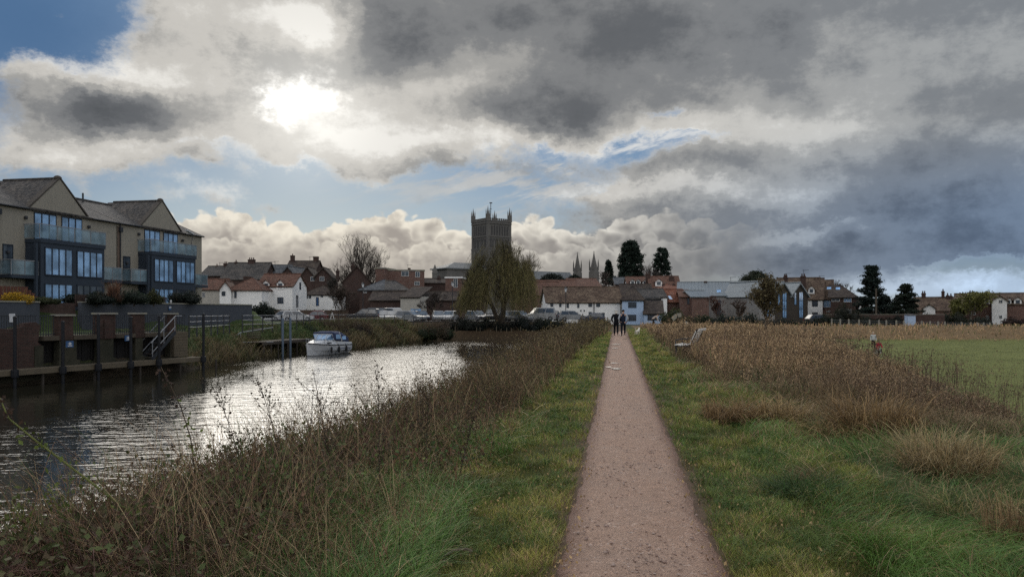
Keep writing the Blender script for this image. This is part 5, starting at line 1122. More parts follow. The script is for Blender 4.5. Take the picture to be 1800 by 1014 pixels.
def conifer(label, px, Y, top, bot, halfw, seed, shape='column', col=(.022, .036, .026), zb=0.0, n=110, leafn=70, size=None, name='evergreen_tree', gap=.0):
    rng = np.random.default_rng(seed); T = tree_thing(name, label, 'tree', px, Y, zb); H_ = PZ(top, Y) - zb; z0 = PZ(bot, Y) - zb; W = halfw * Y / F; size = size or Y * .0014
    tr = MB(); tr.tube([(0, 0, -.5), (0, 0, z0), (0, 0, z0 + (H_ - z0) * .9)], [W * .10, W * .08, .06], 7); obj('trunk', tr, M['bark_dark'], T)
    q = NP(); t = rng.uniform(0, 1, n) ** (1.0 if shape != 'pine' else 1.25)
    if shape == 'column': prof = np.clip(1.0 - .18 * (1 - t) - np.clip(t - .55, 0, 1) ** 1.6 * 2.4, .08, 1)
    elif shape == 'cone': prof = np.clip(1.02 - t * .95, .10, 1)
    elif shape == 'dome': prof = np.sqrt(np.clip(1 - t ** 2, .02, 1))
    else: prof = np.clip(1.02 - np.clip(t - .25, 0, 1) * 1.05 - np.clip(.12 - t, 0, 1) * 2.0, .14, 1) * (.80 + .28 * np.sin(t * 46) * (rng.uniform(0, 1, n) > .3))
    th = rng.uniform(0, 6.283, n); rad = W * prof * np.sqrt(rng.uniform(.2, 1, n)) * rng.uniform(.78, 1.12, n)
    hole = np.sin(th * 3 + t * 17 + seed) + np.sin(th * 5 - t * 31 + seed * 2) + .6 * np.sin(t * 53 + seed); kp = hole > -.75; th, rad, t, prof = th[kp], rad[kp], t[kp], prof[kp]; n = len(t)
    C = np.stack([rad * np.cos(th), rad * np.sin(th), z0 + t * (H_ - z0)], 1)
    sp = W * (.10 if shape != 'pine' else .085); br = MB()
    for k in range(0, n, 2): br.tube([(0, 0, max(z0, C[k, 2] - W * .1)), tuple(C[k])], [.09, .03], 3, cap=False)
    q.addmb(br, (.03, .025, .02), rng)
    off = rng.normal(size=(n, leafn, 3)) * np.array([sp, sp, sp * (.75 if shape != 'pine' else .4)])
    if shape == 'pine': d = np.stack([np.cos(th), np.sin(th), np.zeros(n)], 1); off += d[:, None, :] * rng.uniform(-1.4, .6, (n, leafn, 1)) * sp; off[:, :, 2] += .25 * sp
    P = (C[:, None] + off).reshape(-1, 3); cl = np.repeat(rng.uniform(.55, 1.35, (n, 1)), leafn, 0) * np.array(col)
    q.add(*quads(P, size, rng, cl, jit=.3, aspect=1.6)); q.build('crown', M['leaf'], T); return T
conifer('tallest dark evergreen above the roofs, middle of the three by the western turrets', 1108, 235, 425, 500, 23, 41, n=420, leafn=60)
conifer('dark columnar evergreen right of the tallest one, above the red-roofed house', 1163, 235, 437, 500, 17, 42, n=270, leafn=60)
conifer('smallest conical evergreen next to the western turrets', 1070, 240, 459, 500, 15, 43, shape='cone', n=150, leafn=50)
conifer('broad dark domed evergreen showing over the metal roof of the barn', 1327, 185, 481, 530, 38, 44, shape='dome', col=(.03, .038, .022), n=300, leafn=60)
conifer('tall layered pine beside the utility pole', 1532, 126, 469, 568, 33, 45, shape='pine', col=(.018, .03, .024), zb=-.3, n=330, leafn=80)
conifer('dark rounded evergreen right of the tall layered pine', 1592, 124, 501, 566, 31, 46, shape='pine', col=(.02, .03, .02), zb=-.3, n=270, leafn=80)
conifer('dark evergreen clump between the layered pine and the villa gable', 1556, 130, 522, 566, 22, 47, shape='dome', col=(.016, .025, .018), zb=-.3, n=110, leafn=70)
conifer('row of dark yews hiding the wall of the nave, seen as one dark crown', 972, 260, 484, 505, 30, 48, shape='dome', col=(.022, .028, .022), n=110, leafn=60)
conifer('low dark yew at the foot of the western turrets', 1010, 262, 485, 505, 16, 49, shape='dome', col=(.022, .028, .022), n=70, leafn=60)

# ------------------------------------------------------------------ hedges and shrubs
def shrub(name, label, cat, px0, px1, top, bot, Y, seed, col=(.03, .045, .02), depth=None, dens=420, size=None, twigs=0, twigcol=(.07, .05, .035), group=None, zb=None, jag=.22, fillcol=None):
    rng = np.random.default_rng(seed); k = Y / F; w = (px1 - px0) * k; X = PX((px0 + px1) / 2, Y); zb = PZ(bot, Y) if zb is None else zb; h = PZ(top, Y) - zb; depth = depth or min(w * .6, 3.0); size = size or max(.045, Y * .0012)
    T = thing(name, label, cat, (X, Y, zb), 0, group); q = NP()
    m = max(3, int(w / max(h, .5) * 2.2)); core = MB(); cs = []
    for i in range(m):
        cx = (i + .5) / m * w - w / 2 + rng.normal() * .05 * w; ed = 1 - abs(cx) / (w / 2) * .35; hh = h * (ed + rng.uniform(-jag, .05)); rr = max(w / m * .85, h * .35)
        cs.append((cx, rng.uniform(-.3, .3) * depth, hh, rr))
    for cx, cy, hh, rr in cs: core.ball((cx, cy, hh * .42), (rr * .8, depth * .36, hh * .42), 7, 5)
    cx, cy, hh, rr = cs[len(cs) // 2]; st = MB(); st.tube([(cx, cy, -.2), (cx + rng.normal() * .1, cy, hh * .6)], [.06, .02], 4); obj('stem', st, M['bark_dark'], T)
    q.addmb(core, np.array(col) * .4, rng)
    for cx, cy, hh, rr in cs:
        n = int(dens * max(.6, rr * hh / (size * size * 60)) ** .5); u = rng.normal(size=(n, 3)); u /= np.linalg.norm(u, axis=1)[:, None]; rad = rng.uniform(.72, 1.12, (n, 1))
        P = np.array([cx, cy, hh * .47]) + u * rad * np.array([rr, depth * .5, hh * .53]); P = P[P[:, 2] > -.05]
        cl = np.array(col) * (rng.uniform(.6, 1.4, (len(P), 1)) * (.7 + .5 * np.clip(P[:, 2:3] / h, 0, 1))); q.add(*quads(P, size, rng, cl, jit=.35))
    if twigs:
        b = np.stack([rng.uniform(-w / 2, w / 2, twigs), rng.uniform(-.4, .4, twigs) * depth, rng.uniform(.1, .75, twigs) * h], 1); d = rng.normal(size=(twigs, 3)) * .25 * h; d[:, 2] = np.abs(d[:, 2]) + .28 * h
        tc = np.tile(twigcol, (twigs, 1)) * rng.uniform(.6, 1.4, (twigs, 1)); q.add(*ribbons(b, d, rng.normal(size=(twigs, 3)) * .06, np.full(twigs, max(.012, Y * .0004)), tc, tc, 2, rng))
    q.build('crown', M['leaf'], T); return T
S = shrub
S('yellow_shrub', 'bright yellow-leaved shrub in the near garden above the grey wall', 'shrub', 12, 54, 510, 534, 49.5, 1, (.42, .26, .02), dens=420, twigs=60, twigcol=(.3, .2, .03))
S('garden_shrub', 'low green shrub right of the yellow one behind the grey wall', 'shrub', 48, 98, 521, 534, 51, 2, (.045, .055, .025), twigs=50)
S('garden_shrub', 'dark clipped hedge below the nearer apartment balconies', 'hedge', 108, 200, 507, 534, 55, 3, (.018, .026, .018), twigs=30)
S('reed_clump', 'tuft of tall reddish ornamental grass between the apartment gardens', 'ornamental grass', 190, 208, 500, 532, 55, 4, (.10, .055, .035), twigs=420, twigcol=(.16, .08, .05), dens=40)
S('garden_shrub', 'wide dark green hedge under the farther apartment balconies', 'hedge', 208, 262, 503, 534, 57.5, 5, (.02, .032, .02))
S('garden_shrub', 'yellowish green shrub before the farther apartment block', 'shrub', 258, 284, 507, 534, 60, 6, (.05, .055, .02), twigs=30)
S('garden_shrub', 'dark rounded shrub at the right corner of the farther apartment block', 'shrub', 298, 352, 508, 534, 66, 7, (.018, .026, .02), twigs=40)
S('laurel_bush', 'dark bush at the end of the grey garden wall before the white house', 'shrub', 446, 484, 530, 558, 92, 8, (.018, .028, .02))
S('ivy_bush', 'dark ivy-clad bush on the bank between railings and moored boat', 'shrub', 498, 552, 564, 602, 76, 9, (.018, .028, .016), twigs=60)
for k, (a, b, t, bo, y, c, lab) in enumerate(((560, 612, 560, 600, 80, (.06, .045, .03), 'brown dead scrub on the bank right behind the moored boat'), (604, 652, 562, 605, 84, (.065, .05, .035), 'brown scrub on the bank below the dark estate car'), (646, 700, 568, 606, 90, (.06, .052, .03), 'tangled brown-green scrub on the far bank, left of the grassy slope'), (735, 790, 566, 598, 99, (.03, .045, .018), 'green bramble mound on the bank at the left end of the quay'))):
    S('bank_scrub', lab, 'scrub', a, b, t, bo, y, 50 + k, c, twigs=500, twigcol=(.085, .06, .042), dens=220)
for k, (a, b, t, bo, y, c, lab) in enumerate(((776, 842, 557, 584, 105.2, (.022, .026, .02), 'dark thicket left of the willow trunk above the quay'), (838, 890, 560, 586, 105.4, (.016, .022, .016), 'dark low thicket around the willow trunk'), (884, 948, 558, 586, 105.6, (.016, .022, .018), 'dark hedge right of the willow trunk above the quay'), (940, 1002, 553, 584, 105.8, (.018, .026, .016), 'dark green bush at the right end of the quay'), (1000, 1070, 562, 584, 106, (.04, .04, .024), 'low brown-green bush before the dark blue hatchback'))):
    S('thicket', lab, 'shrub', a, b, t, bo, y, 60 + k, c, twigs=160, twigcol=(.05, .038, .03))
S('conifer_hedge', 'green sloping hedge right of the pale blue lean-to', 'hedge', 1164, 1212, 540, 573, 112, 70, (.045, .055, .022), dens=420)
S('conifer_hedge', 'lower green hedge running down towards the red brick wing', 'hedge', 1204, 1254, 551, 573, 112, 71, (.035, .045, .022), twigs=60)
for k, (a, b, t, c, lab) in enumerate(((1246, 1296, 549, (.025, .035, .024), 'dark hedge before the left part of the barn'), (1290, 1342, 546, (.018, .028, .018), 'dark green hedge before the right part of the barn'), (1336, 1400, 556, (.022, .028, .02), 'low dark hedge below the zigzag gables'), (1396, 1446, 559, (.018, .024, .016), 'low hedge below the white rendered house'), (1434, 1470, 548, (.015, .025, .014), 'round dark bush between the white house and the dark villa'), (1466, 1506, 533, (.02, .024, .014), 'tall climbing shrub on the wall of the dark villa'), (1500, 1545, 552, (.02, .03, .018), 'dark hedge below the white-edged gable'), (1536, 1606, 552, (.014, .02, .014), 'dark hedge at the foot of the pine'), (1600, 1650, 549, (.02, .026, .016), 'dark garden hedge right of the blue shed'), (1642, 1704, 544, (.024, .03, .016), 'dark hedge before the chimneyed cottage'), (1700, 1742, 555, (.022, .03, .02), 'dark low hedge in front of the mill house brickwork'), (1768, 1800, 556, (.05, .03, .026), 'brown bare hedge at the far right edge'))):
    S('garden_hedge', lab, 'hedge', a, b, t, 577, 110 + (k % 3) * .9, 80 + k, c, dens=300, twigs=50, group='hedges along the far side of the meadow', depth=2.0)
# ------------------------------------------------------------------ cars
def profile_car(T, paint, kind):
    L, W, Hh = {'hatch': (3.9, 1.7, 1.48), 'estate': (4.5, 1.78, 1.5), 'suv': (4.6, 1.86, 1.75), 'van': (4.6, 1.86, 1.92)}[kind]; h = L / 2; belt = Hh * .60
    # side outline: x forward
    low = [(-h, .32), (-h * .97, belt * .98), (-h * .5, belt * 1.02), (h * .38, belt), (h * .62, belt * .90), (h * .95, belt * .74), (h, .5), (h * .96, .24), (-h * .96, .22)]
    b = MB(); b.loft([[(x * f, s * W / 2 * g, z) for x, z in low] for s, f, g in ((-1, .97, .97), (-1, 1, 1.0), (1, 1, 1.0), (1, .97, .97))] if 0 else [[(x * f, y, z * (1 if abs(y) < W * .48 else .985)) for x, z in low] for y, f in ((-W / 2, .965), (-W * .46, 1), (W * .46, 1), (W / 2, .965))])
    rearx = {'hatch': -h * .93, 'estate': -h * .95, 'suv': -h * .95, 'van': -h * .97}[kind]; rtop = {'hatch': -h * .68, 'estate': -h * .80, 'suv': -h * .84, 'van': -h * .93}[kind]; fx = h * .46; ft = h * .08 if kind != 'van' else h * .2
    def cab(y0, y1): return
    b.loft([[(rearx, -W * .47, belt * .97), (fx, -W * .46, belt * .97), (fx, W * .46, belt * .97), (rearx, W * .47, belt * .97)], [(rtop, -W * .39, Hh - .07), (ft, -W * .39, Hh - .07), (ft, W * .39, Hh - .07), (rtop, W * .39, Hh - .07)], [(rtop + .1, -W * .34, Hh), (ft - .12, -W * .34, Hh), (ft - .12, W * .34, Hh), (rtop + .1, W * .34, Hh)]])
    body = obj('body', b, paint, T)
    def lerp(a, c, t): return tuple(a[i] + (c[i] - a[i]) * t for i in range(3))
    for s in (-1, 1):
        q0, q1, q2, q3 = (rearx, s * W * .476, belt * .99), (fx, s * W * .466, belt * .99), (ft, s * W * .396, Hh - .07), (rtop, s * W * .396, Hh - .07)
        for ta, tb in ((.08, .46), (.50, .93)):
            g = MB(); g.add([lerp(lerp(q0, q1, ta), lerp(q3, q2, ta), .06), lerp(lerp(q0, q1, tb), lerp(q3, q2, tb), .06), lerp(lerp(q0, q1, tb), lerp(q3, q2, tb), .88), lerp(lerp(q0, q1, ta), lerp(q3, q2, ta), .88)], [(0, 1, 2, 3)]); g.move(Matrix.Translation((0, s * .012, .004))); obj('side_window', g, M['glass'], T)
    for nm, xa, xb, sx in (('windscreen', fx, ft, .014), ('rear_window', rearx, rtop, -.014)):
        a, c_, d_, e_ = (xa, -W * .46, belt * .97), (xa, W * .46, belt * .97), (xb, W * .39, Hh - .07), (xb, -W * .39, Hh - .07)
        g = MB(); g.add([lerp(lerp(a, c_, .06), lerp(e_, d_, .06), .1), lerp(lerp(a, c_, .94), lerp(e_, d_, .94), .1), lerp(lerp(a, c_, .94), lerp(e_, d_, .94), .92), lerp(lerp(a, c_, .06), lerp(e_, d_, .06), .92)], [(0, 1, 2, 3)]); g.move(Matrix.Translation((sx, 0, .01))); obj(nm, g, M['glass_car'], T)
    for x in (-h * .62, h * .62):
        for s in (-1, 1):
            w = MB(); r = .31 if kind in ('hatch', 'estate') else .35; prof = [(r * .55, .10), (r * .95, .11), (r, .06), (r, -.06), (r * .95, -.11), (r * .55, -.10)]
            w.loft([[(x + rr * math.cos(6.283 * k / 14), s * (W / 2 - .09) + yy, r + rr * math.sin(6.283 * k / 14)) for k in range(14)] for rr, yy in prof]); wo = obj('wheel', w, M['rubber'], T)
            rm = MB(); rm.loft([[(x + rr * math.cos(6.283 * k / 10), s * (W / 2 - .09) + s * yy, r + rr * math.sin(6.283 * k / 10)) for k in range(10)] for rr, yy in ((r * .56, .095), (r * .5, .112), (.05, .10))]); obj('rim', rm, M['steel'], wo)
    for s in (-1, 1):
        q = MB(); q.cbox((h * .93, s * W * .36, belt * .70), (.16, .34, .15)); obj('headlight', q, M['lamp_clear'], T)
        q = MB(); q.cbox((-h * .965, s * W * .42, belt * .82), (.10, .18, .28)); obj('tail_light', q, M['lamp_red'], T)
        q = MB(); q.cbox((fx - .12, s * (W / 2 + .06), belt * 1.04), (.12, .16, .11)); obj('mirror', q, paint, T)
M['glass_car'] = glassmat('car_glass', (.10, .12, .14), .06, .8); M['lamp_clear'] = mat('lamp_clear', (.6, .62, .64), .2, .05, spec=.6); M['lamp_red'] = mat('lamp_red', (.22, .015, .012), .3, .05, spec=.5)
def carpaint(name, c): 
    m = mat(name, c, .28, .05, spec=.6, bump=0); return m
CP = dict(silver=carpaint('paint_silver', (.20, .21, .22)), white=carpaint('paint_white', (.36, .37, .38)), dark=carpaint('paint_dark', (.025, .028, .034)), blue=carpaint('paint_navy', (.02, .03, .06)), grey=carpaint('paint_grey', (.16, .165, .17)), maroon=carpaint('paint_maroon', (.09, .02, .025)))
def car(label, px, yb, Y, head, col, kind):
    z = .335 if yb is None else PZ(yb, Y); T = thing('parked_car', label, 'car', (PX(px, Y), Y, z), R(head), 'cars in the riverside car park'); profile_car(T, CP[col], kind)
for a in ((640, None, 109.5, 175, 'dark', 'suv', 'dark four-wheel-drive parked nose left at the left end of the car park'), (655, None, 115, 170, 'dark', 'van', 'dark van standing behind the dark four-wheel-drive'), (671, None, 110, -62, 'silver', 'hatch', 'small silver hatchback next to the dark four-wheel-drive'), (686, None, 111, -58, 'silver', 'estate', 'silver estate angled between the small hatchback and the tall white people carrier'), (694, None, 115, -40, 'white', 'van', 'tall white people carrier rising behind the silver cars'), (722, None, 110, -30, 'grey', 'estate', 'grey saloon with pale windscreen facing right beside the white people carrier'), (741, None, 114, -70, 'blue', 'hatch', 'dark blue hatchback at the right of the grey saloon'), (771, None, 112, -80, 'silver', 'hatch', 'pale silver hatchback left of the lamp post'), (790, None, 112, -100, 'white', 'hatch', 'white rounded hatchback right below the lamp post'), (839, None, 113, -60, 'silver', 'estate', 'silver estate under the left side of the willow'), (864, None, 112, -90, 'dark', 'suv', 'dark car seen behind the willow trunk'), (893, None, 113, -70, 'grey', 'hatch', 'grey hatchback just right of the willow trunk'), (914, None, 112, -40, 'silver', 'estate', 'silver estate under the right edge of the willow'), (947, None, 112, 195, 'silver', 'van', 'silver people carrier with raked windscreen right of the willow'), (960, None, 115.5, 170, 'grey', 'estate', 'grey estate behind the silver people carrier by the cottage'), (1006, None, 114, 10, 'silver', 'estate', 'pale estate in front of the left half of the long white cottage'), (1040, 568, 112.5, 175, 'blue', 'hatch', 'dark blue hatchback in front of the middle of the long white cottage'), (468, None, 112, 10, 'white', 'estate', 'white estate car seen through the three-rail fence'), (497, None, 113, 170, 'silver', 'hatch', 'silver car behind the ivy-clad bush'), (524, None, 112, 8, 'white', 'estate', 'white car just left of the warning board by the fence panels'), (553, None, 114, 185, 'maroon', 'hatch', 'dark red car right of the white one by the fence panels'), (1440, 571, 112, 5, 'dark', 'hatch', 'dark car under the hedge in front of the white rendered house')):
    car(a[6], *a[:6])

# ------------------------------------------------------------------ street furniture, fences, posts
for px, top, Y, lab in ((795.5, 494, 118, 'black lamp post with lantern left of the willow'), (994.5, 504, 115, 'black lamp post with lantern in front of the long white cottage'), (638, 496, 117, 'pale-headed lamp post behind the parked cars below the bare tree')):
    T = thing('street_lamp', lab, 'street lamp', (PX(px, Y), Y, .2)); z = PZ(top, Y) - .2; q = MB(); q.lathe([(.11, 0), (.10, .8), (.06, .9), (.045, z - .8), (.09, z - .78)], 8); q.bar((-.25, 0, z - 1.1), (.25, 0, z - 1.1), .04); obj('post', q, M['metal_dark'], T)
    q = MB(); q.lathe([(.10, z - .76), (.2, z - .3), (.19, z - .28)], 6); obj('lantern', q, M['lamp_clear'], T); q = MB(); q.lathe([(.25, z - .28), (.12, z - .1), (.03, z)], 6); obj('cap', q, M['metal_dark'], T)
T = thing('utility_pole', 'tall wooden pole standing in front of the layered pine', 'pole', (PX(1540, 112), 112, -.4)); q = MB(); q.tube([(0, 0, -.5), (0, 0, PZ(507, 112) + .4)], [.17, .12], 8); obj('shaft', q, M['wood'], T)
T = thing('utility_pole', 'thin pole with small crossbar rising beside the mill house', 'pole', (PX(1705.5, 118), 118, -.4)); q = MB(); q.tube([(0, 0, -.5), (0, 0, PZ(512, 118) + .4)], [.12, .08], 7); q.bar((-.5, 0, PZ(514, 118) + .4), (.5, 0, PZ(514, 118) + .4), .08); obj('shaft', q, M['wood_dark'], T)
FT = thing('post_fence', 'line of pale concrete fence posts with wires along the far edge of the meadow', 'fence', (0, 0, 0)); fp = []
for px in (1462, 1477, 1492, 1510, 1528.5, 1545, 1558, 1575.5, 1589, 1620, 1635, 1649, 1661, 1690, 1706.5, 1718, 1729, 1740, 1751):
    Y = 103 - (px - 1460) * .016; x = PX(px, Y); z = landz(x, Y); zt = PZ(560.5 + (px - 1460) * .025, Y); q = MB(); q.box(x - .075, x + .075, Y - .075, Y + .075, z - .3, zt); q.box(x - .05, x + .05, Y - .05, Y + .05, zt, zt + .05); obj('post', q, M['concrete'], FT); fp.append((x, Y, z, zt))
for f in (.25, .55, .85):
    q = MB()
    for a, b in zip(fp[:-1], fp[1:]): q.bar((a[0], a[1] - .08, a[2] + (a[3] - a[2]) * f), (b[0], b[1] - .08, b[2] + (b[3] - b[2]) * f), .02)
    obj('wire', q, M['steel'], FT)
q = MB(); q.bar((PX(1706, 98.9), 98.9, PZ(577.5, 98.9)), (PX(1752, 98.6), 98.6, PZ(578.5, 98.6)), .05, .22); obj('white_board', q, M['white'], FT)
T = thing('garden_shed', 'small pale blue shed among the dark hedges behind the post fence', 'shed', (PX(1603, 105.5), 105.5, -.35)); q = MB(); q.box(-.5, .5, 0, 1.0, 0, 1.55); obj('wall', q, M['white_blue'], T); q = MB(); q.slab([(-.6, -.1, 1.57), (.6, -.1, 1.57), (.6, 1.1, 1.75), (-.6, 1.1, 1.75)], .06); obj('roof', q, M['slate'], T)
T = thing('brick_garden_wall', 'low brown brick garden wall behind the pale fence posts', 'wall', (0, 0, 0)); q = MB(); q.bar((PX(1440, 112.5), 112.5, .3), (PX(1660, 109), 109, .3), .25, 1.9); obj('wall_face', q, M['brick_dark'], T); q = MB(); q.bar((PX(1440, 112.5), 112.5, 1.28), (PX(1660, 109), 109, 1.28), .32, .06); obj('coping', q, M['concrete'], T)
FP = thing('panel_fence', 'brown timber panel fence with pale posts below the white houses', 'fence', (0, 0, 0)); y0 = 114.0; xa, xb = PX(478, y0), PX(612, y0 + 3)
for i in range(9):
    a = Vector((xa + (xb - xa) * i / 9, y0 + 3 * i / 9, .35)); b = Vector((xa + (xb - xa) * (i + 1) / 9, y0 + 3 * (i + 1) / 9, .35)); q = MB(); q.bar(a + Vector((0, 0, .78)), b + Vector((0, 0, .78)), .06, 1.55); obj('panel', q, M['fence'], FP)
    q = MB(); q.bar(a + Vector((0, -.08, 0)), a + Vector((0, -.08, 1.68)), .12); obj('post', q, M['wood_pale'], FP)
T = thing('white_notice', 'white notice fixed to the brown timber panel fence', 'sign', (PX(524, 113.6), 113.6, 1.55)); q = MB(); q.box(-.2, .2, -.03, .0, -.3, .3); obj('board', q, M['white_gloss'], T)
T = thing('warning_sign', 'small triangular white-edged frame by the railings above the moored boat', 'sign', (PX(584, 84), 84, .4)); q = MB(); q.bar((-.32, 0, 0), (0, 0, 1.2), .07); q.bar((.32, 0, 0), (0, 0, 1.2), .07); q.bar((-.2, 0, .45), (.2, 0, .45), .06); obj('frame', q, M['frame_white'], T)
T = thing('ticket_board', 'blue-grey notice board against the long brick store behind the cars', 'sign', (PX(731, 118), 118, .335)); q = MB(); q.box(-.75, .75, 0, .06, .5, 1.75); obj('board', q, M['glass_sky'], T); q = MB(); q.box(-.72, -.62, .06, .14, 0, 1.8); q.box(.62, .72, .06, .14, 0, 1.8); obj('post', q, M['metal_dark'], T)
T = thing('information_board', 'slanted pale information board on posts at the meadow edge before the green hedge', 'information board', (PX(1189, 96), 96, landz(PX(1189, 96), 96))); q = MB(); q.bar((-.42, 0, -.3), (-.42, 0, 1.0), .09); q.bar((.32, 0, -.3), (.32, 0, 1.3), .09); obj('post', q, M['wood_pale'], T); q = MB(); q.bar((-.5, -.05, .85), (.05, -.05, 1.35), .5, .06, (0, 1, 0)); q.bar((.05, -.05, 1.35), (.6, -.05, 1.38), .5, .06, (0, 1, 0)); obj('panel', q, M['concrete'], T)
T = thing('boulder', 'rounded pale stone lying beside the information board', 'boulder', (PX(1205, 95), 95, landz(PX(1205, 95), 95))); q = MB(); q.ball((0, 0, .28), (.42, .3, .36), 9, 6); q.ball((.3, .05, .2), (.3, .25, .25), 8, 5); obj('stone', q, M['concrete'], T)
# park bench
BX, BY = PX(1203, 28.2), 28.2; bz = landz(BX, BY)
T = thing('park_bench', 'slatted park bench half sunk in dead weeds right of the path', 'bench', (BX, BY, bz), R(67))   # local x along the bench, +y towards the river
gl_ = mat('bench_slat', (.66, .65, .62), .35, .15, spec=.6)
for i in range(4): q = MB(); q.cbox((.75, .30 - i * .13 - .0, .44 + .012 * abs(i - 1.5)), (1.5, .10, .03)); obj('seat_slat', q, gl_, T)
for i in range(7): q = MB(); t = i / 6; q.bar((0, -.20 - .22 * t - (.09 if i == 6 else 0), .52 + t * .48), (1.5, -.20 - .22 * t - (.09 if i == 6 else 0), .52 + t * .48), .075, .03, (0, 1, .25)); obj('back_slat', q, gl_, T)
for x in (.12, 1.38):
    q = MB(); q.bar((x, .36, .41), (x, -.20, .41), .05); q.bar((x, -.18, .41), (x, -.43, 1.02), .05); q.bar((x, .30, -.1), (x, .32, .41), .05); q.bar((x, -.22, -.1), (x, -.16, .41), .05); obj('frame', q, M['metal_dark'], T)
    q = MB(); q.tube([(x, -.26, .66), (x, .1, .68), (x, .33, .62), (x, .34, .43)], .022, 6); obj('armrest', q, M['metal_dark'], T)

# ------------------------------------------------------------------ people
def skin(name, verts, edges, radii, m, parent, sub=2, root=0):
    me = bpy.data.meshes.new(name); me.from_pydata([tuple(v) for v in verts], edges, []); o = bpy.data.objects.new(name, me); COL.objects.link(o); o.parent = parent
    o.modifiers.new('Skin', 'SKIN'); o.modifiers['Skin'].use_smooth_shade = True
    for i, r in enumerate(radii): me.skin_vertices[0].data[i].radius = r if hasattr(r, '__len__') else (r, r)
    me.skin_vertices[0].data[root].use_root = True
    s = o.modifiers.new('Subdivision', 'SUBSURF'); s.levels = sub; s.render_levels = sub; me.materials.append(m); return o
def cloth(name, c): 
    if name not in M: M[name] = mat(name, c, .9, .2, 6, 40, spec=.1, bump=.2)
    return M[name]
def person(label, loc, rz, H_=1.7, bend=0.0, twist=0, step=.16, arms='pocket', top=('navy_cloth', (.02, .026, .042)), legs=('black_cloth', (.012, .013, .016)), hair=('grey_hair', (.45, .43, .40)), sleeves=None, seat=None, look=0, long=False, hairlong=False):
    """faces local +y"""
    T = thing('person', label, 'person', loc, rz); k = H_ / 1.7; sk = cloth('skin_tone', (.42, .26, .19))
    J = {}
    hip = Vector((0, 0, .90)) if seat is None else Vector((0, 0, seat)); sp = Vector((0, math.sin(bend), math.cos(bend)))
    def S(h, side=0, fwd=0): return hip + sp * h + Vector((side, 0, 0)) + Vector((0, math.cos(bend), -math.sin(bend))) * fwd
    if seat is None:
        for s, ph in ((-1, 1), (1, -1)): J['kn', s] = Vector((s * .10, .06 + ph * step * .5, .48)); J['an', s] = Vector((s * .105, ph * step - .02, .09 + (.05 if ph < 0 else 0))); J['to', s] = J['an', s] + Vector((s * .02, .17, -.06))
    else:
        for s, ph in ((-1, .1), (1, -.06)): J['kn', s] = Vector((s * .13, .36, seat - .12 + ph)); J['an', s] = Vector((s * .12, .30 + ph * .5, .28 + ph * 1.6)); J['to', s] = J['an', s] + Vector((0, .16, -.05))
    for s in (-1, 1):
        J['sh', s] = S(.50, s * .19)
        if arms == 'pocket': J['el', s] = S(.22, s * .31, -.10); J['ha', s] = S(.02, s * .22, .06)
        elif arms == 'hang': J['el', s] = S(.22, s * .25, -.02); J['ha', s] = S(-.04, s * .26, .10)
        elif arms == 'down': J['el', s] = J['sh', s] + Vector((s * .04, .06, -.27)); J['ha', s] = J['sh', s] + Vector((s * .02, .14, -.52))
        else: J['el', s] = S(.28, s * .27, .14); J['ha', s] = S(.22, s * .24, .40)
    neck = S(.56); head = S(.70, 0, .02); crown = S(.80, 0, .015)
    # body: one continuous surface from head to feet and fingertips
    V = [hip, S(.18), S(.38), neck, S(.63, 0, .01), head, crown]; E = [(0, 1), (1, 2), (2, 3), (3, 4), (4, 5), (5, 6)]; Rr = [(.13, .10), (.12, .09), (.15, .10), .055, .062, .095, .07]
    for s in (-1, 1):
        b = len(V); V += [J['sh', s], J['el', s], J['ha', s], J['ha', s] + (J['ha', s] - J['el', s]).normalized() * .09]; Rr += [.06, .045, .034, .028]; E += [(2, b), (b, b + 1), (b + 1, b + 2), (b + 2, b + 3)]
        hd = (J['ha', s] - J['el', s]).normalized(); sd = hd.cross(Vector((0, 1, .1))).normalized(); fw = sd.cross(hd)
        for f, (o, l) in enumerate(((-.026, .075), (-.009, .085), (.009, .08), (.026, .062))):
            c = len(V); V += [V[b + 3] + fw * o + hd * l * .5, V[b + 3] + fw * o + hd * l + sd * -s * .02]; Rr += [.009, .007]; E += [(b + 3, c), (c, c + 1)]
        c = len(V); V += [V[b + 2] + fw * .045 + hd * .03, V[b + 2] + fw * .055 + hd * .07]; Rr += [.011, .009]; E += [(b + 2, c), (c, c + 1)]
        b = len(V); V += [hip + Vector((s * .09, 0, -.06)), J['kn', s], J['an', s], J['to', s]]; Rr += [.085, .058, .04, .035]; E += [(0, b), (b, b + 1), (b + 1, b + 2), (b + 2, b + 3)]
    skin('body', [v * k for v in V], E, [tuple(x * k for x in r) if hasattr(r, '__len__') else r * k for r in Rr], sk, T, 1)
    # jacket
    V = [hip + Vector((0, 0, -.02)) - sp * (.14 if long else .03), S(.16), S(.36), S(.50), S(.565)]; E = [(0, 1), (1, 2), (2, 3), (3, 4)]; Rr = [(.185, .135), (.168, .128), (.18, .128), (.13, .10), .075]
    if sleeves is None:
        for s in (-1, 1): b = len(V); V += [J['sh', s], J['el', s], J['ha', s]]; Rr += [.085, .066, .05]; E += [(3, b), (b, b + 1), (b + 1, b + 2)]
    skin('jacket', [v * k for v in V], E, [tuple(x * k for x in r) if hasattr(r, '__len__') else r * k for r in Rr], cloth(*top), T, 2)
    if sleeves:
        for s in (-1, 1): skin('sleeve', [v * k for v in (J['sh', s] - Vector((s * .05, 0, 0)), J['sh', s], J['el', s], J['ha', s])], [(0, 1), (1, 2), (2, 3)], [.07 * k, .08 * k, .062 * k, .046 * k], cloth(*sleeves), T, 1)
    V = [hip + Vector((0, 0, .06)), hip + Vector((0, 0, -.04))]; E = [(0, 1)]; Rr = [(.155, .115), (.15, .12)]
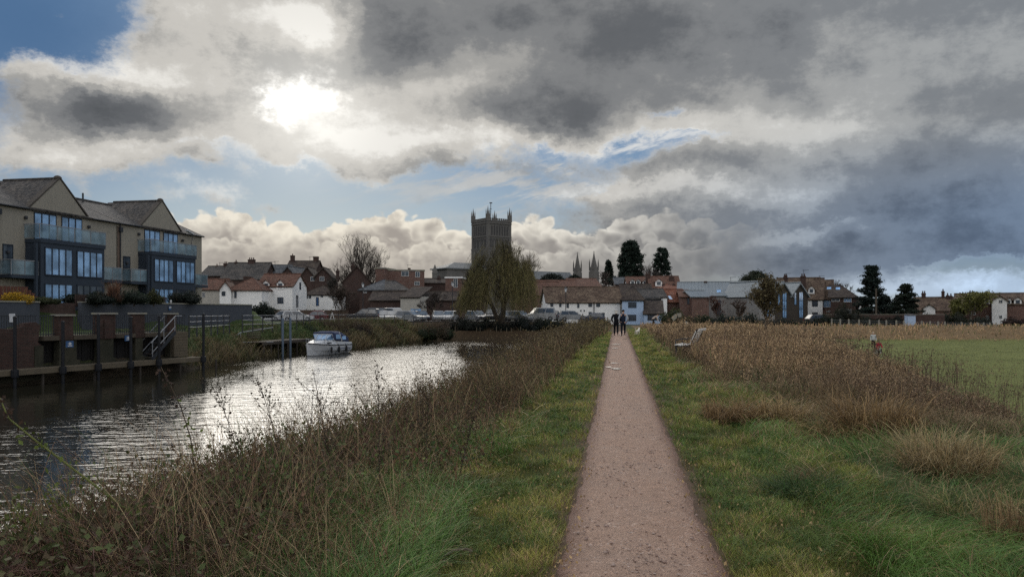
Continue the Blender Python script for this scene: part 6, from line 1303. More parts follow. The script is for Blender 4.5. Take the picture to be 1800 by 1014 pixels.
    for s in (-1, 1): b = len(V); V += [hip + Vector((s * .10, 0, -.10)), J['kn', s], J['an', s]]; Rr += [.098, .072, .058]; E += [(1, b), (b, b + 1), (b + 1, b + 2)]
    skin('trousers', [v * k for v in V], E, [tuple(x * k for x in r) if hasattr(r, '__len__') else r * k for r in Rr], cloth(*legs), T, 1)
    for s in (-1, 1): skin('shoe', [v * k for v in (J['an', s] + Vector((0, -.05, -.05)), J['an', s] + Vector((0, .03, -.045)), J['to', s])], [(0, 1), (1, 2)], [.045 * k, .05 * k, .036 * k], cloth('shoe_leather', (.02, .018, .016)), T, 1)
    hv = [S(.69, 0, -.035), S(.76, 0, -.01), S(.80, 0, .02)]; hr = [(.10, .085), (.105, .10), (.075, .085)]; he = [(0, 1), (1, 2)]
    if hairlong: hv.append(S(.58, 0, -.06)); hr.append((.085, .05)); he.append((0, 3))
    skin('hair', [v * k for v in hv], he, [tuple(x * k for x in r) for r in hr], cloth(*hair), T, 2)
    f = MB(); dirf = Vector((0, math.cos(bend), -math.sin(bend)))
    for s in (-1, 1): c = (head + Vector((s * .032, 0, 0)) + dirf * .092) * k; f.ball(tuple(c), .012 * k, 6, 4)
    obj('eye', f, M['rubber'], T); f = MB(); c = (head + dirf * .105 - sp * .03) * k; f.ball(tuple(c), (.013 * k, .018 * k, .022 * k), 6, 4); obj('nose', f, sk, T)
    return T
PY = 53.0; pz = .05
person('person with pale hair in black jacket walking away, left of the couple on the path', (PX(1083, PY), PY, pz), R(-8), 1.68, step=.17, top=('black_jacket', (.010, .011, .014)), hair=('pale_hair', (.55, .52, .47)), hairlong=True, long=True)
person('person in navy gilet with pale grey sleeves, right one of the couple on the path', (PX(1095.5, PY - .6), PY - .6, pz), R(-6), 1.72, step=-.15, top=('navy_gilet', (.014, .020, .036)), sleeves=('grey_sleeve', (.30, .32, .35)), legs=('navy_trousers', (.012, .014, .02)), hair=('dark_cap', (.02, .02, .022)))
bx = PX(1148, 91); person('person in pale beige coat bending forward by the blue cottage lean-to', (bx, 91, landz(bx, 91)), R(-100), 1.68, bend=.95, step=.1, arms='down', top=('beige_coat', (.44, .37, .32)), hair=('dark_hair', (.05, .035, .028)), long=True)
ax, ay = PX(1535, 66.5), 66.5; person('person in light grey top walking behind the child cyclist on the playing field', (ax, ay, landz(ax, ay)), R(172), 1.42, step=.15, arms='hang', top=('light_grey_top', (.42, .44, .45)), hair=('blond_hair', (.50, .45, .36)))
cx_, cy_ = PX(1543, 56.5), 56.5; cz_ = landz(cx_, cy_)
person('child in red jacket and dark helmet riding a small bicycle over the playing field', (cx_, cy_, cz_), R(184), 1.28, bend=.28, arms='bars', seat=.80, top=('red_jacket', (.30, .018, .04)), legs=('dark_leggings', (.02, .02, .026)), hair=('dark_helmet', (.015, .015, .02)))
B = thing('bicycle', 'small white-framed bicycle under the child in red', 'bicycle', (cx_, cy_, cz_), R(184)); wr = .24
for y in (-.42, .42):
    q = MB(); n = 18; q.tube([(0, y + wr * math.cos(6.283 * i / n), wr + wr * math.sin(6.283 * i / n)) for i in range(n + 1)], .022, 5, cap=False); w = obj('wheel', q, M['rubber'], B)
    q = MB(); [q.tube([(0, y, wr), (0, y + wr * math.cos(6.283 * i / 8), wr + wr * math.sin(6.283 * i / 8))], .004, 3) for i in range(8)]; obj('spokes', q, M['steel'], w)
q = MB(); q.tube([(0, -.42, wr), (0, -.08, .26), (0, .30, .54), (0, -.16, .56), (0, -.42, wr)], .018, 6); q.tube([(0, -.08, .26), (0, -.18, .62)], .018, 6); q.tube([(0, .42, wr), (0, .30, .56), (0, .27, .72)], .018, 6); obj('frame', q, M['white_gloss'], B)
q = MB(); q.tube([(-.24, .24, .74), (-.1, .30, .72), (.1, .30, .72), (.24, .24, .74)], .015, 6); obj('handlebar', q, M['metal_dark'], B); q = MB(); q.ball((0, -.2, .64), (.08, .13, .035), 8, 4); obj('saddle', q, M['rubber'], B)
# dog
dx, dy = PX(1120, 55.5), 55.5; D = thing('dog', 'small white terrier with raised tail standing on the grass right of the couple', 'dog', (dx, dy, landz(dx, dy) + .03), R(-35))
V = [(0, -.16, .27), (0, .02, .26), (0, .18, .28), (0, .27, .35), (0, .33, .42), (0, .42, .40), (0, -.22, .31), (0, -.27, .40), (0, -.25, .50)]; E = [(0, 1), (1, 2), (2, 3), (3, 4), (4, 5), (0, 6), (6, 7), (7, 8)]; Rr = [.075, .08, .09, .06, .065, .03, .028, .022, .015]
for s in (-1, 1):
    b = len(V); V += [(s * .06, -.18, .20), (s * .065, -.14, .14), (s * .065, -.21, .08), (s * .065, -.19, .015)]; Rr += [.045, .032, .02, .02]; E += [(0, b), (b, b + 1), (b + 1, b + 2), (b + 2, b + 3)]
    b = len(V); V += [(s * .055, .19, .19), (s * .055, .18, .10), (s * .055, .20, .015)]; Rr += [.036, .022, .02]; E += [(2, b), (b, b + 1), (b + 1, b + 2)]
    b = len(V); V += [(s * .045, .31, .49), (s * .06, .32, .53)]; Rr += [.02, .008]; E += [(4, b), (b, b + 1)]
skin('body', V, E, Rr, cloth('white_fur', (.62, .58, .50)), D, 2, 1); q = MB(); q.ball((0, .445, .405), .018, 6, 4); obj('nose', q, M['rubber'], D)
# ------------------------------------------------------------------ grass, weeds and bank plants
def scatter(rng, n, y0, y1, s0, s1, power=1.0):
    """random points by lateral offset s from the path line; denser towards the viewer"""
    t = rng.uniform(0, 1, n); y = 1 / (1 / y0 + t * (1 / y1 - 1 / y0)) if power else y0 + (y1 - y0) * t
    s = rng.uniform(0, 1, n); a = s0(y) if callable(s0) else s0; b = s1(y) if callable(s1) else s1
    s = a + (b - a) * s; x = s + .15 + .134 * y; return x, y, s
def patch(x, y, f, seed):
    r = np.random.default_rng(seed); v = 0
    for k in range(5): a = r.uniform(0, 6.28); q = f * (1.0 + .75 * k); v = v + np.sin((x * math.cos(a) + y * math.sin(a)) * q + r.uniform(0, 6.28) + 1.3 * np.sin((x * math.sin(a) - y * math.cos(a)) * q * .7)) / (1 + .5 * k)
    return v / 2.2
def mixc(a, b, t): return np.asarray(a)[None, :] * (1 - t[:, None]) + np.asarray(b)[None, :] * t[:, None]
GREEN = (.062, .110, .024); DEEP = (.034, .072, .021); YEL = (.155, .145, .036); STRAW = (.25, .185, .095); BROWN = (.105, .068, .040); DARK = (.045, .032, .024); RUST = (.14, .072, .042)
FOV = .655
def inview(x, y, m=.3): return (np.abs(x) < (FOV * y + m + .5))
def lawn():
    rng = np.random.default_rng(101); q = NP()
    # mown verges each side of the path
    for (n, y0, y1, s0, s1) in ((64000, 3.9, 24, lambda y: .55 + 0 * y, lambda y: 2.0 + .04 * y), (40000, 3.9, 24, lambda y: -1.75 - .01 * y, lambda y: -.55 + 0 * y), (15000, 22, 70, lambda y: .6 + 0 * y, lambda y: 1.8 + 0 * y), (15000, 22, 62, lambda y: -1.8 + 0 * y, lambda y: -.6 + 0 * y), (6000, 50, 74, lambda y: .7 + 0 * y, lambda y: 3.0 + 0 * y)):
        x, y, s = scatter(rng, n, y0, y1, s0, s1); edge = np.abs(s) - .56; ok = inview(x, y) & (edge > -.045 + rng.normal(size=n) * .085 + .02 * np.sin(y * 4 + s) - .0) & (rng.uniform(0, 1, n) < .55 + .6 * np.clip(patch(x, y, 2.1, 7) + .5, 0, 1))
        x, y, s = x[ok], y[ok], s[ok]; n = len(x); p = patch(x, y, 1.5, 3); p2 = patch(x, y, 4.0, 4)
        h = (.030 + .030 * np.clip(p2 + .4, 0, 1.4)) * rng.uniform(.6, 1.5, n) * (1 + .010 * y) + .055 * sstep(np.abs(s), 1.25, 1.9) * rng.uniform(.4, 1.5, n); w = np.maximum(.0042, .00078 * y) * rng.uniform(.7, 1.4, n)
        t = np.clip(.58 + .6 * p + rng.normal(size=n) * .28, 0, 1); c = mixc(GREEN, YEL, t); c = np.where((rng.uniform(0, 1, n) < .13 + .22 * (p2 > .45))[:, None], mixc(BROWN, STRAW, rng.uniform(0, 1, n)), c); c = c * (rng.uniform(.6, 1.3, n) * (.80 + .42 * np.clip(p2, -1, 1)))[:, None]
        b = np.stack([x, y, land(x, y) - .004], 1); a = rng.uniform(0, 6.28, n); lean = h * rng.uniform(.3, 1.3, n); tip = np.stack([np.cos(a) * lean, np.sin(a) * lean, h], 1); mid = tip * .35; mid[:, 2] = h * .62
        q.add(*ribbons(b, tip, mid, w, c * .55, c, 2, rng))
    # taller dark tufts, dead patches and leaf litter break up the mown strip
    for side in (-1, 1):
        x, y, s = scatter(rng, 1500, 4.0, 40, lambda y: .62 + 0 * y, lambda y: 2.1 + 0 * y); x = side * s + .15 + .134 * y; pk = patch(x, y, 3.0, 8) > -.1; x, y = x[pk], y[pk]; m = 16; n = len(x) * m
        X = np.repeat(x, m) + rng.normal(size=n) * .035; Y = np.repeat(y, m) + rng.normal(size=n) * .035; h = rng.uniform(.05, .13, n); a = rng.uniform(0, 6.28, n); c = np.repeat(mixc(DEEP, (.10, .12, .03), rng.uniform(0, 1, len(x))) * rng.uniform(.7, 1.2, (len(x), 1)), m, 0)
        tip = np.stack([np.cos(a) * h * .9, np.sin(a) * h * .9, h * rng.uniform(.5, 1, n)], 1); mid = tip * .3; mid[:, 2] = h * .8; q.add(*ribbons(np.stack([X, Y, land(X, Y)], 1), tip, mid, np.maximum(.0045, .0008 * Y), c * .45, c, 2, rng))
        x, y, s = scatter(rng, 2600, 4.0, 26, lambda y: .40 + 0 * y, lambda y: 2.2 + 0 * y); x = side * s + .15 + .134 * y; q.add(*quads(np.stack([x, y, land(x, y) + rng.uniform(.012, .05, len(x)) + (s < .56) * .03], 1), np.maximum(.013, .0011 * y) * rng.uniform(.6, 1.6, len(x)), rng, mixc((.07, .042, .025), (.20, .14, .07), rng.uniform(0, 1, len(x))), flat=-1.5, jit=.4))
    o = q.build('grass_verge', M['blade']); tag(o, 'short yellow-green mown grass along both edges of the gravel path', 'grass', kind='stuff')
def rough():
    rng = np.random.default_rng(202); q = NP()
    # long uncut grass: right of the path near the viewer, and the green skirt at the bottom left
    for (n, y0, y1, s0, s1, side) in ((60000, 4.2, 17, lambda y: 1.35 + .02 * y, lambda y: np.minimum(7.5, crest(y) + .8), 1), (34000, 4.1, 12, lambda y: -3.9 + .10 * y, lambda y: -1.25 - .01 * y, -1), (9000, 16, 50, lambda y: 1.5 + 0 * y, lambda y: 3.2 + 0 * y, 1)):
        x, y, s = scatter(rng, n, y0, y1, s0, s1); p = patch(x, y, 1.1, 11); p2 = patch(x, y, 2.7, 12); ok = inview(x, y) & (rng.uniform(0, 1, n) < .60 + .5 * p)
        x, y, s, p, p2 = x[ok], y[ok], s[ok], p[ok], p2[ok]; n = len(x)
        h = (.12 + .09 * np.clip(p + .3, 0, 1.3)) * rng.uniform(.5, 1.5, n); far = np.clip((y - 9) / 6, 0, 1) if side > 0 else np.clip((-s - 1.8) / 1.5, 0, 1)
        t = np.clip(.30 + .55 * p2 + rng.normal(size=n) * .25 + .15 * far, 0, 1); c = mixc(DEEP, GREEN, np.clip(.5 + .7 * p + rng.normal(size=n) * .2, 0, 1)); dry = rng.uniform(0, 1, n) < (.10 + .34 * np.clip(p2 - .1, 0, 1) + .40 * far); c = np.where(dry[:, None], mixc(BROWN, STRAW, rng.uniform(0, .8, n)), c); c = c * rng.uniform(.65, 1.35, (n, 1))
        b = np.stack([x, y, land(x, y) - .01], 1); ang_ = patch(x, y, .9, 15) * 3.0 + rng.normal(size=n) * .8; lean = h * rng.uniform(.5, 1.7, n); tip = np.stack([np.cos(ang_) * lean, np.sin(ang_) * lean, h * rng.uniform(.35, 1.0, n)], 1); mid = tip * .30; mid[:, 2] = h * .85
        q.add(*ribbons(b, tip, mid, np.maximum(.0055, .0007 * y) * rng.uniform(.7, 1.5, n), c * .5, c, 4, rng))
    # fallen straw lying through it
    for (n, y0, y1, s0, s1) in ((900, 4.5, 15, lambda y: 1.6 + 0 * y, lambda y: 7 + 0 * y), (1100, 4.5, 14, lambda y: -4.2 + 0 * y, lambda y: -1.4 + 0 * y)):
        x, y, s = scatter(rng, n, y0, y1, s0, s1); ok = inview(x, y); x, y = x[ok], y[ok]; n = len(x); a = rng.uniform(0, 6.28, n); L = rng.uniform(.15, .55, n); b = np.stack([x, y, land(x, y) + rng.uniform(.02, .12, n)], 1)
        tip = np.stack([np.cos(a) * L, np.sin(a) * L, rng.uniform(-.02, .28, n) * L], 1); mid = tip * .5; mid[:, 2] += rng.uniform(0, .10, n); c = mixc(BROWN, (.34, .27, .16), rng.uniform(0, 1, n)); q.add(*ribbons(b, tip, mid, np.maximum(.004, .0006 * y), c, c, 3, rng))
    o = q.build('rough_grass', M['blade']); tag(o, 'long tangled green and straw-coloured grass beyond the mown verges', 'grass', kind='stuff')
def dryfar():
    rng = np.random.default_rng(303); q = NP()
    for (n, y0, y1, s0, s1, hh) in ((26000, 20, 98, lambda y: 2.4 + 0 * y, lambda y: np.interp(y, [20, 60, 98], [9, 14, 40]), .42), (9000, 60, 100, lambda y: 12 + 0 * y, lambda y: 62 + 0 * y, .30)):
        x, y, s = scatter(rng, n, y0, y1, s0, s1); z = land(x, y); ok = inview(x, y) & (z > -1.42); x, y, s, z = x[ok], y[ok], s[ok], z[ok]; n = len(x); p = patch(x, y, .35, 21)
        h = hh * rng.uniform(.4, 1.4, n) * (1 + .4 * p) * (1 - .8 * sstep(s - crest(y), -1.5, .6) * (y < 68)); c = mixc((.15, .10, .058), (.27, .185, .105), np.clip(.5 + .4 * p + rng.normal(size=n) * .3, 0, 1)); c = np.where((rng.uniform(0, 1, n) < .18)[:, None], np.array((.07, .075, .03))[None], c) * rng.uniform(.7, 1.25, (n, 1))
        b = np.stack([x, y, z - .02], 1); a = rng.uniform(0, 6.28, n); tip = np.stack([np.cos(a) * h * .4, np.sin(a) * h * .4, h], 1); mid = tip * .4; mid[:, 2] = h * .6; q.add(*ribbons(b, tip, mid, .0011 * y * rng.uniform(.7, 1.6, n), c * .55, c, 2, rng))
    # short turf of the playing field, thin
    x, y, s = scatter(rng, 22000, 16, 84, lambda y: crest(y) + 1.0, lambda y: 62 + 0 * y); z = land(x, y); ok = inview(x, y) & (z < -.5); x, y, z = x[ok], y[ok], z[ok]; n = len(x); p = patch(x, y, .5, 22); h = .06 * rng.uniform(.5, 1.4, n)
    c = mixc((.060, .076, .023), (.090, .092, .032), np.clip(.5 + .5 * p, 0, 1)) * rng.uniform(.75, 1.2, (n, 1)); b = np.stack([x, y, z - .01], 1); a = rng.uniform(0, 6.28, n); tip = np.stack([np.cos(a) * h, np.sin(a) * h, h], 1); q.add(*ribbons(b, tip, tip * .4, .0012 * y, c * .8, c, 1, rng))
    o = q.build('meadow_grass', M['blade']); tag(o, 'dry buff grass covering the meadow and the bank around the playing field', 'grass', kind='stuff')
def stems(q, rng, x, y, h, lean, col, seedcol, wk=1.0, heads=5, branch=2, headsize=.02):
    """dead stalks with a few side shoots and clusters of withered leaf and seed"""
    n = len(x); b = np.stack([x, y, land(x, y) - .03], 1); w = np.maximum(.0075, .00062 * y) * rng.uniform(.6, 1.35, n) * wk
    tip = lean + np.stack([np.zeros(n), np.zeros(n), h], 1); mid = lean * .28; mid[:, 2] = h * .52
    for _ in range(2): q.add(*ribbons(b, tip, mid, w, col * .8, col, 4, rng))
    for k in range(branch):
        t = rng.uniform(.35, .85, (n, 1)); p = b + 2 * t * (1 - t) * mid + t * t * tip; a = rng.uniform(0, 6.28, n); L = h * rng.uniform(.12, .32, n); tp = np.stack([np.cos(a) * L * .55, np.sin(a) * L * .55, L], 1); q.add(*ribbons(p, tp, tp * .45, w * .6, col, col, 2, rng))
        e = p + tp; hp = (e[:, None] + rng.normal(size=(n, heads, 3)) * (.028 + .0012 * y)[:, None, None]).reshape(-1, 3); sz = np.repeat(np.maximum(headsize, .00125 * y), heads); q.add(*quads(hp, sz, rng, np.repeat(seedcol, heads, 0), jit=.5))
    m = heads * 2; t = rng.uniform(.30, 1.0, (n, m, 1)); P = b[:, None] + 2 * t * (1 - t) * mid[:, None] + t * t * tip[:, None] + rng.normal(size=(n, m, 3)) * (.022 + .0008 * y)[:, None, None]
    q.add(*quads(P.reshape(-1, 3), np.repeat(np.maximum(headsize, .0012 * y), m), rng, np.repeat(seedcol, m, 0), jit=.5))
def bankweeds():
    rng = np.random.default_rng(404); q = NP()
    for (n, y0, y1, s0, s1, h0) in ((3300, 5.2, 14, lambda y: -5.6 + 0 * y, lambda y: -2.0 - .0 * y, .78), (3600, 13, 40, lambda y: -5.8 + 0 * y, lambda y: -1.75 + 0 * y, .92), (2600, 36, 100, lambda y: -6.0 + 0 * y, lambda y: -1.8 + .008 * y, 1.0), (900, 11, 30, lambda y: -7.0 + 0 * y, lambda y: -4.8 + 0 * y, 1.25), (1500, 5.2, 13, lambda y: -10.5 + .3 * y, lambda y: -4.5 + 0 * y, .62)):
        x, y, s = scatter(rng, n, y0, y1, s0, s1); p = patch(x, y, .8, 31); ok = inview(x, y, 1.0) & (rng.uniform(0, 1, n) < .72 + .4 * p); x, y, s = x[ok], y[ok], s[ok]; n = len(x)
        h = h0 * rng.uniform(.45, 1.25, n) * (.72 + .45 * np.clip(patch(x, y, 1.0, 37) + .3, 0, 1.3)) * (.6 + .55 * sstep(-s, 1.7, 3.2)) * (.36 + .64 * sstep(y, 6.5, 12)); lean = np.stack([rng.normal(-.16, .22, n) * h, rng.normal(-.02, .2, n) * h, np.zeros(n)], 1)
        c = mixc(DARK, BROWN, np.clip(rng.uniform(-.2, 1, n), 0, 1)); sc = mixc((.05, .040, .026), (.105, .082, .036), rng.uniform(0, 1, n)); stems(q, rng, x, y, h, lean, c, sc, heads=3 if y1 < 20 else 4, headsize=.013)
    # withered and straw-coloured stalks leaning about in the near bank
    for (n, y0, y1, s0, s1) in ((6000, 4.6, 18, lambda y: -4.6 + 0 * y, lambda y: -1.5 + 0 * y), (8500, 14, 60, lambda y: -5.5 + 0 * y, lambda y: -1.6 + 0 * y), (3000, 50, 100, lambda y: -5.5 + 0 * y, lambda y: -1.4 + .008 * y)):
        x, y, s = scatter(rng, n, y0, y1, s0, s1); ok = inview(x, y, .6); x, y, s = x[ok], y[ok], s[ok]; n = len(x); p = patch(x, y, 1.0, 33); h = rng.uniform(.15, .75, n) * (.65 + .5 * sstep(-s, 1.6, 2.8)); ln = np.stack([rng.normal(-.15, .5, n) * h, rng.normal(0, .45, n) * h, h], 1); mid = ln * .4; mid[:, 2] = h * .7
        c = mixc(RUST, (.30, .225, .13), np.clip(.35 + .5 * p + rng.normal(size=n) * .35, 0, 1)); c = np.where((rng.uniform(0, 1, n) < .33)[:, None], mixc(BROWN, DARK, rng.uniform(0, 1, n)), c); c = np.where((rng.uniform(0, 1, n) < .16)[:, None], mixc(DEEP, GREEN, rng.uniform(0, 1, n)), c)
        q.add(*ribbons(np.stack([x, y, land(x, y) - .02], 1), ln, mid, np.maximum(.0055, .0007 * y) * rng.uniform(.6, 1.4, n), c * .6, c, 3, rng))
    # green nettle and bramble leaves low in the bank
    for (n, y0, y1, s0, s1, cc) in ((20000, 4.4, 14, lambda y: -9.5 + .2 * y, lambda y: -1.5 + 0 * y, 0), (5000, 12, 40, lambda y: -5.5 + 0 * y, lambda y: -1.7 + 0 * y, 1)):
        x, y, s = scatter(rng, n, y0, y1, s0, s1); p = patch(x, y, 1.6, 35); ok = inview(x, y, .5) & (p + rng.normal(size=n) * .25 > .05); x, y, s, p = x[ok], y[ok], s[ok], p[ok]; n = len(x)
        z = land(x, y) + rng.uniform(.02, .42, n) * np.clip(p + .2, .2, 1); c = mixc((.03, .055, .018), (.085, .11, .03), np.clip(rng.normal(.4, .35, n), 0, 1)); c = np.where((rng.uniform(0, 1, n) < .25)[:, None], mixc((.10, .055, .035), (.06, .045, .03), rng.uniform(0, 1, n)), c); q.add(*quads(np.stack([x, y, z], 1), np.maximum(.030, .0016 * y), rng, c, flat=-.6, jit=.4))
    # dark reddish bramble tangle in the lower left corner and along the water's edge
    n = 9000; x, y, s = scatter(rng, n, 4.4, 16, lambda y: -11.5 + .28 * y, lambda y: -2.6 + 0 * y); ok = inview(x, y, .8); x, y, s = x[ok], y[ok], s[ok]; n = len(x); a = rng.uniform(0, 6.28, n); L = rng.uniform(.3, 1.0, n); ln = np.stack([np.cos(a) * L, np.sin(a) * L, rng.uniform(-.1, .45, n)], 1); mid = ln * .45; mid[:, 2] = rng.uniform(.25, .7, n)
    c = mixc((.055, .030, .026), (.11, .055, .045), rng.uniform(0, 1, n)); q.add(*ribbons(np.stack([x, y, land(x, y) - .02], 1), ln, mid, np.maximum(.006, .0006 * y), c, c, 4, rng))
    t = rng.uniform(.1, 1, (n, 4, 1)); B_ = np.stack([x, y, land(x, y)], 1); P = B_[:, None] + 2 * t * (1 - t) * mid[:, None] + t * t * ln[:, None] + rng.normal(size=(n, 4, 3)) * .02; cl = mixc((.06, .035, .025), (.055, .07, .026), rng.uniform(0, 1, n)); q.add(*quads(P.reshape(-1, 3), .030, rng, np.repeat(cl, 4, 0), jit=.4))
    o = q.build('bank_weeds', M['dead']); tag(o, 'dense dead brown weeds and brambles covering the near river bank', 'weeds', kind='stuff')
def meadowweeds():
    rng = np.random.default_rng(505); q = NP()
    def left(y): return 2.0 + 1.6 * np.clip((18 - y) / 6, 0, 1)
    for (n, y0, y1, s1, h0) in ((2300, 12.0, 24, lambda y: crest(y) + .6, .74), (2900, 20, 46, lambda y: crest(y) + .5, 1.02), (1300, 40, 80, lambda y: crest(y), .75)):
        x, y, s = scatter(rng, n, y0, y1, left, s1); p = patch(x, y, .6, 41); ok = inview(x, y) & (rng.uniform(0, 1, n) < .68 + .6 * p); x, y, s = x[ok], y[ok], s[ok]; n = len(x)
        h = h0 * rng.uniform(.45, 1.2, n) * (1 - .70 * sstep(s - crest(y), -2.2, .2)) * (1 - .35 * sstep(y, 45, 70)) * (.72 + .5 * np.clip(patch(x, y, 1.3, 47) + .3, 0, 1.2)); lean = np.stack([rng.normal(.10, .14, n) * h, rng.normal(0, .15, n) * h, np.zeros(n)], 1); tb = np.clip(.5 + .6 * patch(x, y, .55, 48) + rng.normal(size=n) * .25, 0, 1); c = mixc((.05, .036, .026), (.17, .115, .07), rng.uniform(0, 1, n) * (.5 + .5 * tb)); sc = mixc((.105, .068, .043), (.25, .178, .10), tb); stems(q, rng, x, y, h, lean, c, sc, heads=4)
    for (n, y0, y1, s1) in ((13000, 10.5, 30, lambda y: crest(y) + .3), (8000, 28, 60, lambda y: crest(y))):
        x, y, s = scatter(rng, n, y0, y1, lambda y: left(y) - .15, s1); p = patch(x, y, .9, 43); ok = inview(x, y) & (rng.uniform(0, 1, n) < .55 + .6 * p + .4 * sstep(y, 13, 18)); x, y, s, p = x[ok], y[ok], s[ok], p[ok]; n = len(x); h = rng.uniform(.18, .55, n) * (.8 + .4 * p) * (1 - .6 * sstep(s - crest(y), -1.8, .2)); ln = np.stack([rng.normal(.1, .4, n) * h, rng.normal(0, .4, n) * h, h], 1); mid = ln * .35; mid[:, 2] = h * .75
        c = mixc((.13, .085, .05), (.25, .18, .105), np.clip(.4 + .5 * p + rng.normal(size=n) * .3, 0, 1)); c = np.where((rng.uniform(0, 1, n) < .30 - .25 * p)[:, None], np.array((.07, .085, .028))[None], c) * rng.uniform(.7, 1.2, (n, 1)); q.add(*ribbons(np.stack([x, y, land(x, y) - .02], 1), ln, mid, np.maximum(.006, .0007 * y) * rng.uniform(.6, 1.4, n), c * .5, c, 3, rng))
    # single stalks standing up against the green of the playing field
    x, y, s = scatter(rng, 520, 11, 48, lambda y: crest(y) - 1.8, lambda y: crest(y) + 1.6); n = len(x); h = rng.uniform(.35, .95, n); lean = np.stack([rng.normal(.05, .12, n) * h, rng.normal(0, .12, n) * h, np.zeros(n)], 1); stems(q, rng, x, y, h, lean, mixc((.045, .033, .026), (.11, .075, .05), rng.uniform(0, 1, n)), mixc((.06, .042, .03), (.12, .08, .05), rng.uniform(0, 1, n)), heads=3, headsize=.013)
    # buff straw lying between the green grass and the tall weeds
    x, y, s = scatter(rng, 15000, 8.5, 20, lambda y: 2.4 + .12 * np.clip(14 - y, 0, 6), lambda y: crest(y) + .4); p = patch(x, y, .75, 61); ok = inview(x, y) & (p + .22 * (y - 11.5) + .28 * (s - 4) * (y < 14) + rng.normal(size=len(x)) * .3 > .35); x, y, p = x[ok], y[ok], p[ok]; n = len(x); h = rng.uniform(.10, .36, n); a = rng.uniform(0, 6.28, n)
    ln = np.stack([np.cos(a) * h * rng.uniform(.3, 1.5, n), np.sin(a) * h * rng.uniform(.3, 1.5, n), h * rng.uniform(.3, 1, n)], 1); mid = ln * .35; mid[:, 2] = h * .8; c = mixc((.13, .095, .055), (.25, .195, .12), np.clip(.5 + rng.normal(size=n) * .35, 0, 1)) * rng.uniform(.6, 1.25, (n, 1)); q.add(*ribbons(np.stack([x, y, land(x, y) - .02], 1), ln, mid, np.maximum(.005, .0007 * y) * rng.uniform(.6, 1.5, n), c * .5, c, 4, rng))
    o = q.build('meadow_weeds', M['dead']); tag(o, 'tall dead brown weeds between the path and the playing field', 'weeds', kind='stuff')
def tussock(label, px, py, r, h, n, c0, c1, seed, name='grass_tussock', droop=1.0, zoff=0.0):
    rng = np.random.default_rng(seed); Y = EYE * F / (py - HZ); X = PX(px, Y); T = thing(name, label, 'grass tussock', (X, Y, landz(X, Y) - .02)); q = NP(); r *= .85; h *= .75; n = int(n * .8); a = rng.uniform(0, 6.28, n); rr = r * .85 * np.sqrt(rng.uniform(0, 1, n)); hh = h * rng.uniform(.35, 1.35, n); out = r * rng.uniform(.1, 1.3, n) * droop * (1 + .45 * np.cos(a - seed) + .25 * np.cos(3 * a + seed))
    b = np.stack([rr * np.cos(a), rr * np.sin(a), np.zeros(n)], 1); a2 = a + rng.normal(size=n) * 1.1; tip = np.stack([np.cos(a2) * out, np.sin(a2) * out, hh * rng.uniform(.15, 1.0, n)], 1); mid = tip * .35; mid[:, 2] = hh * .80; c = mixc(c0, c1, rng.uniform(0, 1, n)) * rng.uniform(.35, 1.15, (n, 1)); q.add(*ribbons(b, tip, mid, np.maximum(.006, .0010 * Y) * rng.uniform(.7, 1.4, n), c * .45, c, 5, rng)); q.build('blades', M['blade'], T)
def farbank():
    rng = np.random.default_rng(606); q = NP(); n = 22000; y = rng.uniform(49.8, 104, n); d = rng.uniform(.2, 7.5, n); x = farx(y) - d; z = land(x, y); ok = (z > -2.1) & inview(x, y, 2.0) & ~((y < 62) & (d > 6.5)); x, y, z, d = x[ok], y[ok], z[ok], d[ok]; n = len(x); p = patch(x, y, .5, 51)
    low = 1 - sstep(z, -1.6, .2); h = (.16 + .34 * low + .22 * sstep(y, 74, 82)) * rng.uniform(.4, 1.4, n) * (1 + .4 * p); c = mixc((.035, .055, .018), (.10, .075, .042), np.clip(.15 + .5 * low + .4 * p + .25 * sstep(y, 74, 82) + rng.normal(size=n) * .25, 0, 1)) * rng.uniform(.6, 1.25, (n, 1)) * .8
    a = rng.uniform(0, 6.28, n); tip = np.stack([np.cos(a) * h * .7, np.sin(a) * h * .7, h], 1); mid = tip * .4; mid[:, 2] = h * .8; q.add(*ribbons(np.stack([x, y, z - .03], 1), tip, mid, .0013 * y * rng.uniform(.6, 1.5, n), c * .6, c, 2, rng))
    o = q.build('bank_grass', M['blade']); tag(o, 'rough green and brown grass on the far river bank around the jetty', 'grass', kind='stuff')
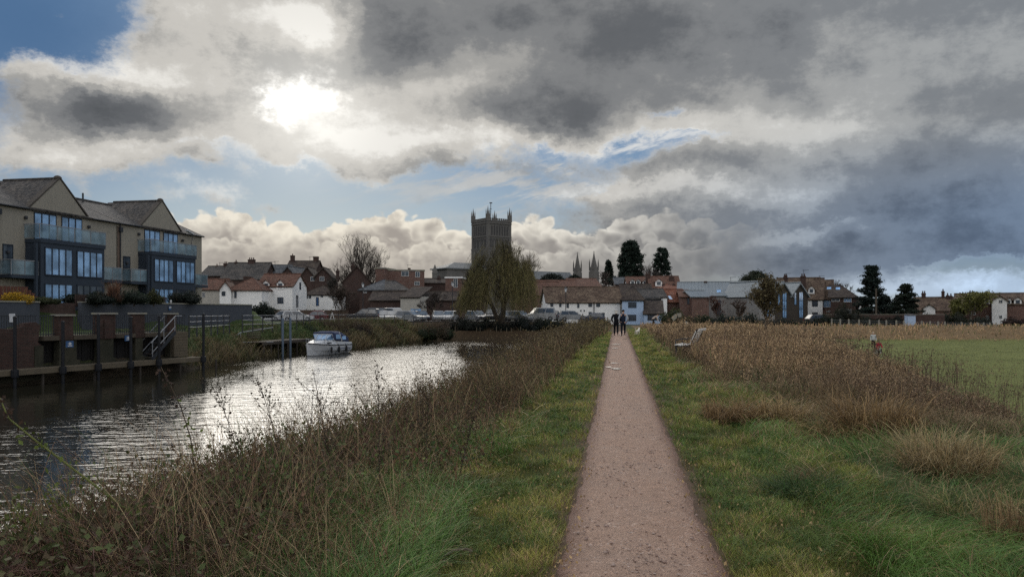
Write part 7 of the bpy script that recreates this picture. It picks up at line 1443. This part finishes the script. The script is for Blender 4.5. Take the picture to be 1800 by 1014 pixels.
def plants():
    farbank(); lawn(); rough(); dryfar(); bankweeds(); meadowweeds()
    for k, a in enumerate(((1418, 866, .42, .34, 900, DEEP, (.05, .07, .026), 'round dark green grass tussock nearest the path on the right'), (1520, 880, .50, .22, 800, DEEP, GREEN, 'low bright green tussock flopping right of the round dark one'), (1350, 800, .34, .24, 500, DEEP, GREEN, 'small green tussock beyond the round dark one'), (1292, 738, .62, .50, 1200, (.12, .075, .036), (.21, .14, .07), 'rusty dry tussock nearest the bench side of the weeds'), (1372, 745, .50, .50, 900, (.15, .105, .05), (.28, .20, .10), 'pale straw tussock right of the rusty dry one'), (1536, 765, .70, .72, 1700, (.125, .08, .038), (.22, .15, .075), 'big reddish straw tussock in the middle of the right-hand weeds'), (1480, 770, .45, .45, 700, (.15, .105, .05), (.24, .175, .085), 'short buff tussock leaning on the big reddish one'), (1668, 832, .58, .58, 1300, (.14, .10, .048), (.26, .195, .10), 'pale dry tussock nearest the right edge'), (1640, 800, .5, .45, 800, (.16, .125, .062), (.27, .22, .12), 'greyish dry tussock just behind the pale one near the right edge'), (1788, 960, .30, .62, 500, (.12, .08, .04), (.22, .15, .08), 'dry brown tussock cut by the right edge at the bottom'), (1450, 850, .4, .2, 400, BROWN, STRAW, 'flattened straw tussock behind the bright green one'), (1700, 900, .45, .3, 500, GREEN, STRAW, 'mixed green and straw tussock near the right edge'))): tussock(a[7], *a[:7], 600 + k)
    rng = np.random.default_rng(9)
    # tall arching weed at the left edge and the seed head over the water
    def arch_weed(label, pts, hd, seed, r=.010, col=(.09, .10, .03), leafn=60, side=0):
        rr = np.random.default_rng(seed); O = Vector(pts[0]); T = thing('tall_weed', label, 'weed', O); P = [Vector(p) - O for p in pts]; mb = MB(); mb.tube(P, list(np.linspace(r, r * .35, len(P))), 5); st = NP(); q = NP(); L = []; C = []
        for k in range(side):
            t = rr.uniform(.3, .95) * (len(P) - 1); i = min(int(t), len(P) - 2); p = P[i].lerp(P[i + 1], t - i); d = Vector((rr.normal() * .10, rr.normal() * .10, rr.uniform(.08, .30))); mb.tube([p, p + d * .5 + Vector((0, 0, -.01)), p + d], [r * .5, r * .4, r * .25], 3)
            for j in range(9): f = rr.uniform(.3, 1.05); L.append(tuple(p + d * f + Vector(rr.normal(size=3)) * .014)); C.append((.055, .042, .026))
        st.addmb(mb, col, rr); st.build('stem', M['dead'], T)
        for k in range(leafn):
            t = rr.uniform(0, 1) * (len(P) - 1); i = min(int(t), len(P) - 2); p = P[i].lerp(P[i + 1], t - i); top = t > hd * (len(P) - 1); L.append(tuple(p + Vector(rr.normal(size=3)) * (.022 if top else .05))); C.append((.06, .038, .028) if top else (.10, .13, .03))
        q.add(*quads(np.array(L), .016 if side else .024, rr, np.array(C), jit=.4)); q.build('leaves', M['leaf'], T)
    def at(px, py, Y): return (PX(px, Y), Y, PZ(py, Y))
    arch_weed('tall green weed stalk arching up out of the left edge with a withered tip', [at(290, 975, 5.3), at(235, 905, 5.3), at(150, 840, 5.25), at(70, 780, 5.2), at(15, 735, 5.15), at(-5, 690, 5.1)], .72, 1, .011, leafn=110)
    arch_weed('thin stalk with a drooping brown seed head standing against the dark water', [at(345, 850, 6.4), at(335, 770, 6.4), at(318, 715, 6.4), at(296, 670, 6.4), at(283, 645, 6.4)], .5, 2, .006, (.06, .045, .03), 60)
    arch_weed('leafy upright weed at the lower left corner', [at(60, 1010, 4.9), at(45, 930, 4.9), at(20, 880, 4.9)], 2, 3, .008, leafn=130); arch_weed('second leafy weed with yellow-green leaves near the lower left corner', [at(125, 1000, 5.1), at(110, 915, 5.1), at(85, 850, 5.1)], 2, 4, .008, leafn=90)
    for k, (px, py, dx_, tp, lab) in enumerate(((668, 900, -4, 640, 'tall dark stalk left of the centre of the near weeds'), (745, 880, 12, 655, 'dark stalk standing upright in the middle of the near weeds'), (800, 870, 45, 700, 'thick dark stalk leaning right at the edge of the near weeds'), (512, 900, -60, 660, 'dark stalk leaning left over the bright water'), (452, 930, -70, 690, 'slender dark stalk leaning far left over the water'), (590, 905, -40, 650, 'dark branching stalk against the brightest water'))):
        Y = EYE * F / (py - HZ) * 1.06; arch_weed(lab, [at(px, py, Y), at(px + dx_ * .3, py + (tp - py) * .35, Y), at(px + dx_ * .62, py + (tp - py) * .7, Y), at(px + dx_, tp, Y)], .30, 20 + k, .0055, (.04, .03, .022), 60, side=9)
    T = thing('dead_stem', 'pale curved dead stem lying arched on the short grass at bottom centre', 'dead stem', at(777, 992, 5.15)); O = Vector(at(777, 992, 5.15)); mb = MB(); mb.tube([Vector(at(a, b, 5.15)) - O for a, b in ((777, 992), (783, 975), (798, 966), (820, 964), (830, 968))], .008, 6); obj('stem', mb, M['wood_pale'], T)
    # loose stones on the path
    n = 5200; rng = np.random.default_rng(12); y = 1 / rng.uniform(1 / 26, 1 / 4.2, n); s = rng.normal(0, .27, n) + .10 * np.sin(y * 2); ok = np.abs(s) < .53; y, s = y[ok], s[ok]; n = len(y); keep = rng.uniform(0, 1, n) < np.clip(.5 + .7 * patch(s * 2, y, 2.2, 5), .12, 1); y, s = y[keep], s[keep]; n = len(y); x = pathx(y) + s; z = .02 + .022 * (1 - (s / .55) ** 2)
    r = rng.gamma(2.0, .0030, n).clip(.003, .022); base = np.array([(1, 0, .15), (.5, .85, .1), (-.5, .8, .2), (-1, .05, .1), (-.45, -.8, .15), (.55, -.85, .2), (.1, .05, .62), (0, 0, -.4)]); faces = np.array([(i, (i + 1) % 6, 6) for i in range(6)] + [((i + 1) % 6, i, 7) for i in range(6)])
    a = rng.uniform(0, 6.28, n); V = base[None] * rng.uniform(.7, 1.3, (n, 8, 1)) * r[:, None, None]; ca, sa = np.cos(a)[:, None], np.sin(a)[:, None]; V = np.stack([V[..., 0] * ca - V[..., 1] * sa * .7, V[..., 0] * sa + V[..., 1] * ca * .7, V[..., 2]], -1) + np.stack([x, y, z + .003], -1)[:, None, :]
    c = mixc((.23, .15, .12), (.36, .28, .24), rng.uniform(0, 1, n) ** 1.8); o = npmesh('gravel', V.reshape(-1, 3), [(np.arange(n)[:, None, None] * 8 + faces[None]).reshape(-1, 3)], M['stones'], np.repeat(c, 8, 0)); tag(o, 'loose pinkish stones scattered over the trodden path', 'gravel', kind='stuff')
m, nt, b, out = newmat('loose_stone'); at_ = nt.nodes.new('ShaderNodeAttribute'); at_.attribute_name = 'Col'; nt.links.new(at_.outputs['Color'], b.inputs['Base Color']); b.inputs['Roughness'].default_value = .75; M['stones'] = m
plants()
